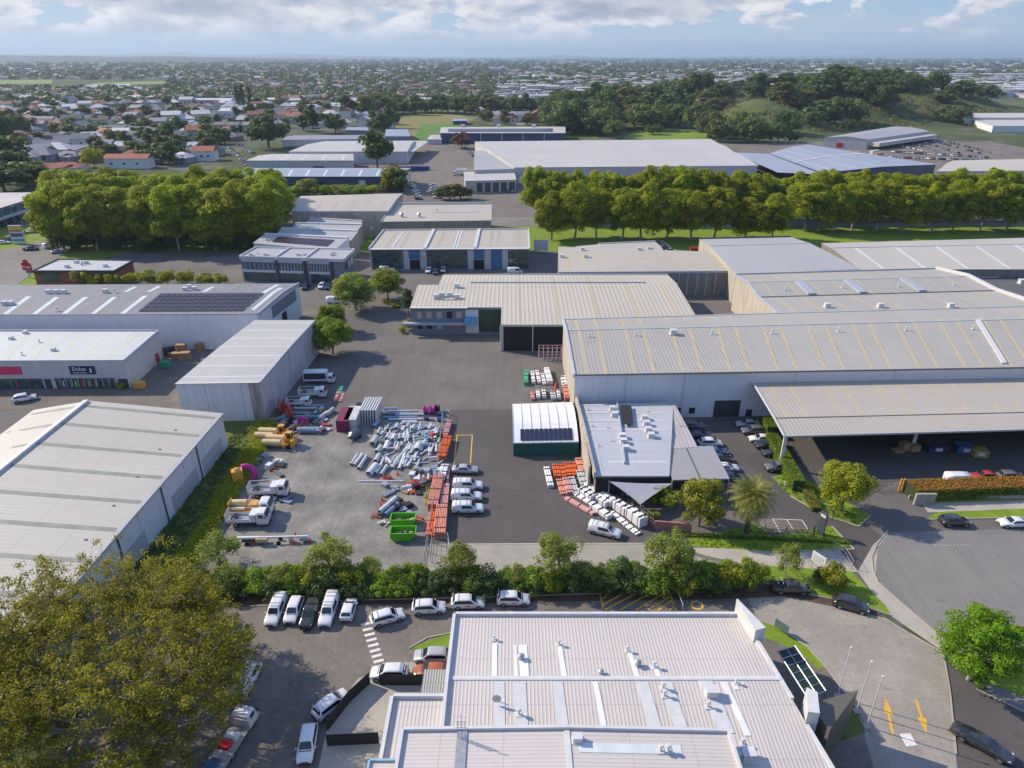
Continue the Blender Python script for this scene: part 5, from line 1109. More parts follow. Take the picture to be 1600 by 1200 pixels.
L_big = leafm('big_tree_leaves', (.085, .08, .012), (.47, .405, .03), .48); L_bright = leafm('bright_leaves', (.09, .20, .010), (.27, .52, .02), .5); L_red = leafm('red_leaves', (.07, .02, .02), (.20, .05, .045), .3)
L_ftip = leafm('orange_tip_leaves', (.36, .26, .02), (.66, .27, .05), .4); L_far = leafm('distant_leaves', (.05, .085, .02), (.17, .21, .05), .3); L_farb = leafm('distant_brown_leaves', (.08, .08, .025), (.23, .20, .06), .3)
L_weed = leafm('weed_leaves', (.20, .28, .01), (.62, .68, .03), .55); L_palm = leafm('palm_leaves', (.07, .11, .02), (.46, .46, .10), .3, .4); L_mag = leafm('glossy_leaves', (.08, .11, .010), (.42, .38, .035), .35, .35)
def tree_proto(name, parts): return Proto(name, [(n, me, -1, (0, 0, 0)) for n, me in parts])
def mk(name, h, cr, cz0, nc, nl, ls, lm, clr, up=.3, bark=None, tr=.35, nb=6, droop=0, flat=.8, shell=(.55, 1.0), fork=.35, seed=1, lean=.6, fill=.25):
    rad = (cr, cr, (h - cz0) / 2); zc = (h + cz0) / 2
    P, N = clumpy(nc, nl, rad, zc, clr, up, shell, flat, droop=droop, fill=fill)
    return tree_proto(name, [('trunk', trunk_mesh(h, tr, cr, zc, nb, bark, lean, fork, seed)), ('crown', leaf_mesh('crown', P, N, ls, lm))])
PL = [mk('plane_tree', 22, 6.8, 1.0 + i * .4, 120, 250, .66, L_plane, 2.3, .5, m_bark_pale, .45, 7, seed=i, fork=.22) for i in range(4)]
GUM = [mk('young_gum_tree', 6.6, 2.3, 1.6, 30, 150, .26, L_gum, .85, .1, m_bark_pale, .12, 6, droop=1.2, seed=i, fill=.15) for i in range(3)]
SHR = [mk('shrub', 3.0, 1.7, .1, 22, 130, .26, (L_hedge, L_gum, L_dark, L_yel)[i], .75, .35, None, .08, 4, seed=i) for i in range(4)]
RND = [mk('round_tree', 7.0, 3.6, .9, 60, 230, .34, (L_hedge, L_gum)[i], 1.15, .35, None, .2, 5, seed=i) for i in range(2)]
MAG = mk('magnolia_tree', 8.2, 4.0, 1.0, 60, 260, .34, L_mag, 1.2, .3, None, .22, 6)
MAG2 = mk('magnolia_tree', 7.2, 3.6, 1.2, 55, 250, .32, L_yel, 1.1, .35, None, .22, 6, seed=3)
BRT = mk('bright_green_tree', 8.2, 4.2, 1.8, 60, 300, .30, L_bright, 1.15, .5, m_bark_pale, .22, 7, flat=.45, fill=.12)
FAR = [mk('distant_tree', 12, (5.0, 5.5, 4.2, 2.2)[i], 1.2, (34, 30, 34, 26)[i], 46, (1.5, 1.5, 1.5, 1.0)[i], (L_dark, L_far, L_farb, L_dark)[i], (2.0, 2.1, 1.8, 1.2)[i], .35, None, .4, 4, seed=i) for i in range(4)]
FIR = mk('conifer', 16, 3.0, 1.5, 40, 60, 1.0, L_dark, 1.1, .2, None, .3, 5)
RED = mk('copper_tree', 12, 5.5, 1.0, 34, 60, 1.2, L_red, 2.0, .35, None, .35, 5)
RBIG = [mk('spreading_tree', 13, 8.0, .8, 46, 70, 1.3, (L_far, L_dark)[i], 2.6, .35, None, .5, 6, seed=i) for i in range(2)]
def put_tree(pr, u, vb, h, w=None, label='', group=None, cat='tree', name=None, rz=None, z=0.0, wy=None):
    """tree whose foot is under photo point (u, vb); h, w are height and width in metres"""
    H0 = {id(x): y for x, y in TREEH}[id(pr)]; p = at(u, vb, z); s = h / H0[0]; sw = (w / (2 * H0[1])) if w else s
    return pr.spawn((p.x, p.y, z), random.uniform(0, 6.28) if rz is None else rz, label, cat, group, None, (sw, wy or sw, s), name)
TREEH = [(x, (22, 8.2)) for x in PL] + [(x, (6.6, 2.8)) for x in GUM] + [(x, (3.0, 2.1)) for x in SHR] + [(x, (7.0, 3.9)) for x in RND] + [(MAG, (8.4, 4.6)), (MAG2, (7.4, 4.2)), (BRT, (8.4, 4.8)), (FIR, (16, 3.6)), (RED, (12, 6.6))] + [(x, (12, y)) for x, y in zip(FAR, (6, 6.4, 5.2, 2.8))] + [(x, (13, 9.5)) for x in RBIG]
random.seed(11)
ORD = ['first', 'second', 'third', 'fourth', 'fifth', 'sixth', 'seventh', 'eighth', 'ninth', 'tenth', 'eleventh', 'twelfth', 'thirteenth', 'fourteenth', 'fifteenth', 'sixteenth', 'seventeenth', 'eighteenth', 'nineteenth', 'twentieth', 'twenty-first', 'twenty-second', 'twenty-third', 'twenty-fourth', 'twenty-fifth', 'twenty-sixth', 'twenty-seventh', 'twenty-eighth', 'twenty-ninth', 'thirtieth'] 
# left plane tree mass: three rows
k = 0
for r, (vb, us) in enumerate(((388, range(100, 430, 29)), (368, range(108, 440, 36)), (350, range(112, 450, 34)))):
    for i, u in enumerate(us):
        put_tree(PL[k % 4], u + random.uniform(-7, 7), vb + random.uniform(-3, 3), random.uniform(22, 25), random.uniform(19, 22), f'plane tree, {ORD[i]} from the left in the {("front", "middle", "back")[r]} row of the left clump', 'plane trees in the left clump', wy=random.uniform(.95, 1.5)); k += 1
for r, (vb, us, hh) in enumerate(((374, (862, 898, 934, 968, 1004, 1040, 1078, 1118, 1160, 1204), 21.5), (344, range(838, 1630, 28), 22.3), (362, (1262, 1300, 1335, 1372, 1412, 1455, 1492, 1530, 1570, 1605), 20.5))):
    for i, u in enumerate(us):
        put_tree(PL[k % 4], u + random.uniform(-5, 5), vb + random.uniform(-2, 2), hh + random.uniform(-2.8, 1.6) - (2.2 if u > 1150 and u < 1240 else 0), random.uniform(14.5, 18.5), f'plane tree, {ORD[i]} from the left in the {("near left", "far", "near right")[r]} row behind the warehouses', 'plane trees in the long row', wy=random.uniform(.8, 1.35)); k += 1
for i in range(13): put_tree(SHR[2], 98 + i * 27 + random.uniform(-5, 5), 389 + random.uniform(-4, 2), random.uniform(5, 8), random.uniform(10, 13), f'dark bush added as shade, {ORD[i]} from the left beneath the left plane tree clump', 'added shade bushes beneath the left clump', 'bush', 'bush')  # dark bushes added to fill the shaded underside of the plane crowns
# trees by the lanes
gl = 'round trees along the central lane'
put_tree(RND[0], 520, 553, 9.0, 10.0, 'round tree at the front end of the lane trees beside the slab shed', gl); put_tree(RND[0], 521, 519, 7.6, 8.4, 'lower round tree behind the front lane tree', gl)
put_tree(RND[1], 556, 485, 10.4, 12.6, 'largest round tree on the lane, left of the forked drive', gl); put_tree(RND[1], 607, 468, 9.4, 10.6, 'round tree on the traffic island outside the glass fronts', gl)
put_tree(FIR, 638, 492, 8, 3.5, 'small conifer at the left corner of the ribbed roof building', cat='tree'); put_tree(SHR[3], 624, 420, 2, 3, 'little bush at the corner of the glass workshops', cat='bush')
put_tree(MAG, 1091, 822, 8.4, 8.6, 'round glossy tree in front of the grey carport'); put_tree(MAG2, 1314, 798, 9.0, 9.4, 'round yellow green tree between the clipped hedge and the gate')
put_tree(BRT, 1512, 1062, 9.5, 11.5, 'bright green street tree at the right edge of the driveway')
for i, (u, vb, h, w, pr) in enumerate(((345, 888, 5.6, 7.0, 0), (516, 900, 6.4, 8.0, 1), (577, 905, 3.6, 4.5, 2), (717, 908, 6.6, 6.0, 2), (872, 908, 8.8, 7.0, 0), (1040, 905, 8.4, 7.4, 1), (1068, 910, 6.0, 5.0, 2), (1226, 900, 5.6, 4.4, 0))):
    put_tree(GUM[pr], u, vb, h, w, f'wispy young gum tree, {ORD[i]} from the left along the planted strip', 'young gum trees along the planted strip')
k = 0; u = 236; lst = []; cnt_ = {}; cn2 = {}
while u < 1150:
    lst.append(u); u += random.uniform(15, 24)
for i, u in enumerate(lst):
    t = random.choice((0, 0, 1, 2, 2, 3)); vb = 916 + random.uniform(-4, 9)
    SZ = random.uniform(2.3, 3.6); cnt_[t] = cnt_.get(t, 0) + 1; put_tree(SHR[t], u, vb, SZ, SZ * random.uniform(1.3, 1.7), f'{("green", "olive", "dark", "yellowish")[t]} shrub in the planted strip, {ORD[cnt_[t] - 1]} of its colour from the left', f'{("green", "olive", "dark", "yellowish")[t]} shrubs in the planted strip', 'shrub')
for i, u in enumerate(range(190, 1140, 27)):
    t = random.choice((2, 2, 0, 2)); SZ = random.uniform(1.8, 2.6); cn2[t] = cn2.get(t, 0) + 1; put_tree(SHR[t], u + random.uniform(-8, 8), 930 + random.uniform(-3, 3) - (u > 700) * 8, SZ, SZ * 1.7, f'low {("green", "olive", "dark", "yellowish")[t]} shrub at the foot of the planted strip, {ORD[min(29, cn2[t] - 1)]} from the left', f'low {("green", "olive", "dark", "yellowish")[t]} shrubs under the strip', 'shrub')
for u, vb, h, w, t, l in ((1170, 912, 3.6, 5.6, 0, 'bushy green shrub left of the white signboard'), (1128, 905, 2.8, 4.0, 0, 'green shrub right of the gum trees'), (1298, 917, 3.6, 4.6, 3, 'yellow green bush beside the white signboard'), (1277, 912, 2.6, 2.2, 2, 'thin dark shrub left of the yellow bush'), (935, 905, 2.6, 2.2, 2, 'small dark conical shrub between two gum trees'), (990, 908, 3.0, 4.0, 0, 'leafy green shrub below the white pipe bundles'),
        (640, 515, 2.6, 4.0, 0, 'clipped bush at the left corner of the blue wing'), (628, 520, 1.6, 2.4, 3, 'small yellow bush by the lane at the blue wing'), (620, 478, 1.2, 3.0, 3, 'low bush on the island tip'), (905, 422, 2, 3, 3, 'yellow bush at the right end of the glass fronts'), (190, 608, 1.6, 2.6, 3, 'lime green bush at the corner of the paint shop'), (1035, 790, 3.4, 5.4, 0, 'leafy shrub in the courtyard below the shade sail'), (1020, 812, 1.6, 2.6, 3, 'low yellow shrub inside the brick corner'), (1000, 775, 2.2, 3.4, 0, 'dark green shrub under the sail corner')):
    put_tree(SHR[t], u, vb, h, w, l, None, 'bush', 'bush')
for i, (u, w) in enumerate(((128, 7.5), (152, 7), (178, 6.5), (205, 6.5), (232, 8), (262, 8), (292, 7.5), (322, 7.5), (345, 6))): put_tree(SHR[3], u, 445, 4.6 if i in (0, 4, 5, 6) else 3.6, w, f'golden bush, {ORD[i]} from the left behind the solar roof building', 'golden bushes behind the solar roof', 'bush', 'bush')
for i in range(12): put_tree(SHR[3], 5 + i * 7.5, 375 - i * 2.1, 1.2, 3, f'low roadside bush, {ORD[i]} from the left by the retail car park', 'low bushes by the retail car park', 'bush', 'bush')
# clipped hedges
def hedge(pts, w, h, label, lm, n, ls=.22, top=None, name='clipped_hedge'):
    P = [at(*p) for p in pts]; e = empty(name, P[0], 0, label, 'hedge'); Ps = []; Ns = []; tops = []
    segs = list(zip(P, P[1:])); tot = sum((b - a).length for a, b in segs)
    for a, b in segs:
        d = (b - a); l = d.length; d.normalize(); nn = Vector((-d.y, d.x, 0)); m = int(n * l / tot)
        u_ = rng.uniform(0, l, m); f = rng.uniform(0, 2 * h + w, m); bump = rng.normal(size=m) * .09
        y = np.where(f < h, -w / 2, np.where(f < h + w, f - h - w / 2, w / 2)); z = np.where(f < h, f, np.where(f < h + w, h, 2 * h + w - f))
        ny = np.where(f < h, -1., np.where(f < h + w, 0., 1.)); nz = np.where((f >= h) & (f < h + w), 1., 0.)
        y = y + ny * bump; z = z + nz * bump + .05
        Ps.append(np.stack([a.x + d.x * u_ + nn.x * y - P[0].x, a.y + d.y * u_ + nn.y * y - P[0].y, z], 1)); Ns.append(np.stack([nn.x * ny, nn.y * ny, nz], 1) + rng.normal(size=(m, 3)) * .5)
        m2 = MB(); c = (a + b) / 2; m2.box((c.x, c.y, h / 2 - .03), (l, w - .25, h - .1), math.atan2(d.y, d.x)); o = child(m2, 'stems', m_dark_leafcore, e)
    Pa = np.concatenate(Ps); Na = np.concatenate(Ns); sel = Pa[:, 2] > h * .93 if top else np.zeros(len(Pa), bool)
    o = bpy.data.objects.new('foliage', leaf_mesh('foliage', Pa[~sel], Na[~sel], ls, lm)); C.objects.link(o); o.parent = e
    if top: o = bpy.data.objects.new('foliage_top', leaf_mesh('foliage_top', Pa[sel], Na[sel], ls, top)); C.objects.link(o); o.parent = e
    return e
m_dark_leafcore = plain('hedge_core', (.03, .05, .015), .95, 0, .3, 3)
hedge([(1418, 776), (1900, 758)], 3.2, 2.3, 'long clipped hedge with orange red tips along the canopy yard', L_hedge, 26000, .26, L_ftip)
hedge([(1203, 692), (1246, 768)], 2.0, 2.2, 'tall clipped hedge between the car park and canopy, front part', L_hedge, 9000, .24); hedge([(1196, 668), (1204, 684)], 1.8, 2.4, 'short clipped hedge piece behind the canopy post', L_hedge, 3000, .24)
hedge([(1258, 765), (1275, 800)], 1.4, .8, 'low untidy hedge below the tall clipped hedge', L_yel, 2500, .22); hedge([(655, 516), (726, 517)], 1.4, 1.2, 'dark low hedge along the blue wing', L_hedge, 3500, .25)
hedge([(600, 470), (622, 482)], 1.4, .7, 'low hedge curving round the island tree', L_yel, 1500, .22); hedge([(1035, 835), (1330, 849)], .8, .35, 'low ground cover strip along the concrete path', L_hedge, 2500, .2)
m = MB(); c = at(1444, 795); m.box((c.x + .5, c.y + 1.2, 1.1), (3.4, .4, 2.2)); c2 = at(1560, 782); m.box((c2.x + 7, c2.y + .5, .35), (44, .3, .7)); m.build('garden_wall', m_conc, label='grey concrete wall built into the end of the red tipped hedge', cat='wall')
# palm
def palm():
    m = MB(); h = 6.2
    for i in range(10): m.cyl((0, 0, h * i / 10), (0, 0, h * (i + 1) / 10), .42 - .01 * (i % 2), .36 + .03 * (i % 2), n=9, cap=False)
    parts = [('trunk', m.mesh('trunk', plain('palm_trunk', (.11, .075, .05), .95, 0, .4, 4, bump=.6)))]
    V = []; F = []
    for i in range(140):
        a = i * 2.399; el = 1.35 - 2.35 * (i / 140); l = random.uniform(3.6, 4.4); d = Vector((math.cos(a), math.sin(a), 0)); p = Vector((0, 0, h + .3)); sd_ = Vector((-d.y, d.x, 0)); prev = None
        for s_ in range(11):
            f = s_ / 10; ang = el - f * f * 1.25; q = p + (d * math.cos(ang) + Vector((0, 0, math.sin(ang)))) * (l / 10); t = (q - p).normalized()
            up = sd_.cross(t).normalized(); w = .9 * math.sin(math.pi * min(1, .12 + f * .86)) + .05
            for sg in (-1, 1):
                for r_ in range(2):
                    b0 = len(V); base = p.lerp(q, .5 * r_); tip = base + (sd_ * sg * w + t * .35 * w - up * (.28 * w) * 1) ; V += [base, base + t * .09, tip]; F.append((b0, b0 + 1, b0 + 2))
            b0 = len(V); V += [p - sd_ * .03, p + sd_ * .03, q + sd_ * .02, q - sd_ * .02]; F.append((b0, b0 + 1, b0 + 2, b0 + 3)); p = q
    m = MB(); m.add(V, F); parts.append(('fronds', m.mesh('fronds', L_palm)))
    m = MB()
    for i in range(40): a = random.uniform(0, 6.28); r = random.uniform(.3, .9); m.cyl((0, 0, h + .2), (math.cos(a) * r, math.sin(a) * r, h + .3 + random.uniform(-.3, .7)), .05, .1, n=5)
    parts.append(('fruit_stalks', m.mesh('fruit_stalks', plain('palm_fruit', (.42, .20, .05), .7))))
    return tree_proto('palm_tree', parts)
p = at(1166, 832); palm().spawn((p.x, p.y, 0), 0, 'large date palm with orange fruit stalks beside the car park lane', 'palm tree')
# big foreground tree
def big_tree():
    rd = random.Random(5); h = 14.5; Rr = 15.5; m = MB(); tips = []
    def grow(p, d, l, r, dep):
        q = p + d * l; m.cyl(p, q, r, r * .72, n=6 if dep < 3 else 4, cap=False)
        if dep >= 2: tips.append((q, dep))
        if dep == 6: return
        for i in range(3 if dep < 3 else 2):
            a = rd.uniform(0, 6.28); s_ = rd.uniform(.35, .75); x = d.orthogonal().normalized(); nd = (d + (Matrix.Rotation(a, 3, d) @ x) * s_ + Vector((0, 0, .04))); nd.z *= .82; nd.normalize(); grow(q, nd, l * rd.uniform(.7, .92), r * .62, dep + 1)
    for i in range(7):
        a = i * .9; grow(Vector((0, 0, .5)), Vector((math.cos(a) * .75, math.sin(a) * .75, .8)).normalized(), 4.6, .42, 0)
    m.cyl((0, 0, -.2), (0, 0, 1.2), 1.0, .7, n=10)
    P = []; N = []
    T_ = np.array([t[0] for t in tips if t[1] >= 3]); 
    c = T_[rng.integers(0, len(T_), 1900)]; c = c + rng.normal(size=c.shape) * 1.1
    c2 = dirs(900, .3); c2 = c2[c2[:, 2] > -.1] * rng.uniform(.8, 1.0, (1, 1)) * np.array([Rr, Rr, 8.0]) + np.array([0, 0, 6.2])
    cc = np.concatenate([c, c2]); rr = np.hypot(cc[:, 0] / Rr, cc[:, 1] / Rr); cc = cc[rr < 1.08]
    for q in cc:
        k_ = int(rng.integers(30, 95)); e = dirs(k_, .35); r = rng.uniform(.5, 1.35); P.append(q + e * rng.uniform(.3, 1, (k_, 1)) * np.array([r, r, r * .55])); N.append(e + rng.normal(size=(k_, 3)) * .5 + np.array([0, 0, .3]))
    return tree_proto('spreading_tree', [('trunk', m.mesh('trunk', plain('grey_bark', (.22, .19, .16), .9, 0, .35, 1.5, bump=.5), True)), ('crown', leaf_mesh('crown', np.concatenate(P), np.concatenate(N), .27, L_big))])
p = at(150, 1075, 7.0); big_tree().spawn((p.x, p.y, 0), 0, 'huge spreading olive leaved tree filling the bottom left corner', 'tree')
# weeds on the bank beside the pale grey warehouse
def scatter(name, poly, n, hs, ls, lm, label, nl=30):
    P_ = [at(*p) for p in poly]; xs = [p.x for p in P_]; ys = [p.y for p in P_]; Pn = []; Nn = []; c = 0
    def inside(x, y):
        r = False; j = len(P_) - 1
        for i in range(len(P_)):
            if (P_[i].y > y) != (P_[j].y > y) and x < (P_[j].x - P_[i].x) * (y - P_[i].y) / (P_[j].y - P_[i].y) + P_[i].x: r = not r
            j = i
        return r
    while c < n:
        x, y = random.uniform(min(xs), max(xs)), random.uniform(min(ys), max(ys))
        if not inside(x, y): continue
        c += 1; h = random.uniform(*hs); e = dirs(nl, .6); Pn.append(np.array([x, y, h * .4]) + e * rng.uniform(.2, 1, (nl, 1)) * np.array([h * .9, h * .9, h * .5])); Nn.append(e + np.array([0, 0, .5]))
    me = leaf_mesh(name, np.concatenate(Pn), np.concatenate(Nn), ls, lm); o = bpy.data.objects.new(name, me); C.objects.link(o); return tag(o, label, 'ground cover', kind='stuff')
scatter('bank_weeds', [(400, 664), (434, 660), (420, 690), (394, 735), (348, 815), (302, 893), (258, 902), (300, 850), (352, 755), (392, 695)], 950, (.7, 2.1), .3, L_weed, 'tall yellow green weeds growing along the bank beside the gravel yard')
scatter('bank_grass', [(345, 690), (400, 668), (392, 695), (352, 755), (300, 850), (250, 905), (190, 890)], 900, (.25, .7), .22, L_dark, 'rough green grass on the bank beside the pale warehouse', 24)
scatter('weed_patch', [(664, 760), (676, 755), (678, 785), (666, 800)], 22, (.3, .9), .2, L_yel, 'bright weeds growing in the gravel by the orange tubes', 30)
scatter('grass_tufts', [(1077, 842), (1180, 825), (1300, 828), (1330, 856), (1205, 860), (1065, 853)], 260, (.15, .5), .16, L_hedge, 'tufts of grass on the verge by the path', 20)
scatter('grass_tufts', [(1205, 750), (1240, 745), (1345, 805), (1335, 818), (1290, 804), (1235, 775)], 160, (.2, .7), .18, L_hedge, 'plants on the verge below the round yellow tree', 24)
# ================================================================== mid distance sheds
def big(name, label, z, px, wall, roof, zc=None, **k):
    zz = zc or z + 1.2
    return Shed(name, label, Q(z, *px), [(0, z), (.5, zz), (1, z)], wall, roof, over=.3, **k)
m_roof_f = roofm('distant_pale_roof', (.50, .475, .43), 'x', 1.2, bump=.2, panel=14); m_roof_fb = roofm('distant_blue_roof', (.30, .345, .40), 'x', 1.2, bump=.2, panel=10)
f1 = big('navy_shed', 'long navy blue shed with pale roof behind the left plane trees', 8, ((380, 276), (630, 276), (641, 263), (395, 263)), m_wall_navy, m_roof_fb); f1.put('right', .05, .95, .3, 7, m_trim, 'wall_panel', .1); f1.put('near', .72, .76, 3, 6, m_trim, 'sign_board', .15); f1.put('near', .35, .5, .3, 5, m_dark_in, 'doorway', .1); lights_x(f1, 9, .06, .94, .04, .5, 1.2, m_yellow2 if False else m_palelight)
f2 = big('barrel_roof_shed', 'pale shed with rooflights behind the long navy shed', 7, ((385, 251), (552, 251), (552, 241), (425, 241)), m_wall_white, m_roof_f); f2.put('near', .62, .72, 1, 3.5, m_wall_navy, 'awning', 1.5); lights_x(f2, 5, .12, .9, .05, .95, 1.6, m_trim)
f3 = big('open_ended_shed', 'pale grey shed with open lean-to at its right end', 8, ((452, 237), (636, 237), (648, 220), (507, 221)), m_wall_pale, m_roof_f); f3b = Shed('lean_to', None, Q(7, (636, 237), (646, 237), (668, 221), (648, 220)), [(0, 7), (1, 7)], m_wall_white, m_roof_f, root=f3.o, walls=False)
f4 = Shed('vast_white_warehouse', 'vast white roofed warehouse above the right plane trees', Q(9.3, (803, 262), (1184, 259), (1110, 219), (742, 223)), [(0, 9.3), (.3, 10.4), (.45, 9.6), (.62, 10.6), (.78, 9.8), (1, 10)], m_wall_white, m_roof_f, over=.2)
for k in range(24): f4.strip(.02 + k * .041 - .001, .02 + k * .041 + .001, .01, .99, m_trim_grey, 'roof_joint', .05, .04)
f4b = Shed('front_office', None, Q(6.5, (727, 283), (806, 281), (803, 268), (725, 269)), [(0, 6.5), (1, 6.5)], m_wall_white, m_roof_f, root=f4.o)
for i in range(5): f4b.put('near', .22 + i * .16, .34 + i * .16, .5, 5.4, m_glass, 'window', .1)
f4c = Shed('side_block', None, Q(8.5, (741, 266), (806, 264), (795, 235), (742, 236)), [(0, 8.5), (1, 8.5)], m_wall_white, roofm('grey_side_roof', (.37, .36, .35), 'x', 1.2, bump=.2), root=f4.o)
f5 = big('navy_solar_shed', 'navy blue shed with solar covered roof beside the sports field', 8.5, ((688, 208), (883, 208), (883, 198), (690, 199)), m_wall_navy, m_roof_f)
f5.strip(.06, .9, .1, .45, m_sol2, 'solar_panel', .2, .1)
for k in range(5): f5.put('near', .15 + k * .17, .155 + k * .17, .1, 8.3, m_trim, 'downpipe', .1)
for u in (723, 779, 834): f5.vent(u, 199, 'box', 3)
f7 = Shed('dark_edge_warehouse', 'large blue grey warehouse with dark open sides at right behind the plane trees', Q(8, (1203, 240), (1287, 270), (1462, 257), (1262, 226)), [(0, 8), (.5, 9), (1, 8)], m_wall_navy, m_roof_fb, over=.4)
f7.rail(.49, .51, 0, 1, m_trim, 'ridge_cap', h=.2); f7b = Shed('lean_to', None, Q(7.5, (1146, 238), (1216, 269), (1284, 273), (1200, 241)), [(0, 7.3), (1, 7.6)], m_wall_navy, m_roof_fb, root=f7.o, walls=False)
for f in (.1, .3, .5, .7, .9): f7.strip(0.02, .98, f - .008, f + .008, m_roof_f, 'roof_strip')
f8 = Shed('grey_gable_depot', 'grey gabled depot beside the rows of stored cars', Q(7.5, (1289, 215), (1356, 218), (1452, 205), (1395, 198)), [(0, 7.5), (.5, 9), (1, 7.5)], m_wall_white, roofm('depot_roof', (.34, .33, .325), 'x', 1.2, bump=.2), axis='x', over=.3)
f8.put('right', .02, .98, 2.6, 5.4, m_roof_f, 'awning', 9.0); f8.put('near', .3, .45, .3, 4, m_decal, 'roller_door', .2)
for k in range(8): f8.put('right', .3 + k * .06, .335 + k * .06, .3, 2.5, m_dark_in, 'doorway', .2)
f9 = big('pale_dealership', 'pale low showroom complex at the upper right edge', 8, ((1508, 184), (1700, 184), (1700, 176), (1510, 177)), m_wall_white, m_roof_f); f9b = Shed('front_wing', None, Q(6, (1552, 197), (1700, 197), (1700, 187), (1520, 187)), [(0, 6), (1, 6)], m_wall_pale, m_roof_f, root=f9.o); f9.put('near', .1, .9, .5, 4, m_glass_b, 'window', .2)
f10 = big('cream_roof_shed', 'cream roofed shed peeping over the plane trees at the right edge', 8, ((1465, 268), (1700, 266), (1700, 247), (1490, 251)), m_wall_white, roofm('cream_roof', (.50, .45, .36), 'x', 1.2, bump=.2))
f11 = big('low_grey_hall', 'low grey hall in front of the sports field trees', 5, ((440, 219), (570, 217), (580, 211), (460, 212)), m_wall_pale, roofm('mauve_roof', (.28, .26, .29), 'x', 1.2, bump=.2)); f12 = big('small_gabled_clubhouse', 'small blue grey gabled clubhouse by the sports field', 5, ((602, 213), (640, 213), (634, 203), (606, 203)), m_wall_blue, m_roof_fb, 8)
f13 = big('club_pavilion', 'dark roofed pavilion with tilted canopy left of the clubhouse', 6, ((540, 203), (575, 204), (573, 199), (545, 199)), m_wall_blue, m_roof_fb); f14 = big('blue_roof_pavilion', 'little blue pavilion standing on the sports field', 4, ((708, 189), (730, 189), (729, 186), (709, 186)), m_wall_navy, m_roof_fb)
f15 = big('pale_lowrise', 'pale low building behind the copper trees beside the navy solar shed', 4, ((668, 218), (690, 218), (690, 211), (676, 211)), m_wall_white, m_roof_f)
cont = plain('container_blue', (.02, .07, .2), .5); 
def container(u, v, hd, mat, label, L_=6.1, group=None, z=0):
    m = MB(); m.box((0, 0, 1.3), (L_, 2.44, 2.5)); 
    for k in range(int(L_ / .3)): m.box((-L_ / 2 + .15 + k * .3, -1.235, 1.3), (.12, .05, 2.2)); m.box((-L_ / 2 + .15 + k * .3, 1.235, 1.3), (.12, .05, 2.2))
    e = empty('shipping_container', at(u, v, z), R(hd), label, 'container', group); o = m.build('body', mat, e, origin=(0, 0, 0))
    m = MB()
    for x in (-.6, -.15, .15, .6): m.cyl((L_ / 2 + .05, x, .2), (L_ / 2 + .05, x, 2.4), .03, n=5)
    o = m.build('door_bars', m_steel, e, origin=(0, 0, 0)); return e
container(657, 266, 0, cont, 'blue shipping container at the right end of the navy shed', 12); container(1096, 397, 0, P_RED, 'red container with dark openings behind the striped roof shed', 9)
gcn = 'containers behind the right plane trees'
for u, v, h, mt, l in ((1198, 262, 80, P_RED, 'red container standing at the left of the dark edged warehouse'), (1206, 264, 80, plain('container_green', (.02, .16, .07), .5), 'green container between two red ones'), (1214, 266, 80, P_RED, 'red container nearest the dark edged warehouse'), (1204, 290, 20, MATS['container_green'], 'green container lowest above the plane trees'), (1226, 287, 10, P_RED, 'red container beside the lowest green one'), (1240, 284, 10, cont, 'blue container beyond the plane trees')): container(u, v, h, mt, l, 10, gcn)
for i, (u, v) in enumerate(((1322, 241), (1340, 242), (1350, 246), (1366, 240), (1372, 244))): put_tree(SHR[3], u, v + 3, 5, 14, f'yellow bus shaped mass, {ORD[i]} in the storage yard', None, 'bush') if False else container(u, v, 40, P_YEL if i != 3 else P_WHITE, f'{"yellow" if i != 3 else "white"} parked bus, {ORD[i]} from the left in the storage yard', 11, 'buses in the storage yard')
# ================================================================== sports field, hill, suburbs
sheet('sports_field', [(618, 182), (700, 177), (745, 185), (728, 194), (640, 222), (618, 216)], .05, groundm('dry_turf', (.15, .15, .05), (.24, .20, .07), .01, .3, bump=.1)); sheet('sports_field', [(660, 194), (728, 192), (716, 207), (668, 222), (645, 219)], .09, groundm('green_turf', (.07, .17, .02), (.10, .20, .03), .03, .3, bump=.1))
for q in ([(880, 195), (925, 195), (935, 216), (880, 216)], [(970, 218), (990, 206), (1080, 203), (1140, 218)], ):
    sheet('hill_grass', q, .05, m_grass)
for q in ([(-40, 126), (84, 125), (80, 131), (-40, 133)], [(10, 135), (55, 135), (52, 139), (12, 140)], [(140, 130), (260, 127), (262, 131), (150, 133)]): sheet('far_meadow', q, .3, groundm('far_meadow', (.13, .20, .03), (.19, .25, .05), .004, .05, bump=0))
sheet('estuary', [(110, 134), (200, 131), (205, 134), (150, 137)], .35, plain('estuary_water', (.42, .46, .50), .3, 0, .05, .01))
def hills(name, f, x0, x1, y0, y1, nx, ny, mat):
    m = MB(); 
    vs = [(x0 + (x1 - x0) * i / nx, y0 + (y1 - y0) * j / ny, 0) for j in range(ny + 1) for i in range(nx + 1)]; vs = [(x, y, f(x, y)) for x, y, _ in vs]
    m.add(vs, [(j * (nx + 1) + i, j * (nx + 1) + i + 1, (j + 1) * (nx + 1) + i + 1, (j + 1) * (nx + 1) + i) for j in range(ny) for i in range(nx)])
    return m.build(name, mat, kind='structure', origin=(0, 0, 0), smooth=True)
from mathutils import noise as mn
HG = []
def gq(u, y, vtop, sx, sy):
    p = ray_y(u, vtop, y); HG.append((p.x, p.y, p.z, sx, sy))
for a in ((1195, 790, 154, 48, 60), (1330, 860, 142, 75, 60), (1440, 1000, 140, 110, 90), (1100, 960, 150, 80, 70), (960, 880, 166, 60, 60), (1240, 1050, 134, 120, 90)): gq(*a)
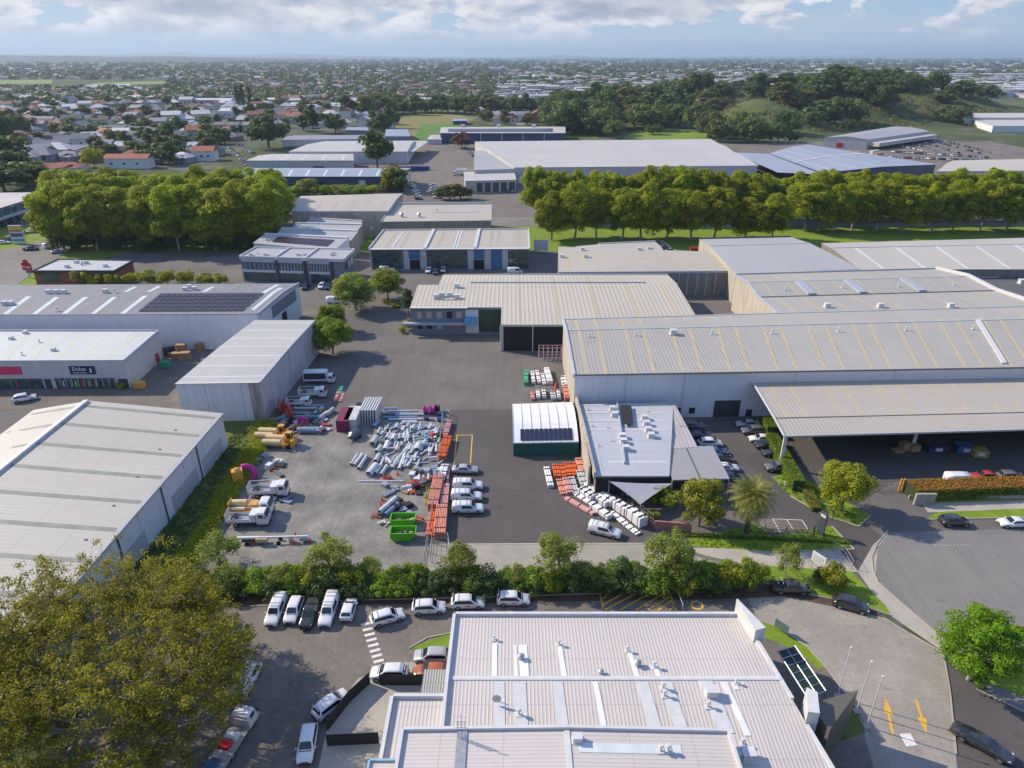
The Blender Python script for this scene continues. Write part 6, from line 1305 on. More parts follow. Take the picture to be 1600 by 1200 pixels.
def hf(x, y):
    s = max(h * math.exp(-((x - a) / sx) ** 2 - ((y - b) / sy) ** 2) for a, b, h, sx, sy in HG)
    return max(-1, s * 1.0 - .6 + (mn.noise(Vector((x * .03, y * .03, 0))) * 3 + mn.noise(Vector((x * .1, y * .1, 3))) * 1.2) * min(1, s / 6))
hills('hill_terrain', hf, 40, 720, 660, 1250, 120, 90, groundm('hill_scrub', (.035, .055, .016), (.10, .115, .03), .02, .15, specks=(.12, .08, .045), bump=.5))
def far_hill(name, pts, y, mat, depth=3500, base=-5):
    m = MB(); n = 90; top = []
    us = [u for u, _ in pts]
    for i in range(n + 1):
        u = us[0] + (us[-1] - us[0]) * i / n; v = np.interp(u, us, [b for _, b in pts]); p = ray_y(u, v, y); top.append((p.x, y, p.z + mn.noise(Vector((u * .05, 0, 0))) * y * .0007))
    rows = []
    for f, k in ((-1, 0), (-.6, .35), (-.25, .8), (0, 1), (.5, .5), (1, 0)):
        rows += [(x * (1 + f * depth / y * .0), y_ + f * depth, max(base, z * k if k else base)) for x, y_, z in top]
    m.add(rows, [(j * (n + 1) + i, j * (n + 1) + i + 1, (j + 1) * (n + 1) + i + 1, (j + 1) * (n + 1) + i) for j in range(5) for i in range(n)])
    return m.build(name, mat, kind='structure', origin=(0, 0, 0), smooth=True)
mh = groundm('far_hills', (.04, .06, .03), (.07, .085, .04), .002, .01, bump=0)
far_hill('hills', [(-60, 86), (60, 87), (120, 87), (180, 89), (260, 88), (400, 91), (520, 94), (640, 97)], 9000, mh)
far_hill('hills', [(-200, 86), (40, 84), (100, 86), (170, 85), (225, 84), (275, 81), (330, 85), (400, 86), (450, 83), (520, 86), (640, 89), (780, 91), (880, 86), (960, 90), (1100, 91)], 26000, mh, 6000)
far_hill('hills', [(800, 91), (1000, 90), (1180, 87), (1300, 86), (1420, 84), (1560, 82), (1700, 82)], 34000, mh, 6000)
# scrub over the mounds
Pn = []; Nn = []
for i in range(9000):
    x, y = random.uniform(60, 640), random.uniform(665, 1150) ; h = hf(x, y)
    if (h < 1.0 and not (x > 230 and y > 760)) or mn.noise(Vector((x * .02, y * .02, 7))) < -.15: continue
    h = max(0, h)
    r = random.uniform(1.5, 4.5); e = dirs(16, .5); Pn.append(np.array([x, y, h + r * .3]) + e * rng.uniform(.4, 1, (16, 1)) * np.array([r, r, r * .6])); Nn.append(e + np.array([0, 0, .4]))
o = bpy.data.objects.new('hill_scrub', leaf_mesh('hill_scrub', np.concatenate(Pn), np.concatenate(Nn), 1.6, L_farb)); C.objects.link(o); tag(o, 'low brownish scrub covering the slopes of the park hill', 'scrub', kind='stuff')
sheet('suburb_ground', [(-400, 258), (345, 258), (345, 232), (600, 200), (600, 158), (-400, 158)], .006, groundm('suburb_gardens', (.05, .065, .03), (.12, .12, .085), .02, .12, bump=.1))
ribbon('suburb_street', [(806, 196), (822, 150), (828, 132)], [(818, 196), (828, 150), (832, 132)], .12, m_asph_road)
# houses
random.seed(21)
RC = [((.30, .10, .06), 'terracotta'), ((.14, .15, .17), 'slate grey'), ((.22, .23, .25), 'mid grey'), ((.42, .43, .44), 'pale grey'), ((.10, .09, .09), 'dark'), ((.20, .10, .08), 'brown'), ((.50, .50, .49), 'white')]
RM = [plain('house_roof_' + n.replace(' ', '_'), c, .8, 0, .15, .3) for c, n in RC]
HW = [plain('house_wall_' + n, c, .8, 0, .08, .3) for n, c in (('cream', (.50, .46, .38)), ('white', (.60, .60, .58)), ('grey', (.28, .29, .30)), ('brick', (.28, .15, .11)))]
def house_proto(L_, W_, h, pitch, hip=True, ell=False, win=True):
    pr = []; m = MB(); m.box((0, 0, h / 2), (L_, W_, h))
    if ell: m.box((L_ * .25, -W_ * .6, h / 2 - .01), (L_ * .42, W_ * .6, h - .02))
    pr.append(('wall', m.mesh('wall', HW[0]), -1, (0, 0, 0)))
    def rf(cx, cy, l, w, hh, ridge_x=True):
        o = .5; a, b = l / 2 + o, w / 2 + o; k = (b if hip else 0) if ridge_x else (a if hip else 0); t = h + hh
        if ridge_x: vs = [(-a, -b, h), (a, -b, h), (a, b, h), (-a, b, h), (-a + k, 0, t), (a - k, 0, t)]; fs = [(0, 1, 5, 4), (1, 2, 5), (2, 3, 4, 5), (3, 0, 4), (3, 2, 1, 0)]
        else: vs = [(-a, -b, h), (a, -b, h), (a, b, h), (-a, b, h), (0, -b + k, t), (0, b - k, t)]; fs = [(0, 1, 4), (1, 2, 5, 4), (2, 3, 5), (3, 0, 4, 5), (3, 2, 1, 0)]
        return [(x + cx, y + cy, z) for x, y, z in vs], fs
    m = MB(); m.add(*rf(0, 0, L_, W_, pitch))
    if ell: m.add(*rf(L_ * .25, -W_ * .6, L_ * .42, W_ * .6, pitch * .72, False))
    pr.append(('roof', m.mesh('roof', RM[0]), -1, (0, 0, 0)))
    m = MB()
    for i in range(3): m.box((-L_ * .35 + i * L_ * .3, -W_ / 2 - .02 - (W_ * .4 if ell and i == 2 else 0), h * .5), (1.6, .08, 1.1))
    pr.append(('windows', m.mesh('window', m_glass), -1, (0, 0, 0)))
    pr[-1] = ('window', pr[-1][1], -1, (0, 0, 0)); return Proto('house', pr)
HP = [house_proto(15, 9, 3, 2.6, True, True), house_proto(13, 10, 3, 2.8), house_proto(18, 9, 3, 2.4, True, True), house_proto(12, 9, 5.6, 2.4, False), house_proto(26, 9, 6, 2.2, False)]
def house(k, x, y, rz, ri, wi, label, group, sc=1.0): return HP[k].spawn((x, y, 0), rz, label, 'house', group, {'roof': RM[ri], 'wall': HW[wi]}, sc, 'house')
for u, v, k, rz, ri, l in ((60, 268, 0, 30, 0, 'orange tiled white gabled house, upper of the pair at the left edge'), (62, 286, 2, 25, 0, 'orange tiled white house lowest at the left edge above the plane trees'), (107, 268, 2, 10, 0, 'orange roofed house right of the white gabled pair'), (150, 250, 1, 0, 0, 'terracotta hipped house behind the yellow bush'), (205, 262, 4, 0, 0, 'long orange roofed house just above the plane tree tops'), (262, 248, 0, 15, 0, 'red hipped house at the right of the long orange roof'), (312, 240, 3, 20, 6, 'white gabled house near the suburban street'), (110, 213, 3, 30, 0, 'orange roofed house in the middle of the left suburb'), (180, 250, 1, 5, 5, 'brown roofed house behind the terracotta hipped house')):
    p = at(u, v); house(k, p.x, p.y, R(rz), ri, 1, l, None, 1.1)
for i, (u, v, w, rz) in enumerate(((60, 246, 20, 28), (85, 238, 24, 28), (115, 230, 24, 28), (25, 250, 20, 20), (20, 236, 16, 20), (130, 226, 14, 28), (70, 196, 24, 5), (110, 198, 24, 5), (150, 195, 22, 8), (60, 204, 18, 5), (230, 214, 30, 5), (180, 212, 24, 5), (320, 206, 16, 0), (345, 206, 16, 0), (370, 206, 16, 0), (385, 206, 10, 0), (210, 222, 26, 0), (255, 216, 22, 5))):
    p = at(u, v); house(4, p.x, p.y, R(rz), 1 if i % 3 else 2, 2 if i % 2 else 1, f'slate roofed terrace block, {ORD[i]} of the grey terraces in the left suburb', 'grey terraces in the left suburb', (w / 26, 1.3, 1.15))
n = 0
def blocked(u, v):
    return (615 < u < 750 and v > 175) or (u > 850 and v > 150) or (u > 640 and v > 196) or (u > 340 and v > 228) or (380 < u and v > 205) or (v > 262)
cells = [(u, v) for v in (160, 165, 171, 177, 184, 191, 199, 208, 218, 229, 241, 252) for u in range(0, 860, max(16, int((v - 100) * .24)))]
random.shuffle(cells)
for u, v in cells:
    if n >= 262: break
    u += random.uniform(-6, 6); v += random.uniform(-2, 2)
    if blocked(u, v): continue
    p = at(u, v); ri = random.choices(range(7), (4, 5, 4, 3, 3, 2, 3) if u < 420 else (6, 2, 2, 4, 1, 3, 4))[0]; k = random.randrange(4); wi = random.choice((0, 1, 1, 2, 3) if u > 350 else (1, 2, 2, 0))
    reg = 'left suburb beyond the plane tree clump' if u < 330 else 'suburb between the navy shed and the far trees' if u < 620 else 'suburb beyond the sports field'
    house(k, p.x, p.y, random.choice((0, 0, .3, 1.57, -.3)) + random.uniform(-.1, .1), ri, wi, f'{RC[ri][1]} roofed house in the {reg}', f'{RC[ri][1]} roofed houses, {reg}', random.uniform(1.15, 1.6)); n += 1
# named mid-distance trees
random.seed(31)
def T_(i, u, vb, h, w, label, grp=None): put_tree(i, u, vb, h, w, label, grp, 'tree')
T_(RED, 612, 283, 9, 14, 'copper coloured tree between the pale sheds, lower right half'); T_(FAR[0], 590, 262, 22, 24, 'large dark tree with a red tinge between the pale sheds'); T_(RED, 722, 232, 12, 19, 'dark red tree right of the navy solar shed corner'); T_(FAR[1], 622, 300, 13, 16, 'bright green tree at the right end of the navy shed'); T_(SHR[3], 610, 300, 13, 11, 'yellow green tree in front of the navy shed end'); T_(FAR[2], 703, 312, 7, 12, 'brownish round tree left of the white office block'); T_(FAR[2], 720, 312, 8, 13, 'brownish round tree nearest the white office block'); T_(FAR[0], 690, 312, 6, 8, 'small dark tree beside the parked cars in the back yard')
for i in range(9): T_(SHR[(0, 1, 3)[i % 3]], 468 + i * 14, 305, 8 if i == 1 else 5, 14, f'bushy shrub, {ORD[i]} from the left in front of the navy shed', 'shrubs before the navy shed')
T_(FAR[0], 420, 232, 24, 36, 'big dark tree at the left end of the pale sheds'); T_(FAR[1], 524, 208, 17, 24, 'round green tree beside the club pavilion'); T_(FIR, 491, 208, 26, 16, 'tall dark conifer left of the round green tree'); T_(FAR[0], 475, 205, 14, 20, 'dark tree left of the tall conifer'); T_(FAR[0], 598, 206, 16, 22, 'dark green tree right of the clubhouse'); T_(FIR, 610, 200, 24, 12, 'dark tall tree beside the sports field corner'); T_(FAR[1], 600, 204, 14, 22, 'green tree at the edge of the sports field')
for i, u in enumerate((30, 20, 8, 45, 2, 30)): T_(FAR[i % 2], u, (283, 262, 300, 290, 232, 215)[i], (16, 20, 14, 13, 30, 20)[i], 28, f'dark bushy tree, number {ORD[i]} along the left edge of the suburb', 'trees at the left edge')
T_(FAR[3], 374, 172, 30, 9, 'left one of three slim poplars in the suburb'); T_(FAR[3], 382, 172, 32, 9, 'middle one of three slim poplars in the suburb'); T_(FAR[3], 392, 170, 28, 9, 'right one of three slim poplars in the suburb'); T_(SHR[3], 148, 262, 12, 17, 'yellow leaved tree above the plane tree clump')
nt = 0
def tk(u): return random.choice((0, 0, 1, 1, 2)) if u > 0 else 0
# treeline behind the sports field and the forest on the hill
for i in range(34): u = 545 + i * 8.6 + random.uniform(-3, 3); T_(FAR[(0, 0, 2, 1)[i % 4]], u, 180 - (u > 620) * 3 + random.uniform(-2, 3), random.uniform(14, 24), random.uniform(18, 26), f'{("dark", "dark", "brownish", "green")[i % 4]} tree in the {("left", "middle", "right")[i * 3 // 34]} of the belt behind the sports field', f'trees behind the sports field {i * 3 // 34}{(0, 0, 2, 1)[i % 4]}'); nt += 1
forest = []
for i in range(212):
    u = random.uniform(855, 1400); 
    if i >= 165: u = random.uniform(1215, 1450)
    if i >= 165: vb = random.uniform(148, 203) if u < 1330 else random.uniform(148, 178)
    elif u < 960: vb = random.uniform(172, 212)
    elif u < 1120: vb = random.uniform(150, 206)
    else: vb = random.uniform(120, 150) if u > 1210 else random.uniform(130, 152)
    if 1120 < u < 1210 and vb > 150: continue
    if (970 < u < 1090 and vb > 200): continue
    forest.append((u, vb))
for u, vb in forest:
    p = at(u, vb)
    if p.y > 1240: p = p * (1240 / p.y)
    p = Vector((p.x, p.y, 0)); z = max(0, hf(p.x, p.y)) if 40 < p.x < 720 and 660 < p.y < 1250 else 0
    pr = random.choice((RBIG[0], RBIG[1], RBIG[1], FAR[0], FAR[2])); H0 = dict((id(a), b) for a, b in TREEH)[id(pr)]; h = random.uniform(19, 30); w = random.uniform(30, 48)
    l = {id(RBIG[0]): 'broad green', id(RBIG[1]): 'broad dark', id(FAR[0]): 'tall dark', id(FAR[2]): 'brownish'}[id(pr)]
    pr.spawn((p.x, p.y, z - .5), random.uniform(0, 6), f'{l} tree in the wooded park {"above the vast white warehouse" if u < 960 else "left of the grassy mound" if u < 1120 else "behind the grassy mound"}', 'tree', f'{l} trees in the wooded park {(u > 960) + (u > 1120)}', None, (w / 2 / H0[1], w / 2 / H0[1], h / H0[0]), 'park_tree'); nt += 1
def hill_tree(pr, x, y, h, w, label, grp):
    H0 = dict((id(a), b) for a, b in TREEH)[id(pr)]; pr.spawn((x, y, hf(x, y) - .6), random.uniform(0, 6), label, 'tree', grp, None, (w / 2 / H0[1], w / 2 / H0[1], h / H0[0]), 'park_tree')
for i in range(58):
    a, b, h, sx, sy = HG[(1, 2, 5, 1, 5, 2, 3)[i % 7]]; x = a + random.gauss(0, .55) * sx; y = b + random.gauss(0, .5) * sy
    if 40 < x < 700 and 670 < y < 1240: hill_tree((RBIG[1], FAR[0], RBIG[0])[i % 3], x, y, random.uniform(15, 25), random.uniform(28, 44), f'{("broad", "tall", "leafy")[i % 3]} dark tree {("on the left shoulder", "on the top", "on the right shoulder")[0 if x < 240 else 1 if x < 400 else 2]} of the park hill', f'trees on the park hill {0 if x < 240 else 1 if x < 400 else 2}{i % 3}')
for i, (u, vb, h, w, k) in enumerate(((1215, 222, 15, 20, 1), (1125, 222, 18, 28, 0), (1150, 218, 12, 16, 0), (960, 216, 15, 22, 0), (1020, 210, 9, 20, 0), (1290, 195, 13, 22, 1), (1325, 205, 10, 20, 1), (1240, 222, 9, 14, 1), (1440, 165, 16, 60, 1), (1470, 168, 16, 62, 0), (1405, 163, 14, 34, 1), (1500, 172, 12, 34, 1), (1350, 185, 8, 34, 1), (1185, 222, 12, 22, 0), (1270, 205, 12, 26, 1), (1175, 222, 20, 34, 0), (1160, 210, 18, 30, 1), (1228, 212, 20, 34, 1), (1105, 215, 22, 36, 0), (1060, 200, 22, 40, 1), (1010, 204, 24, 42, 0), (930, 205, 26, 44, 1), (1300, 180, 16, 36, 1), (1260, 190, 18, 34, 1))):
    pr = RBIG[k]; p = at(u, vb); z = max(0, hf(p.x, p.y)) if p.y > 660 and p.y < 1250 and p.x < 720 else 0; H0 = (13, 9.5); pr.spawn((p.x, p.y, z), i, f'rounded tree, {ORD[i]} of the single trees around the grassy mound', 'tree', 'single trees around the mound', None, (w / 19, w / 19, h / 13), 'park_tree')
# suburb trees, individually
cnt = 0
while cnt < 190:
    v = random.uniform(158, 258); u = random.uniform(-5, 860)
    if blocked(u, v) and not (u < 340 and v < 262): continue
    if random.random() < (v - 190) / 160: continue
    k = tk(u); p = at(u, v); h = random.uniform(7, 14); 
    nm = ('dark', 'green', 'olive')[k]; reg = 'left suburb' if u < 330 else 'middle suburb' if u < 620 else 'suburb beyond the sports field'
    put_tree(FAR[k], u, v, h, h * random.uniform(1.0, 1.6), f'{nm} garden tree in the {reg}', f'{nm} garden trees in the {reg}', 'tree', 'garden_tree'); cnt += 1
# the far town: beyond counting
def far_town():
    rd = random.Random(3); bm_ = {k: MB() for k in range(9)}; mats = RM + [plain('far_wall', (.48, .47, .44), .8, 0, .1, .02), plain('far_wall_grey', (.25, .26, .27), .8, 0, .1, .02)]
    m = MB(); town = []
    for i in range(6400):
        v = 94 + 66 * rd.random() ** 1.25; u = rd.uniform(-60, 1660)
        if u > 860 and v > 152 : continue
        if u < 270 and 124 < v < 141: continue
        p = at(u, v); d = p.y; sc = max(1.0, d / 1500); right = u > 780
        ind = right and rd.random() < .5 and v > 100
        l = (rd.uniform(25, 70) if ind and u > 1150 else rd.uniform(16, 34) if ind else rd.uniform(11, 22)) * min(2.2, sc ** .6); w = l * rd.uniform(.4, .8); h = (rd.uniform(6, 11) if ind else rd.uniform(3, 6)); rz = rd.uniform(-.4, .4) + (1.57 if rd.random() < .3 else 0)
        ri = (rd.choice((3, 6, 2, 2)) if ind else rd.choices(range(7), (6, 5, 5, 3, 4, 5, 1))[0])
        m.box((p.x, p.y, h / 2), (l, w, h), rz, 7 if rd.random() < .75 else 8)
        M = Matrix.Translation((p.x, p.y, 0)) @ Matrix.Rotation(rz, 4, 'Z'); a, b = l / 2 + .5, w / 2 + .5; t = h + (1.2 if ind else w * .22)
        vs = [M @ Vector(q) for q in ((-a, -b, h), (a, -b, h), (a, b, h), (-a, b, h), (-a * .6, 0, t), (a * .6, 0, t))]; m.add(vs, [(0, 1, 5, 4), (1, 2, 5), (2, 3, 4, 5), (3, 0, 4)], ri)
    return m.build('far_town_buildings', mats, label='hazy mass of houses and sheds spreading to the horizon', cat='town', kind='stuff', origin=(0, 0, 0))
far_town()
def far_wood():
    n = 5600; v = 91 + 72 * rng.random(n) ** 1.15; u = rng.uniform(-80, 1680, n); P = []; N = []; S_ = []
    for a, b in zip(u, v):
        if a > 850 and b > 150: continue
        if a < 262 and 125 < b < 139: continue
        p = at(a, b); s = max(1.0, p.y / 1700) ** .75; r = rng.uniform(5, 11) * min(s, 5); h = rng.uniform(6, 11) * min(s, 2.2); k = 26; e = dirs(k, .35)
        P.append(np.array([p.x, p.y, h * .5]) + e * rng.uniform(.6, 1.1, (k, 1)) * np.array([r * 1.3, r, h * .5])); N.append(e + rng.normal(size=(k, 3)) * .25); S_.append(np.full(k, r * .8))
    P = np.concatenate(P); N = np.concatenate(N); S_ = np.concatenate(S_)
    me = leaf_mesh('far_woodland', P, N, S_, leafm('woodland_leaves', (.03, .055, .02), (.115, .145, .045), .2), .9); o = bpy.data.objects.new('far_woodland', me); C.objects.link(o); tag(o, 'mass of trees between the houses out to the horizon', 'woodland', kind='stuff')
far_wood()
# a few far landmarks
for i, (u, v, l, w, h, mt, lab) in enumerate(((775, 150 - 32, 42, 20, 26, m_wall_white, 'pale office tower on the horizon beyond the suburb'), (836, 148, 34, 18, 16, m_wall_white, 'left of two pale apartment blocks beyond the trees'), (861, 148, 30, 18, 15, m_wall_pale, 'right of two pale apartment blocks beyond the trees'), (1400, 112, 700, 90, 12, m_wall_white, 'long white warehouse on the far right plain'), (1520, 122, 700, 60, 12, plain('blue_warehouse_wall', (.03, .16, .36), .6), 'long blue warehouse on the far right plain'), (1290, 118, 260, 60, 10, m_wall_white, 'white warehouse left of the long one on the plain'), (1450, 136, 260, 70, 9, m_wall_pale, 'grey roofed shed right of the wooded hill'), (1490, 148, 240, 50, 8, m_wall_white, 'flat white shed behind the big round tree'), (330, 165, 60, 30, 8, m_wall_white, 'pale school hall in the middle of the suburb'), (230, 160, 70, 30, 8, m_wall_white, 'pale flat shed in the left suburb'), (385, 163, 90, 30, 7, m_wall_white, 'long white roofed hall left of the tall conifer'), (560, 114, 240, 60, 9, m_wall_white, 'distant white sheds beyond the suburb'), (35, 110, 280, 80, 8, m_wall_white, 'bright white sheds at far left plain'))):
    p = at(u, v); sh = Shed('distant_building', lab, [(p.x - l / 2, p.y), (p.x + l / 2, p.y), (p.x + l / 2, p.y + w), (p.x - l / 2, p.y + w)], [(0, h), (.5, h + 1.5), (1, h)], mt, RM[6], over=.5)
    for k in range(6): sh.put('near', .08 + k * .15, .16 + k * .15, h * .25, h * .7, m_glass, 'window', .3)
# ================================================================== yard stock and street furniture
random.seed(5)
m_pipe = [plain('pipe_grey', (.40, .42, .43), .6, 0, .12, 1), plain('pipe_pale', (.55, .57, .58), .6, 0, .12, 1), plain('pipe_greenish', (.38, .45, .40), .6, 0, .12, 1), plain('pipe_blue', (.20, .28, .36), .6, 0, .12, 1)]
PN = ['grey', 'pale', 'greenish', 'blue grey']
def pipe(u, v, l, r, hd, mi=0, label='', group='steel pipes heaped in the gravel yard', z=0.0):
    p = at(u, v, r + z); d = Vector((math.cos(R(hd)), math.sin(R(hd)), 0)) * l / 2; m = MB(); m.pipe(-d, d, r, r * .86, 12)
    if r > .3:
        for f in (-.6, .6): m.pipe(d * f - d.normalized() * .08, d * f + d.normalized() * .08, r * 1.05, r * .9, 12)
    o = m.build('pipe', m_pipe[mi], origin=(0, 0, 0), label=label, cat='pipe', group=group); o.location = (p.x, p.y, r + z + .03); return o
PP = [(585, 689, 2.6, .62), (615, 684, 2.0, .5), (606, 682, 1.9, .42), (624, 683, 2.0, .32), (631, 682, 1.9, .32), (637, 682, 2.4, .3), (637, 666, 1.7, .42), (630, 671, 1.6, .34), (620, 667, 1.9, .5), (646, 669, 1.7, .5), (604, 697, 3, .52), (592, 702, 2.2, .45), (567, 722, 4.6, .36), (560, 718, 4.0, .3), (554, 718, 3.6, .33), (590, 716, 2.4, .48), (582, 734, 3.2, .62), (591, 733, 3.0, .4), (600, 735, 3.2, .36), (597, 722, 2.6, .25), (608, 720, 2.4, .35), (623, 717, 6.6, .3), (629, 719, 6.2, .3), (616, 722, 3.6, .26), (635, 721, 4.0, .22), (641, 722, 3.6, .28), (638, 701, 3.2, .36), (644, 703, 2.8, .3), (653, 699, 2.2, .6), (661, 696, 4.4, .3), (666, 683, 4.6, .22), (671, 701, 2.8, .26), (675, 701, 2.8, .26), (682, 701, 2.8, .28), (681, 681, 2.6, .36), (674, 683, 2.4, .3), (672, 668, 1.8, .34), (655, 745, 2.4, .25), (662, 742, 4.0, .22), (670, 742, 3.4, .26)]
for i, (u, v, l, r) in enumerate(PP):
    mi = (0, 1, 0, 0, 1, 2)[i % 6]; row = 'back' if v < 675 else 'second' if v < 692 else 'middle' if v < 712 else 'front' if v < 730 else 'lowest'
    sz = 'thick short' if r > .45 else 'long' if l > 4 else 'slim' if r < .3 else 'medium'
    pipe(u, v, l, r, (82 if u < 650 else 88) + random.uniform(-7, 7) + (38 if i == 20 else 0), mi, f'{sz} {PN[mi]} pipe in the {row} row of the heap, {ORD[i % 8]} in its run')
k = 0
for i in range(165):
    u, v = random.uniform(592, 690), random.uniform(664, 738)
    if v > 728 - (u < 600) * 10 or (u < 640 and v > 724): continue
    s_ = 'upper' if v < 690 else 'middle' if v < 712 else 'lower'; q = 'left' if u < 625 else 'centre' if u < 658 else 'right'; r = random.uniform(.09, .26); l = random.uniform(1.0, 3.0)
    pipe(u, v, l, r, random.choice((80, 84, 90, 95, 10, 60)) + random.uniform(-6, 6), random.randrange(3), f'small pipe fitting lying in the {s_} {q} of the pipe heap', f'small fittings, {s_} {q} of the pipe heap', random.choice((0, 0, .3)))
for i, (u, v, l, r, mi) in enumerate(((611, 639, 2.6, .35, 3), (628, 642, 6.5, .14, 1), (622, 646, 6.0, .3, 3), (640, 648, 6.0, .25, 0), (626, 652, 7.0, .25, 3), (634, 655, 7.0, .2, 1), (640, 660, 3.0, .4, 1))): pipe(u, v, l, r, 1, mi, f'{PN[mi]} pipe laid crosswise, {ORD[i]} from the back above the heap', 'pipes laid crosswise above the heap')
pipe(596, 752, 8.0, .12, 0, 1, 'long thin pale pole lying in front of the pipe heap', None); pipe(645, 760, 4.0, .38, 18, 1, 'single pale pipe lying askew left of the orange tubes', None); pipe(606, 789, 4.4, .42, 62, 1, 'fat pale pipe lying on dark pipes by the green skips', None, .5); pipe(612, 796, 3.6, .45, 62, 3, 'dark blue grey pipe under the pale one by the green skips', None); pipe(603, 795, 3.6, .4, 62, 3, 'dark pipe left under the pale pipe by the green skips', None)
for i, (u, v, l, r, mi, h_) in enumerate(((482, 672, 4.4, .62, 3, 0), (455, 652, 6, .2, 3, 10), (470, 646, 6, .25, 3, 0), (482, 651, 5, .3, 3, 0), (486, 660, 5, .3, 3, 0), (505, 650, 3, .5, 0, 70), (515, 644, 3, .5, 0, 70), (497, 642, 3, .4, 0, 65), (440, 660, 3, .25, 3, 60), (460, 664, 3, .2, 1, 65), (500, 672, 2, .5, 0, 80), (588, 662, 2.6, .42, 3, 76), (437, 655, 4, .2, 3, 0), (478, 638, 5, .3, 0, 0), (488, 634, 5, .25, 3, 0))): pipe(u, v, l, r, h_, mi, f'{PN[mi]} pipe, {ORD[i]} in the shaded stack by the red coils', 'pipes in the shaded stack')
# pack: bundle of tubes with dark straps
def bundle(u0, v0, u1, v1, w, h, mat, label, group=None, cat='pipe bundle', n=5, z=0, rows=2):
    a, b = at(u0, v0, h / 2), at(u1, v1, h / 2); d = b - a; L_ = d.length; d.normalize(); e = empty('tube_bundle', ((a.x + b.x) / 2, (a.y + b.y) / 2, z), math.atan2(d.y, d.x), label, cat, group)
    r = w / n / 2; m = MB(); rows = max(1, int(h / (2 * r)))
    for j in range(rows):
        for i in range(n): y = -w / 2 + r + i * 2 * r; x = random.uniform(-.12, .12); m.cyl((-L_ / 2 + x, y, r + j * 2 * r + .06), (L_ / 2 + x, y, r + j * 2 * r + .06), r * .98, n=7)
    hh = rows * 2 * r + .08
    if mat in (b_wh, b_gr):     # shrink-wrapped packs: one soft block per pair of tubes
        m = MB(); k_ = max(2, n // 2)
        for q in range(k_):
            y0 = -w / 2 + w * q / k_; y1 = y0 + w / k_ - .03; c = .09; hq = hh * random.uniform(.88, 1.0); sg = max(1, int(L_ / 1.7)); 
            for t_ in range(sg):
                xa = -L_ / 2 + L_ * t_ / sg + .03; xb = xa + L_ / sg - .05; sc_ = lambda x, f: [Vector((x, y0 + c * f, .08)), Vector((x, y0, .08 + c)), Vector((x, y0, hq - c)), Vector((x, y0 + c, hq - c * (1 - f) * 0 - .02 * f)), Vector((x, y1 - c, hq)), Vector((x, y1, hq - c)), Vector((x, y1, .08 + c)), Vector((x, y1 - c * f, .08))]
                m.loft([sc_(xa, 1), sc_(xb, 1)])
    m.build('tubes', mat, e, origin=(0, 0, 0))
    for f in ([-.36, 0, .36] if L_ > 3 else [-.25, .25]): m = MB(); m.box((f * L_, 0, hh / 2 + .02), (.1, w + .05, hh + .03)); m.build('strap', m_black, e, origin=(0, 0, 0))
    return e
b_or = plain('orange_tube', (.66, .13, .03), .5, 0, .15, 1); b_sal = plain('salmon_tube', (.62, .25, .17), .5, 0, .15, 1); b_pink = plain('pink_tube', (.60, .30, .27), .5, 0, .15, 1); b_wh = plain('white_wrap', (.68, .67, .66), .45, 0, .06, .8); b_gr = plain('grey_wrap', (.40, .43, .45), .5, 0, .1, .8); b_gn = plain('green_tube', (.10, .42, .24), .5, 0, .1, 1)
gb1 = 'tube bundles beside the yard fence'
bundle(703, 659, 696, 682, 1.0, .8, b_pink, 'pink and white tubes at the top of the fence line', gb1); bundle(700, 684, 690, 716, 1.7, 1.2, b_or, 'bright orange tube stack leaning beside the yellow bay', gb1, n=6); bundle(696, 728, 688, 752, 1.5, .9, b_wh, 'white rack of tubes above the long salmon tubes', gb1)
bundle(702, 728, 699, 756, .4, .7, b_pink, 'thin pink tube bundle right of the white rack', gb1, n=2); bundle(686, 746, 676, 793, 1.8, 1.3, b_sal, 'long salmon tube stack, left of the upper pair', gb1, n=7); bundle(697, 758, 693, 795, 1.3, 1.0, b_pink, 'darker pink tube stack, right of the upper pair', gb1, n=6)
bundle(680, 794, 672, 837, 1.5, .8, b_or, 'orange striped tube stack, left of the lower pair', gb1, n=5); bundle(691, 792, 687, 836, 1.9, 1.5, b_sal, 'round topped salmon tube stack nearest the gum tree', gb1, n=7)
gb2 = 'tube bundles beside the tan wall'
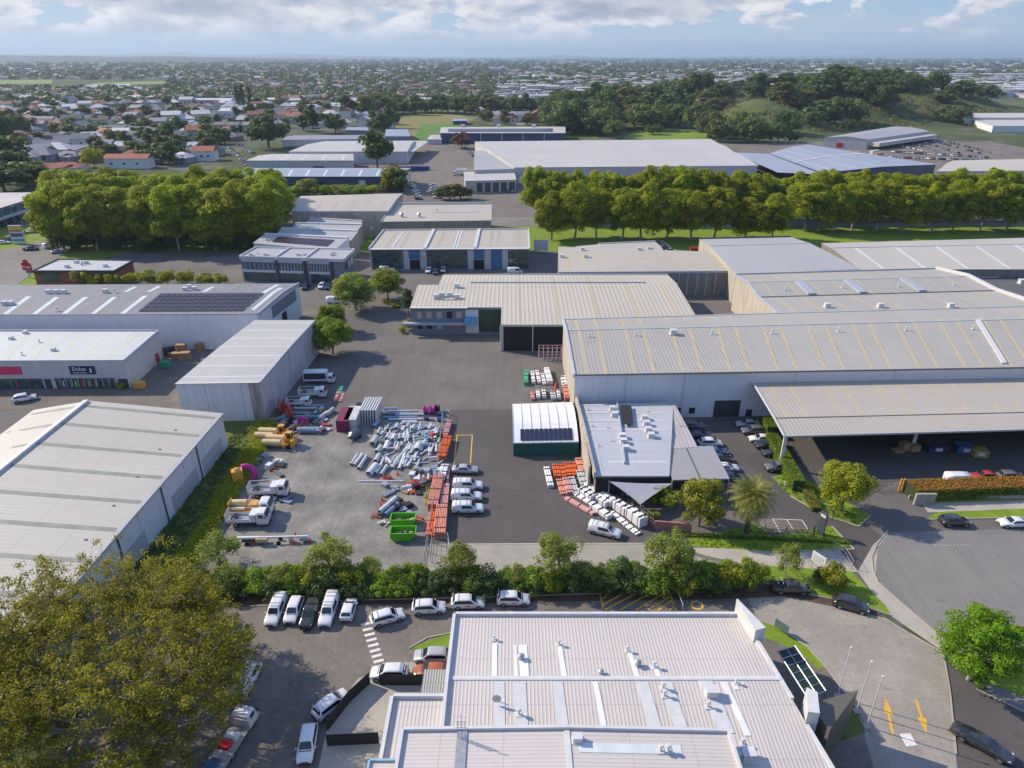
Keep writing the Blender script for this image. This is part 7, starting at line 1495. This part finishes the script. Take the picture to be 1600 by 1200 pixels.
for u0, v0, u1, v1, w, h, mt, l in ((854, 731, 861, 760, 1.1, .8, b_wh, 'single white wrapped bundle apart at the left'), (868, 727, 871, 745, 1.3, .7, b_or, 'orange bundle at the left end of the orange row'), (877, 727, 880, 745, 1.2, .7, b_or, 'orange bundle second from the left in the row'), (886, 724, 889, 743, 1.2, .8, b_or, 'orange bundle third from the left with a pale pipe on top'), (895, 723, 898, 742, 1.1, .8, b_or, 'bright orange bundle fourth in the row'), (903, 718, 911, 741, 1.2, 1.0, b_sal, 'salmon bundle against the tan wall'), (874, 748, 881, 771, 1.3, .6, b_sal, 'salmon bundle in the second row, left one'), (884, 748, 891, 771, 1.2, .6, b_pink, 'pink bundle in the second row, right one'), (893, 746, 901, 772, 1.1, .6, b_gr, 'grey green bundle right of the pink one'), (906, 738, 914, 759, 1.3, 1.1, b_gr, 'grey wrapped bundle against the wall below the salmon one'),
        (884, 778, 928, 803, .9, .5, b_pink, 'long pink white bundle nearest the parked ute'), (900, 772, 925, 787, 1.0, .6, b_wh, 'flat white bundle above the long pink one'), (925, 788, 953, 808, 1.2, 1.0, b_wh, 'white wrapped stack above the ute roof'), (908, 765, 928, 778, 1.6, 1.4, b_wh, 'white stack starting the long diagonal row'), (917, 757, 958, 785, 1.5, 1.7, b_wh, 'tall white stack touching the railing, first'), (935, 778, 950, 788, 1.4, 1.2, b_wh, 'blocky white stack in the middle of the diagonal'), (962, 786, 980, 798, 1.6, 1.8, b_wh, 'tall white stack touching the railing, second'), (982, 797, 1006, 816, 1.7, 2.0, b_wh, 'tall white stack at the end of the railing'), (955, 800, 978, 818, 1.1, .5, b_wh, 'flat white bundle along the ute, upper'), (977, 818, 998, 834, 1.1, .5, b_wh, 'flat white bundle along the ute, lower end')):
    bundle(u0, v0, u1, v1, w, h, mt, l, gb2, n=6 if mt in (b_wh, b_gr) else 4)
gb3 = 'bundles behind the fabric shelter'
for u0, v0, u1, v1, w, h, mt, l in ((822, 581, 822, 600, 1.0, 1.0, b_gn, 'green bundle at the left of the top row'), (832, 581, 834, 598, .9, .8, b_wh, 'white bundle right of the green one'), (839, 580, 843, 598, .9, .8, b_wh, 'white bundle third in the top row'), (847, 584, 851, 600, .9, .7, b_wh, 'white bundle fourth in the top row'), (854, 577, 860, 598, 1.3, 1.1, b_wh, 'large white bundle at the right of the top row'), (831, 612, 833, 624, .9, .7, b_pink, 'pink bundle at the left of the lower row'), (840, 611, 842, 622, .9, .8, b_wh, 'white bundle second in the lower row'), (849, 609, 851, 621, .9, .9, b_wh, 'white bundle third in the lower row'), (863, 612, 866, 624, 1.2, .9, b_gr, 'grey bundle with orange base in the lower row'), (872, 611, 874, 623, .8, .8, b_wh, 'white bundle right of the grey one'), (880, 590, 883, 604, 1.2, 1.3, b_wh, 'white bundle against the warehouse wall, upper'), (884, 606, 887, 624, 1.3, 1.2, b_sal, 'salmon and white bundle against the warehouse wall, lower'), (868, 598, 867, 612, .3, .5, b_or, 'thin orange tubes between the rows')):
    bundle(u0, v0, u1, v1, w, h, mt, l + ' behind the shelter', gb3)
# rack
e = empty('pallet_rack', at(860, 563), 0, 'pink steel rack frame at the corner of the main warehouse', 'rack'); r_m = plain('rack_pink', (.50, .24, .24), .6); o = at(860, 563)
for k in range(6): m = MB(); x = at(842 + k * 7, 563).x - o.x; m.box((x, 0, 1.7), (.12, .12, 3.4)); m.box((x, 1.6, 1.7), (.12, .12, 3.4)); m.box((x, .8, 1.0), (.08, 1.6, .08)); m.box((x, .8, 2.4), (.08, 1.6, .08)); m.build('upright', m_trim, e, origin=(0, 0, 0))
for z in (1.5, 3.3): m = MB(); m.box((0, -.08, z), (5.6, .1, .16)); m.box((0, 1.68, z), (5.6, .1, .16)); m.build('beam', r_m, e, origin=(0, 0, 0))
# coils and reels
def coil(u, v, z, Rr, r, axis, mat, label, rz=0, cat='hose coil', group=None, tilt=0):
    p = at(u, v, z); m = MB()
    for k in range(3): m.torus((0, 0, 0) if axis == 'Z' else (0, 0, 0), Rr - k * r * .9, r, axis, 28, 6); 
    if axis == 'Z': m.v = [(x, y, zz + .0) for x, y, zz in m.v]
    o = m.build('hose_coil', mat, origin=(0, 0, 0), label=label, cat=cat, group=group, smooth=True); o.location = (p.x, p.y, z); o.rotation_euler = (R(tilt), 0, rz); return o
c_red = plain('coil_red', (.42, .05, .03), .5, 0, .15, 2); c_mag = plain('coil_magenta', (.55, .03, .28), .5, 0, .1, 2)
coil(437, 635, 1.7, 1.6, .28, 'X', c_red, 'red hose coil standing against the tilt slab wall, left one', R(18)); coil(449, 642, 1.6, 1.55, .3, 'X', c_red, 'red hose coil leaning on the other, right one', R(48)); coil(472, 657, .9, .8, .2, 'Y', c_mag, 'small magenta coil facing the gravel yard in the shaded stack')
coil(384, 740, 1.1, 1.6, .2, 'Y', c_mag, 'large magenta hose coil standing behind the caged truck', tilt=-25); coil(390, 739, .8, 1.25, .18, 'Y', c_mag, 'smaller magenta hose coil in front of the large one', tilt=-25)
def reel(u, v, mat, label, r=.95, w=.9, rz=0):
    e = empty('cable_reel', at(u, v), rz, label, 'reel', 'cable reels at the fence end'); m = MB(); m.cyl((-w / 2, 0, r), (w / 2, 0, r), r * .72, n=16); m.build('drum', mat, e, origin=(0, 0, 0))
    for x in (-w / 2, w / 2): m = MB(); m.cyl((x - .04, 0, r), (x + .04, 0, r), r, n=18); m.build('flange', mat, e, origin=(0, 0, 0))
reel(666, 646, c_mag, 'magenta reel, left one of the pair'); reel(676, 646, c_mag, 'magenta reel, right one of the pair'); reel(667, 656, P_BLUE, 'small blue reel below the left magenta one', .55, .9); reel(687, 650, P_BLUE, 'blue reel on the stand by the fence, upper', .6, .8); reel(687, 658, P_BLUE, 'blue reel by the fence, lower', .55, .8); reel(684, 643, m_black, 'black reel behind the blue reels', .8, .8)
# portable cabins and stacked panels
container(541, 664, 90, plain('magenta_container', (.16, .02, .07), .6, 0, .2), 'dark magenta container with junk on its roof', 6); container(553, 662, 90, plain('white_container', (.46, .47, .46), .6, 0, .2), 'pale container with rusty roof patch beside the magenta one', 6)
for i in range(7):
    p = at(566 + i * 4, 658 - 0 * i, 0); m = MB(); m.box((0, 0, 1.6), (.22, 6.2 - .15 * i, 3.2)); m.box((0, 0, 3.25), (.3, 6.0, .08)); o = m.build('precast_panel', plain('precast', (.50, .52, .52), .7, 0, .1), origin=(0, 0, 0), label=f'tall white precast panel, {ORD[i]} from the left of the standing row', cat='panel', group='standing white panels'); o.location = (p.x, p.y + 1.5, .03); o.rotation_euler = (0, R(3), R(-3))
for i, (u, v, c_) in enumerate(((527, 642, b_pink), (531, 636, b_gn), (534, 645, b_pink))): bundle(u, v, u + 5, v - 14, .7, .6, c_, f'{("pink", "green", "rose")[i]} striped bundle lying on the containers', None, z=2.6)
# skips
def skip(u, v, label):
    e = empty('skip_bin', at(u, v), R(2), label, 'skip', 'green skip bins'); m = MB(); L_, W_, h = 3.9, 1.9, 1.6; g_ = plain('skip_green', (.10, .42, .02), .45, 0, .12, 1.5)
    outer = [(-L_ / 2, h), (-L_ / 2, .7), (-L_ / 2 + .5, .1), (L_ / 2 - .9, .1), (L_ / 2, h - .5), (L_ / 2, h)]
    for y in (-W_ / 2, W_ / 2 - .08): m.loft([[Vector((x, yy, z)) for x, z in outer] for yy in (y, y + .08)])
    m.add([(outer[i][0], yy, outer[i][1]) for i in range(6) for yy in (-W_ / 2 + .01, W_ / 2 - .01)], [(2 * i, 2 * i + 1, 2 * i + 3, 2 * i + 2) for i in range(5)])
    for y in (-W_ / 2, W_ / 2): m.box((0, y, h), (L_ + .1, .14, .1))
    for x in (-L_ / 2, L_ / 2): m.box((x, 0, h), (.14, W_, .1))
    m.build('bin', g_, e, origin=(0, 0, 0)); m = MB()
    for k in range(26): m.box((random.uniform(-1.2, 1.3), random.uniform(-.6, .6), random.uniform(.35, .95)), (random.uniform(.3, .9), random.uniform(.2, .6), .12), random.uniform(0, 3), 0, random.uniform(-.4, .4))
    m.build('rubbish', plain('rubbish_brown', (.34, .22, .14), .9, 0, .5, 3), e, origin=(0, 0, 0))
skip(631, 820, 'bright green skip bin, the one farther from the trees'); skip(631, 841, 'bright green skip bin full of rubbish, the one nearer the trees')
# cones
cm = plain('cone_orange', (.68, .08, .02), .5, 0, .05)
def cone(u, v, l): m = MB(); m.box((0, 0, .03), (.42, .42, .06)); m.cyl((0, 0, .05), (0, 0, .75), .17, .03, n=10); o = m.build('traffic_cone', cm, origin=(0, 0, 0), label=l, cat='cone', group='traffic cones in the gravel yard'); p = at(u, v); o.location = (p.x, p.y, .03); o.scale = (1.15,) * 3
for i, (u, v, l) in enumerate(((600, 748, 'left of four in front of the pipe heap'), (604, 748, 'second of four in front of the pipe heap'), (608, 748, 'third of four in front of the pipe heap'), (621, 742, 'standing apart right of the four by the pipe heap'), (611, 748, 'fourth in front of the pipe heap'), (597, 782, 'topmost of three left of the pale pipe'), (595, 791, 'middle of three left of the pale pipe'), (592, 800, 'lowest of three left of the pale pipe'), (610, 812, 'at the corner of the green skip'), (460, 851, 'below the drill end of the boom trailer'), (485, 848, 'right of the drill end of the boom trailer'), (462, 838, 'above the drill end of the boom trailer'), (395, 851, 'by the wheels of the boom trailer'), (586, 662, 'at the foot of the white panels'), (642, 661, 'on the crosswise pipes'))): cone(u, v, 'orange cone ' + l)
# boom trailer
p = at(425, 848); e = empty('boom_trailer', p, R(2), 'long white boom trailer with drill head lying at the front of the gravel yard', 'trailer')
m = MB(); m.box((0, 0, 1.1), (11, .22, .22)); m.box((-3.4, 0, 1.05), (3.5, .34, .34)); m.build('boom', P_WHITE, e, origin=(0, 0, 0)); m = MB(); m.box((-2.5, 0, .6), (4.0, .9, .12)); m.build('chassis', m_bumper, e, origin=(0, 0, 0))
for x in (-3.6, 1.2):
    for y in (-.55, .55): m = MB(); m.cyl((x, y - .1, .35), (x, y + .1, .35), .35, n=12); m.build('wheel', m_tyre, e, origin=(0, 0, 0))
m = MB(); m.cyl((4.4, 0, .7), (6.0, 0, .5), .4, .3, n=10); m.box((5.2, .3, .5), (.8, .6, .8)); m.box((3.0, 0, .5), (.5, .7, 1.0)); m.build('drill_head', m_steel, e, origin=(0, 0, 0)); m = MB(); m.cyl((-2.2, -.5, .95), (-.4, -.5, .95), .3, n=10); m.build('timber_roll', plain('tan_roll', (.42, .30, .16), .8), e, origin=(0, 0, 0))
# yellow machines
def yellow(u, v, label, sc=1):
    e = empty('yellow_machine', at(u, v), R(-4), label, 'machine', 'yellow boring machines'); cr = plain('cream_tank', (.62, .46, .24), .5)
    for y in (-.9, .9): m = MB(); m.cyl((-3.4, y, 1.3), (.2, y, 1.3), .62, n=14); m.cyl((.2, y, 1.3), (.6, y, 1.2), .62, .4, n=14); m.build('tank', cr, e, origin=(0, 0, 0))
    m = MB(); m.box((1.3, .7, 1.8), (1.1, 1.0, 2.0)); m.box((2.3, 0, 1.1), (.5, 2.4, 1.4)); m.box((-1.4, 0, .55), (5.4, 1.8, .3)); m.torus((.9, -1.0, 1.1), .8, .16, 'X', 14, 5); m.build('body', P_YEL, e, origin=(0, 0, 0)); m = MB(); m.box((1.87, .7, 2.1), (.03, .8, .9)); m.box((1.3, .18, 2.1), (.8, .03, .9)); m.build('cab_window', m_cglass, e, origin=(0, 0, 0))
    for x in (-2.6, 1.6):
        for y in (-1.1, 1.1): m = MB(); m.cyl((x, y - .15, .45), (x, y + .15, .45), .45, n=12); m.build('wheel', m_tyre, e, origin=(0, 0, 0))
    for k in range(4): m = MB(); m.cyl((2.4, -.9 + k * .6, 1.7), (2.7 + .3 * k, -.9 + k * .6, 2.8), .06, n=5); m.build('drill_arm', P_YEL, e, origin=(0, 0, 0))
yellow(442, 697, 'yellow machine with cream tanks at the foot of the weedy bank')
m = MB(); m.prism([(-.9, -.7), (.9, -.7), (.9, .7), (-.9, .7)], .1, 3.0); m.cyl((0, 0, 3.0), (0, 0, 3.4), .7, .3); o = m.build('yellow_hopper', P_YEL, origin=(0, 0, 0), label='tall yellow hopper standing behind the caged truck by the weeds', cat='hopper'); p = at(374, 757); o.location = p; o.rotation_euler = (0, 0, .4)
p = at(556, 683); e = empty('covered_trailer', p, R(70), 'small dark covered trailer parked in front of the containers', 'trailer'); m = MB(); m.loft([[Vector((x, y * w, z * h)) for y, z in ((-1, .5), (-.8, 1.0), (0, 1.15), (.8, 1.0), (1, .5))] for x, w, h in ((-1.8, .6, 1.0), (-1.0, 1.0, 1.5), (.6, .95, 1.45), (1.6, .3, 1.0))]); m.build('cover', plain('dark_tarp', (.05, .07, .09), .4), e, origin=(0, 0, 0)); m = MB(); m.box((-2.2, 0, .5), (1.8, .1, .1)); m.build('drawbar', m_steel, e, origin=(0, 0, 0))
for y in (-1, 1): m = MB(); m.cyl((0, y * .95, .33), (0, y * 1.12, .33), .33, n=12); m.build('wheel', m_tyre, e, origin=(0, 0, 0))
for i, (u, v, c_, l) in enumerate(((588, 808, P_ORANGE, 'orange timber slab beside the cones'), (617, 765, m_steel, 'grey scrap frame lying in the open gravel'), (622, 789, c_red, 'small rusty stand right of the pale pipe'), (600, 819, m_trim, 'white debris pile left of the green skips'), (655, 815, plain('cardboard', (.35, .22, .12), .9), 'brown cardboard spilled right of the green skips'), (415, 712, m_trim, 'pale wire scrap heap below the yellow machine'), (425, 735, c_red, 'reddish scrap by the oily puddle'), (400, 775, m_steel, 'dark metal scrap between the two white trucks'), (455, 600 + 78, m_trim, 'white tarpaulin heap at the edge of the weeds'), (648, 770, b_or, 'orange barrier board lying near the weeds'))):
    p = at(u, v); m = MB()
    for k in range(9): m.box((random.uniform(-.7, .7), random.uniform(-.5, .5), random.uniform(.05, .35)), (random.uniform(.3, 1.2), random.uniform(.08, .4), random.uniform(.05, .2)), random.uniform(0, 3.1), 0, random.uniform(-.3, .3))
    o = m.build('scrap_pile', c_, origin=(0, 0, 0), label=l, cat='scrap'); o.location = (p.x, p.y, .03); o['kind'] = 'stuff'
# fences
def railfence(name, pts, h, label, mat, gap=2.4, rails=(.1, .5, 1), post=.05, mesh=False, cat='fence', panel=None):
    P = [at(*p) for p in pts]; e = empty(name, P[0], 0, label, cat)
    for a, b in zip(P, P[1:]):
        d = b - a; n = max(1, round(d.length / gap))
        for i in range(n + 1): q = a.lerp(b, i / n); m = MB(); m.cyl((q.x, q.y, 0), (q.x, q.y, h), post, n=6); child(m, 'post', mat, e)
        for r in rails: m = MB(); m.cyl((a.x, a.y, h * r), (b.x, b.y, h * r), post * .6, n=4); child(m, 'rail', mat, e)
        if mesh:
            m = MB(); k = int(d.length / .55)
            for i in range(k): q = a.lerp(b, (i + .5) / k); m.cyl((q.x, q.y, .05), (q.x, q.y, h), .014, n=3, cap=False)
            child(m, 'wire_mesh', mat, e)
        if panel: m = MB(); c = (a + b) / 2; m.box((c.x, c.y, h / 2), (d.length, .06, h - .05), math.atan2(d.y, d.x)); child(m, 'panel', panel, e)
    return e
railfence('wire_fence', [(693, 646), (688, 700), (677, 800), (664, 882)], 2.2, 'tall galvanised wire fence dividing the gravel yard from the main yard', m_steel, mesh=True)
railfence('wire_fence', [(673, 880), (676, 850), (700, 850), (705, 880)], 2.2, 'open wire gate enclosure below the salmon tubes', m_steel, mesh=True)
railfence('steel_railing', [(936, 757), (1020, 820)], 2.0, 'grey railing above the red brick wall by the white bundles', plain('railing_grey', (.20, .20, .21), .5), gap=1.2, mesh=True)
wallrun('brick_wall', [(931, 757), (1021, 824)], .9, m_brick_pink, 'low red brick wall running under the grey railing'); wallrun('brick_wall', [(1022, 828), (1079, 833)], 1.8, m_brick_pink, 'red brick wall piece facing the planted strip')
railfence('black_fence', [(578, 1068), (546, 1098), (512, 1142)], 1.8, 'slanting black board fence behind the parked white SUV', m_black, panel=m_black); railfence('black_fence', [(594, 1071), (660, 1071)], 1.8, 'black board fence left of the grey awning', m_black, panel=m_black); railfence('black_fence', [(512, 1166), (592, 1162)], 1.8, 'short black board fence at the bottom by the low white block', m_black, panel=m_black)
railfence('pipe_fence', [(1195, 826), (1262, 833)], 1.0, 'low dark railing behind the three marked bays', m_black, gap=3); railfence('mesh_fence', [(1245, 775), (1275, 795), (1300, 812)], 1.8, 'dark mesh fence on the verge below the clipped hedge', m_trim_dark, mesh=True)
railfence('sliding_gate', [(1364, 768), (1408, 766)], 1.6, 'steel sliding gate with yellow end posts at the canopy yard', m_steel, mesh=True, cat='gate')
for u in (1404, 1409): p = at(u, 768); m = MB(); m.box((0, 0, 1.3), (.25, .25, 2.6)); o = m.build('gate_post', P_YEL, origin=(0, 0, 0), label=f'{("left", "right")[u > 1405]} yellow post at the end of the sliding gate', cat='post'); o.location = p
railfence('handrail', [(975, 922), (1050, 917)], 1.0, 'pale metal barrier lying open above the yellow hatched bay', m_steel); railfence('barrier_arm', [(1050, 914), (1066, 953)], 1.0, 'thin white barrier arm beside the yellow hatching', m_trim, rails=(1,), gap=9)
railfence('chain_fence', [(1300, 860), (1318, 868), (1330, 889)], 1.6, 'bent wire fence remnant on the grass tip by the path', m_steel, mesh=True, gap=3)
# flagpoles, signs, bollards, lamps
for i, (u, v) in enumerate(((1308, 1089), (1338, 1112), (1354, 1136))):
    b = at(u, v); m = MB(); m.cyl((0, 0, 0), (0, 0, 7.8), .075, .05, n=8); e = empty('flagpole', b, 0, f'white flagpole, {("left", "middle", "right")[i]} one of the three beside the entrance wall', 'flagpole', 'white flagpoles'); m.build('pole', P_WHITE, e, origin=(0, 0, 0)); m = MB(); m.cyl((0, 0, 7.75), (0, 0, 7.95), .12, .12, n=8); m.build('finial', P_WHITE, e, origin=(0, 0, 0)); m = MB(); m.box((0, 0, .12), (.7, .7, .2)); m.build('base', m_concrete, e, origin=(0, 0, 0))
def sign(u, v, w, h, z0, hd, mat, label, nm='signboard', th=.14, posts=True):
    e = empty(nm, at(u, v), R(hd), label, 'sign'); m = MB(); m.box((0, 0, z0 + h / 2), (w, th, h)); b = m.build('board', mat, e, origin=(0, 0, 0))
    if posts:
        for x in (-w * .42, w * .42): m = MB(); m.cyl((x, .1, 0), (x, .1, z0 + h), .05, n=6); m.build('post', m_steel, e, origin=(0, 0, 0))
    return e
s_ = sign(1281, 835, 1.2, 4.2, 0, -60, plain('sign_charcoal', (.07, .08, .09), .4), 'tall dark pylon sign at the tip of the grass beside the bays', 'pylon_sign', .35, False)
m = MB(); m.box((0, -.19, 3.6), (.9, .03, .5)); m.build('sign_panel', m_trim, s_, origin=(0, 0, 0))
sign(1270, 838, .3, 2.2, 0, -60, MATS['sign_charcoal'], 'narrow dark post sign left of the tall pylon', 'pylon_sign', .2, False)
s_ = sign(1275, 893, 2.2, 1.7, 1.4, -58, P_WHITE, 'white signboard on posts left of the yellow green bush')
for k in range(3): m = MB(); m.box((0, -.08, 1.8 + k * .4), (1.6, .02, .12)); m.build('sign_line', m_steel, s_, origin=(0, 0, 0))
sign(1219, 990, 1.9, 1.2, .7, -52, plain('sign_teal', (.10, .16, .15), .4), 'small teal sign on white posts at the lawn behind the hall'); sign(845, 394, 5.5, 4.2, .6, 0, m_trim, 'large blank pale board beside the glass workshops')
for i, (u, v) in enumerate(((1217, 757), (1226, 760))): m = MB(); m.cyl((0, 0, 0), (0, 0, 1.0), .12, n=8); m.cyl((0, 0, 1.0), (0, 0, 1.08), .12, .06, n=8); o = m.build('bollard', P_WHITE, origin=(0, 0, 0), label=f'white bollard, {("left", "right")[i]} of two at the car park lane', cat='bollard'); o.location = at(u, v)
pw = sign(47, 434, 3.6, 2.5, 2.6, -12, sg_red, 'red restaurant sign on a pole beside the main road', 'pole_sign', .4, False); m = MB(); m.cyl((0, 0, 0), (0, 0, 2.6), .2, n=8); m.build('pole', m_steel, pw, origin=(0, 0, 0)); m = MB(); m.cyl((0, -.2, 5.4), (0, .2, 5.4), .95, n=16); m.build('medallion', sg_red, pw, origin=(0, 0, 0)); m = MB(); m.box((.4, 0, 2.1), (2.2, .4, .8)); m.build('reader_board', P_BLUE, pw, origin=(0, 0, 0))
t_ = text("Wendy's", (pw.location.x, pw.location.y, 0), 1.05, txt_w, pw); t_.location = (0, -.22, 3.8); t_.rotation_euler = (R(90), 0, 0)
pw = sign(31, 381, 5.0, 7.2, .2, 5, P_WHITE, 'tall retail pylon sign with yellow and blue panels at the far left', 'pylon_sign', .6, False)
for z, h, mt in ((6.6, 1.1, MATS['sign_yellow']), (5.3, 1.0, plain('sign_orange', (.5, .2, .05), .5)), (3.6, 1.5, P_BLUE), (1.6, 1.0, plain('sign_teal2', (.10, .35, .38), .5))): m = MB(); m.box((0, -.33, z), (4.5, .06, h)); m.build('sign_panel', mt, pw, origin=(0, 0, 0))
def lamp(u, v, h, l): e = empty('street_lamp', at(u, v), random.uniform(0, 6), l, 'street lamp', 'street lamps'); m = MB(); m.cyl((0, 0, 0), (0, 0, h), .14, .08, n=6); m.build('pole', m_steel, e, origin=(0, 0, 0)); m = MB(); m.cyl((0, 0, h), (1.8, 0, h + .3), .06, n=5); m.build('arm', m_steel, e, origin=(0, 0, 0)); m = MB(); m.box((2.0, 0, h + .3), (.8, .3, .14)); m.build('lamp_head', m_trim, e, origin=(0, 0, 0))
for u, v, h, l in ((42, 372, 13, 'street lamp rising between the retail block and the main road'), (410, 230, 18, 'tall lamp pole beside the big dark tree'), (90, 394, 9, 'short street lamp beside the silver sedan'), (542, 212, 24, 'tall floodlight pole by the clubhouse'), (583, 185, 20, 'tall pole before the sports field trees'), (835, 300, 11, 'street lamp left of the long plane tree row'), (1410, 330, 11, 'street lamp behind the right plane trees')): lamp(u, v, h, l)
# canopy yard contents
for u, v, w, mt, l, k in ((1402, 706, 1.8, 'cardboard', 'flat brown crate at the left under the canopy', .5), (1412, 703, 1.6, 'cardboard', 'tall brown crate under the canopy', 1.6), (1427, 704, 1.9, 'cardboard', 'brown crate left of the white column', 1.2)):
    e = empty('crate', at(u, v), R(10), l, 'crate'); m = MB(); m.box((0, 0, k / 2 + .1), (w, 1.3, k)); m.build('box', MATS[mt], e, origin=(0, 0, 0)); m = MB(); [m.box((x, 0, .06), (.12, 1.3, .1)) for x in (-w * .4, 0, w * .4)]; m.build('pallet', plain('pallet_wood', (.30, .20, .11), .9), e, origin=(0, 0, 0))
for u, v, L_, mt, l in ((1462, 705, 3.8, P_NAVY, 'blue bin with a white label right of the column'), (1505, 706, 3.2, P_BLUE, 'blue open skip further right under the canopy'), (1528, 712, 2.6, plain('dull_yellow', (.34, .24, .06), .6), 'yellow skip beside the blue one under the canopy')):
    e = empty('skip_bin', at(u, v), R(-6), l, 'skip'); m = MB(); m.prism([(-L_ / 2, -1), (L_ / 2, -1), (L_ / 2, 1), (-L_ / 2, 1)], .1, 1.5); m.box((0, -1.0, 1.5), (L_ + .1, .12, .12)); m.box((0, 1.0, 1.5), (L_ + .1, .12, .12)); m.build('bin', mt, e, origin=(0, 0, 0)); m = MB(); m.box((0, -1.02, .9), (1.2, .04, .7)); m.build('label_plate', m_trim, e, origin=(0, 0, 0))
car('hatch', 1538, 738, 180, P_RED, 'red car roof showing over the red tipped hedge', z=1.4); car('suv', 1582, 738, 0, P_GREY, 'dark car behind the hedge next to the red one', z=1.5); car('van', 1503, 741, 0, P_WHITE, 'pale van roof just showing above the red tipped hedge', z=2.0)
# yard behind the paint shop
for i, (u, v, w, h, c_) in enumerate(((277, 560, 2.4, 1.6, 'cardboard'), (286, 556, 2.4, 3.2, 'cardboard'), (291, 562, 2.4, 2.2, 'cardboard'), (313, 548, 2.0, 2.2, 'cardboard'), (271, 556, 2.2, 1.0, 'pallet_wood'))):
    e = empty('pallet_stack', at(u, v), R(5), f'stack of brown pallets, {ORD[i]} behind the tilt slab shed', 'pallets'); 
    m = MB()
    for k in range(int(h / .16)): m.box((0, 0, .08 + k * .16), (w - .2 * (k % 2), 1.5, .1))
    m.build('pallets', MATS[c_], e, origin=(0, 0, 0))
container(229, 572, 62, P_RED, 'container with red end and pale blue roof behind the paint shop', 6); m = MB(); [m.cyl((-.2 * i, 0, .3 + .3 * i), (2.4 - .2 * i, 1, .3 + .3 * i), .5, n=8) for i in range(4)]; o = m.build('tyre_heap', m_black, origin=(0, 0, 0), label='black heap of rubber against the grey building', cat='heap'); o.location = at(255, 556); o.scale = (1.6, 1.6, 1.2)
for u, v, mt, l in ((259, 574, P_WHITE if False else plain('bin_green', (.03, .25, .10), .5), 'green bin in the yard behind the paint shop'), (219, 606, P_YEL, 'orange yellow bin at the corner of the paint shop')): e = empty('wheelie_bin', at(u, v), 0, l, 'bin'); m = MB(); m.prism([(-1.1, -.7), (1.1, -.7), (1.1, .7), (-1.1, .7)], .12, 1.4); m.build('body', mt, e, origin=(0, 0, 0)); m = MB(); m.box((0, 0, 1.46), (2.3, 1.5, .1)); m.build('lid', mt, e, origin=(0, 0, 0))
e = empty('rusty_barge_trailer', at(820, 525), R(2), 'rusty flat trailer parked at the open bay of the ribbed warehouse', 'trailer'); m = MB(); m.box((0, 0, .9), (7, 2.2, .5)); m.box((0, 0, 1.5), (6.2, .1, .1)); m.build('bed', plain('rust_red', (.24, .09, .06), .8, 0, .3), e, origin=(0, 0, 0))
for x in (-2.2, 2.2): m = MB(); m.cyl((x, -1.1, .4), (x, 1.1, .4), .4, n=12); m.build('wheel', m_tyre, e, origin=(0, 0, 0))
yellow(430, 686, 'second yellow machine with cream tanks, farther up the weedy bank')
random.seed(77)
for i, (u0, u1, v0, v1, n_, l) in enumerate(((436, 520, 640, 676, 34, 'shaded stack by the red coils'), (420, 470, 655, 680, 10, 'weedy corner below the tilt slab shed'), (398, 440, 712, 745, 9, 'bank edge below the yellow machines'), (405, 450, 770, 786, 8, 'gap between the white trucks'), (600, 655, 758, 815, 16, 'open gravel left of the fence'), (640, 690, 735, 765, 26, 'foot of the pipe heap by the fence'), (655, 690, 664, 700, 16, 'fence side of the pipe heap'))):
    for k in range(n_):
        u, v = random.uniform(u0, u1), random.uniform(v0, v1); p = at(u, v); m = MB(); c_, nm_ = random.choice(((m_pipe[3], 'blue grey'), (m_steel, 'steel'), (m_pipe[1], 'pale'), (MATS['pallet_wood'], 'wooden'), (m_black, 'black'), (P_GREY, 'dark grey'), (c_red, 'rusty')))
        k2 = random.randrange(3)
        if k2 == 0: [m.box((random.uniform(-.2, .2), 0, .08 + .17 * q), (1.2, 1.0, .12)) for q in range(random.randrange(2, 7))]
        elif k2 == 1: m.pipe((-1.2, 0, .2), (1.2, 0, .2), .2, .15); m.pipe((-1.1, .4, .2), (1.3, .4, .2), .2, .15)
        else: m.box((0, 0, .35), (1.3, .9, .7)); m.box((0, 0, .72), (1.4, 1.0, .06)); m.box((.2, .1, .85), (.7, .5, .2), .4)
        o = m.build('stored_item', c_, origin=(0, 0, 0), label=f'{nm_} {("pallet stack", "pair of pipes", "crate")[k2]} in the {l}', cat='yard stock', group=f'{nm_} {("pallets", "pipe pairs", "crates")[k2]}, {l}'); o.location = (p.x, p.y, .03); o.rotation_euler = (0, 0, random.uniform(0, 3.1))
# ------------------------------------------------------------------ haze
m = bpy.data.materials.new('haze'); m.use_nodes = True; t = NT(m.node_tree); t.n.clear(); vo = t.new('ShaderNodeVolumePrincipled', i_Color=(.58, .75, .93, 1), i_Density=HAZE, i_Anisotropy=.2); out = t.new('ShaderNodeOutputMaterial'); t.l.new(vo.outputs[0], out.inputs['Volume'])
zt = 75
hz = MB(); hz.box((0, 30000, 42), (124000, 61500, 96 + 3)); 
hz = MB(); hz.add([(x, y, z) for z in (-8, 420) for y in (-400, 59000) for x in (-61000, 61000)], [(0, 2, 3, 1), (4, 5, 7, 6), (0, 1, 5, 4), (2, 6, 7, 3), (0, 4, 6, 2), (1, 3, 7, 5)])
o = hz.build('haze', m, kind='stuff', origin=(0, 0, 0), label='thin blue haze lying over the whole city', cat='haze')
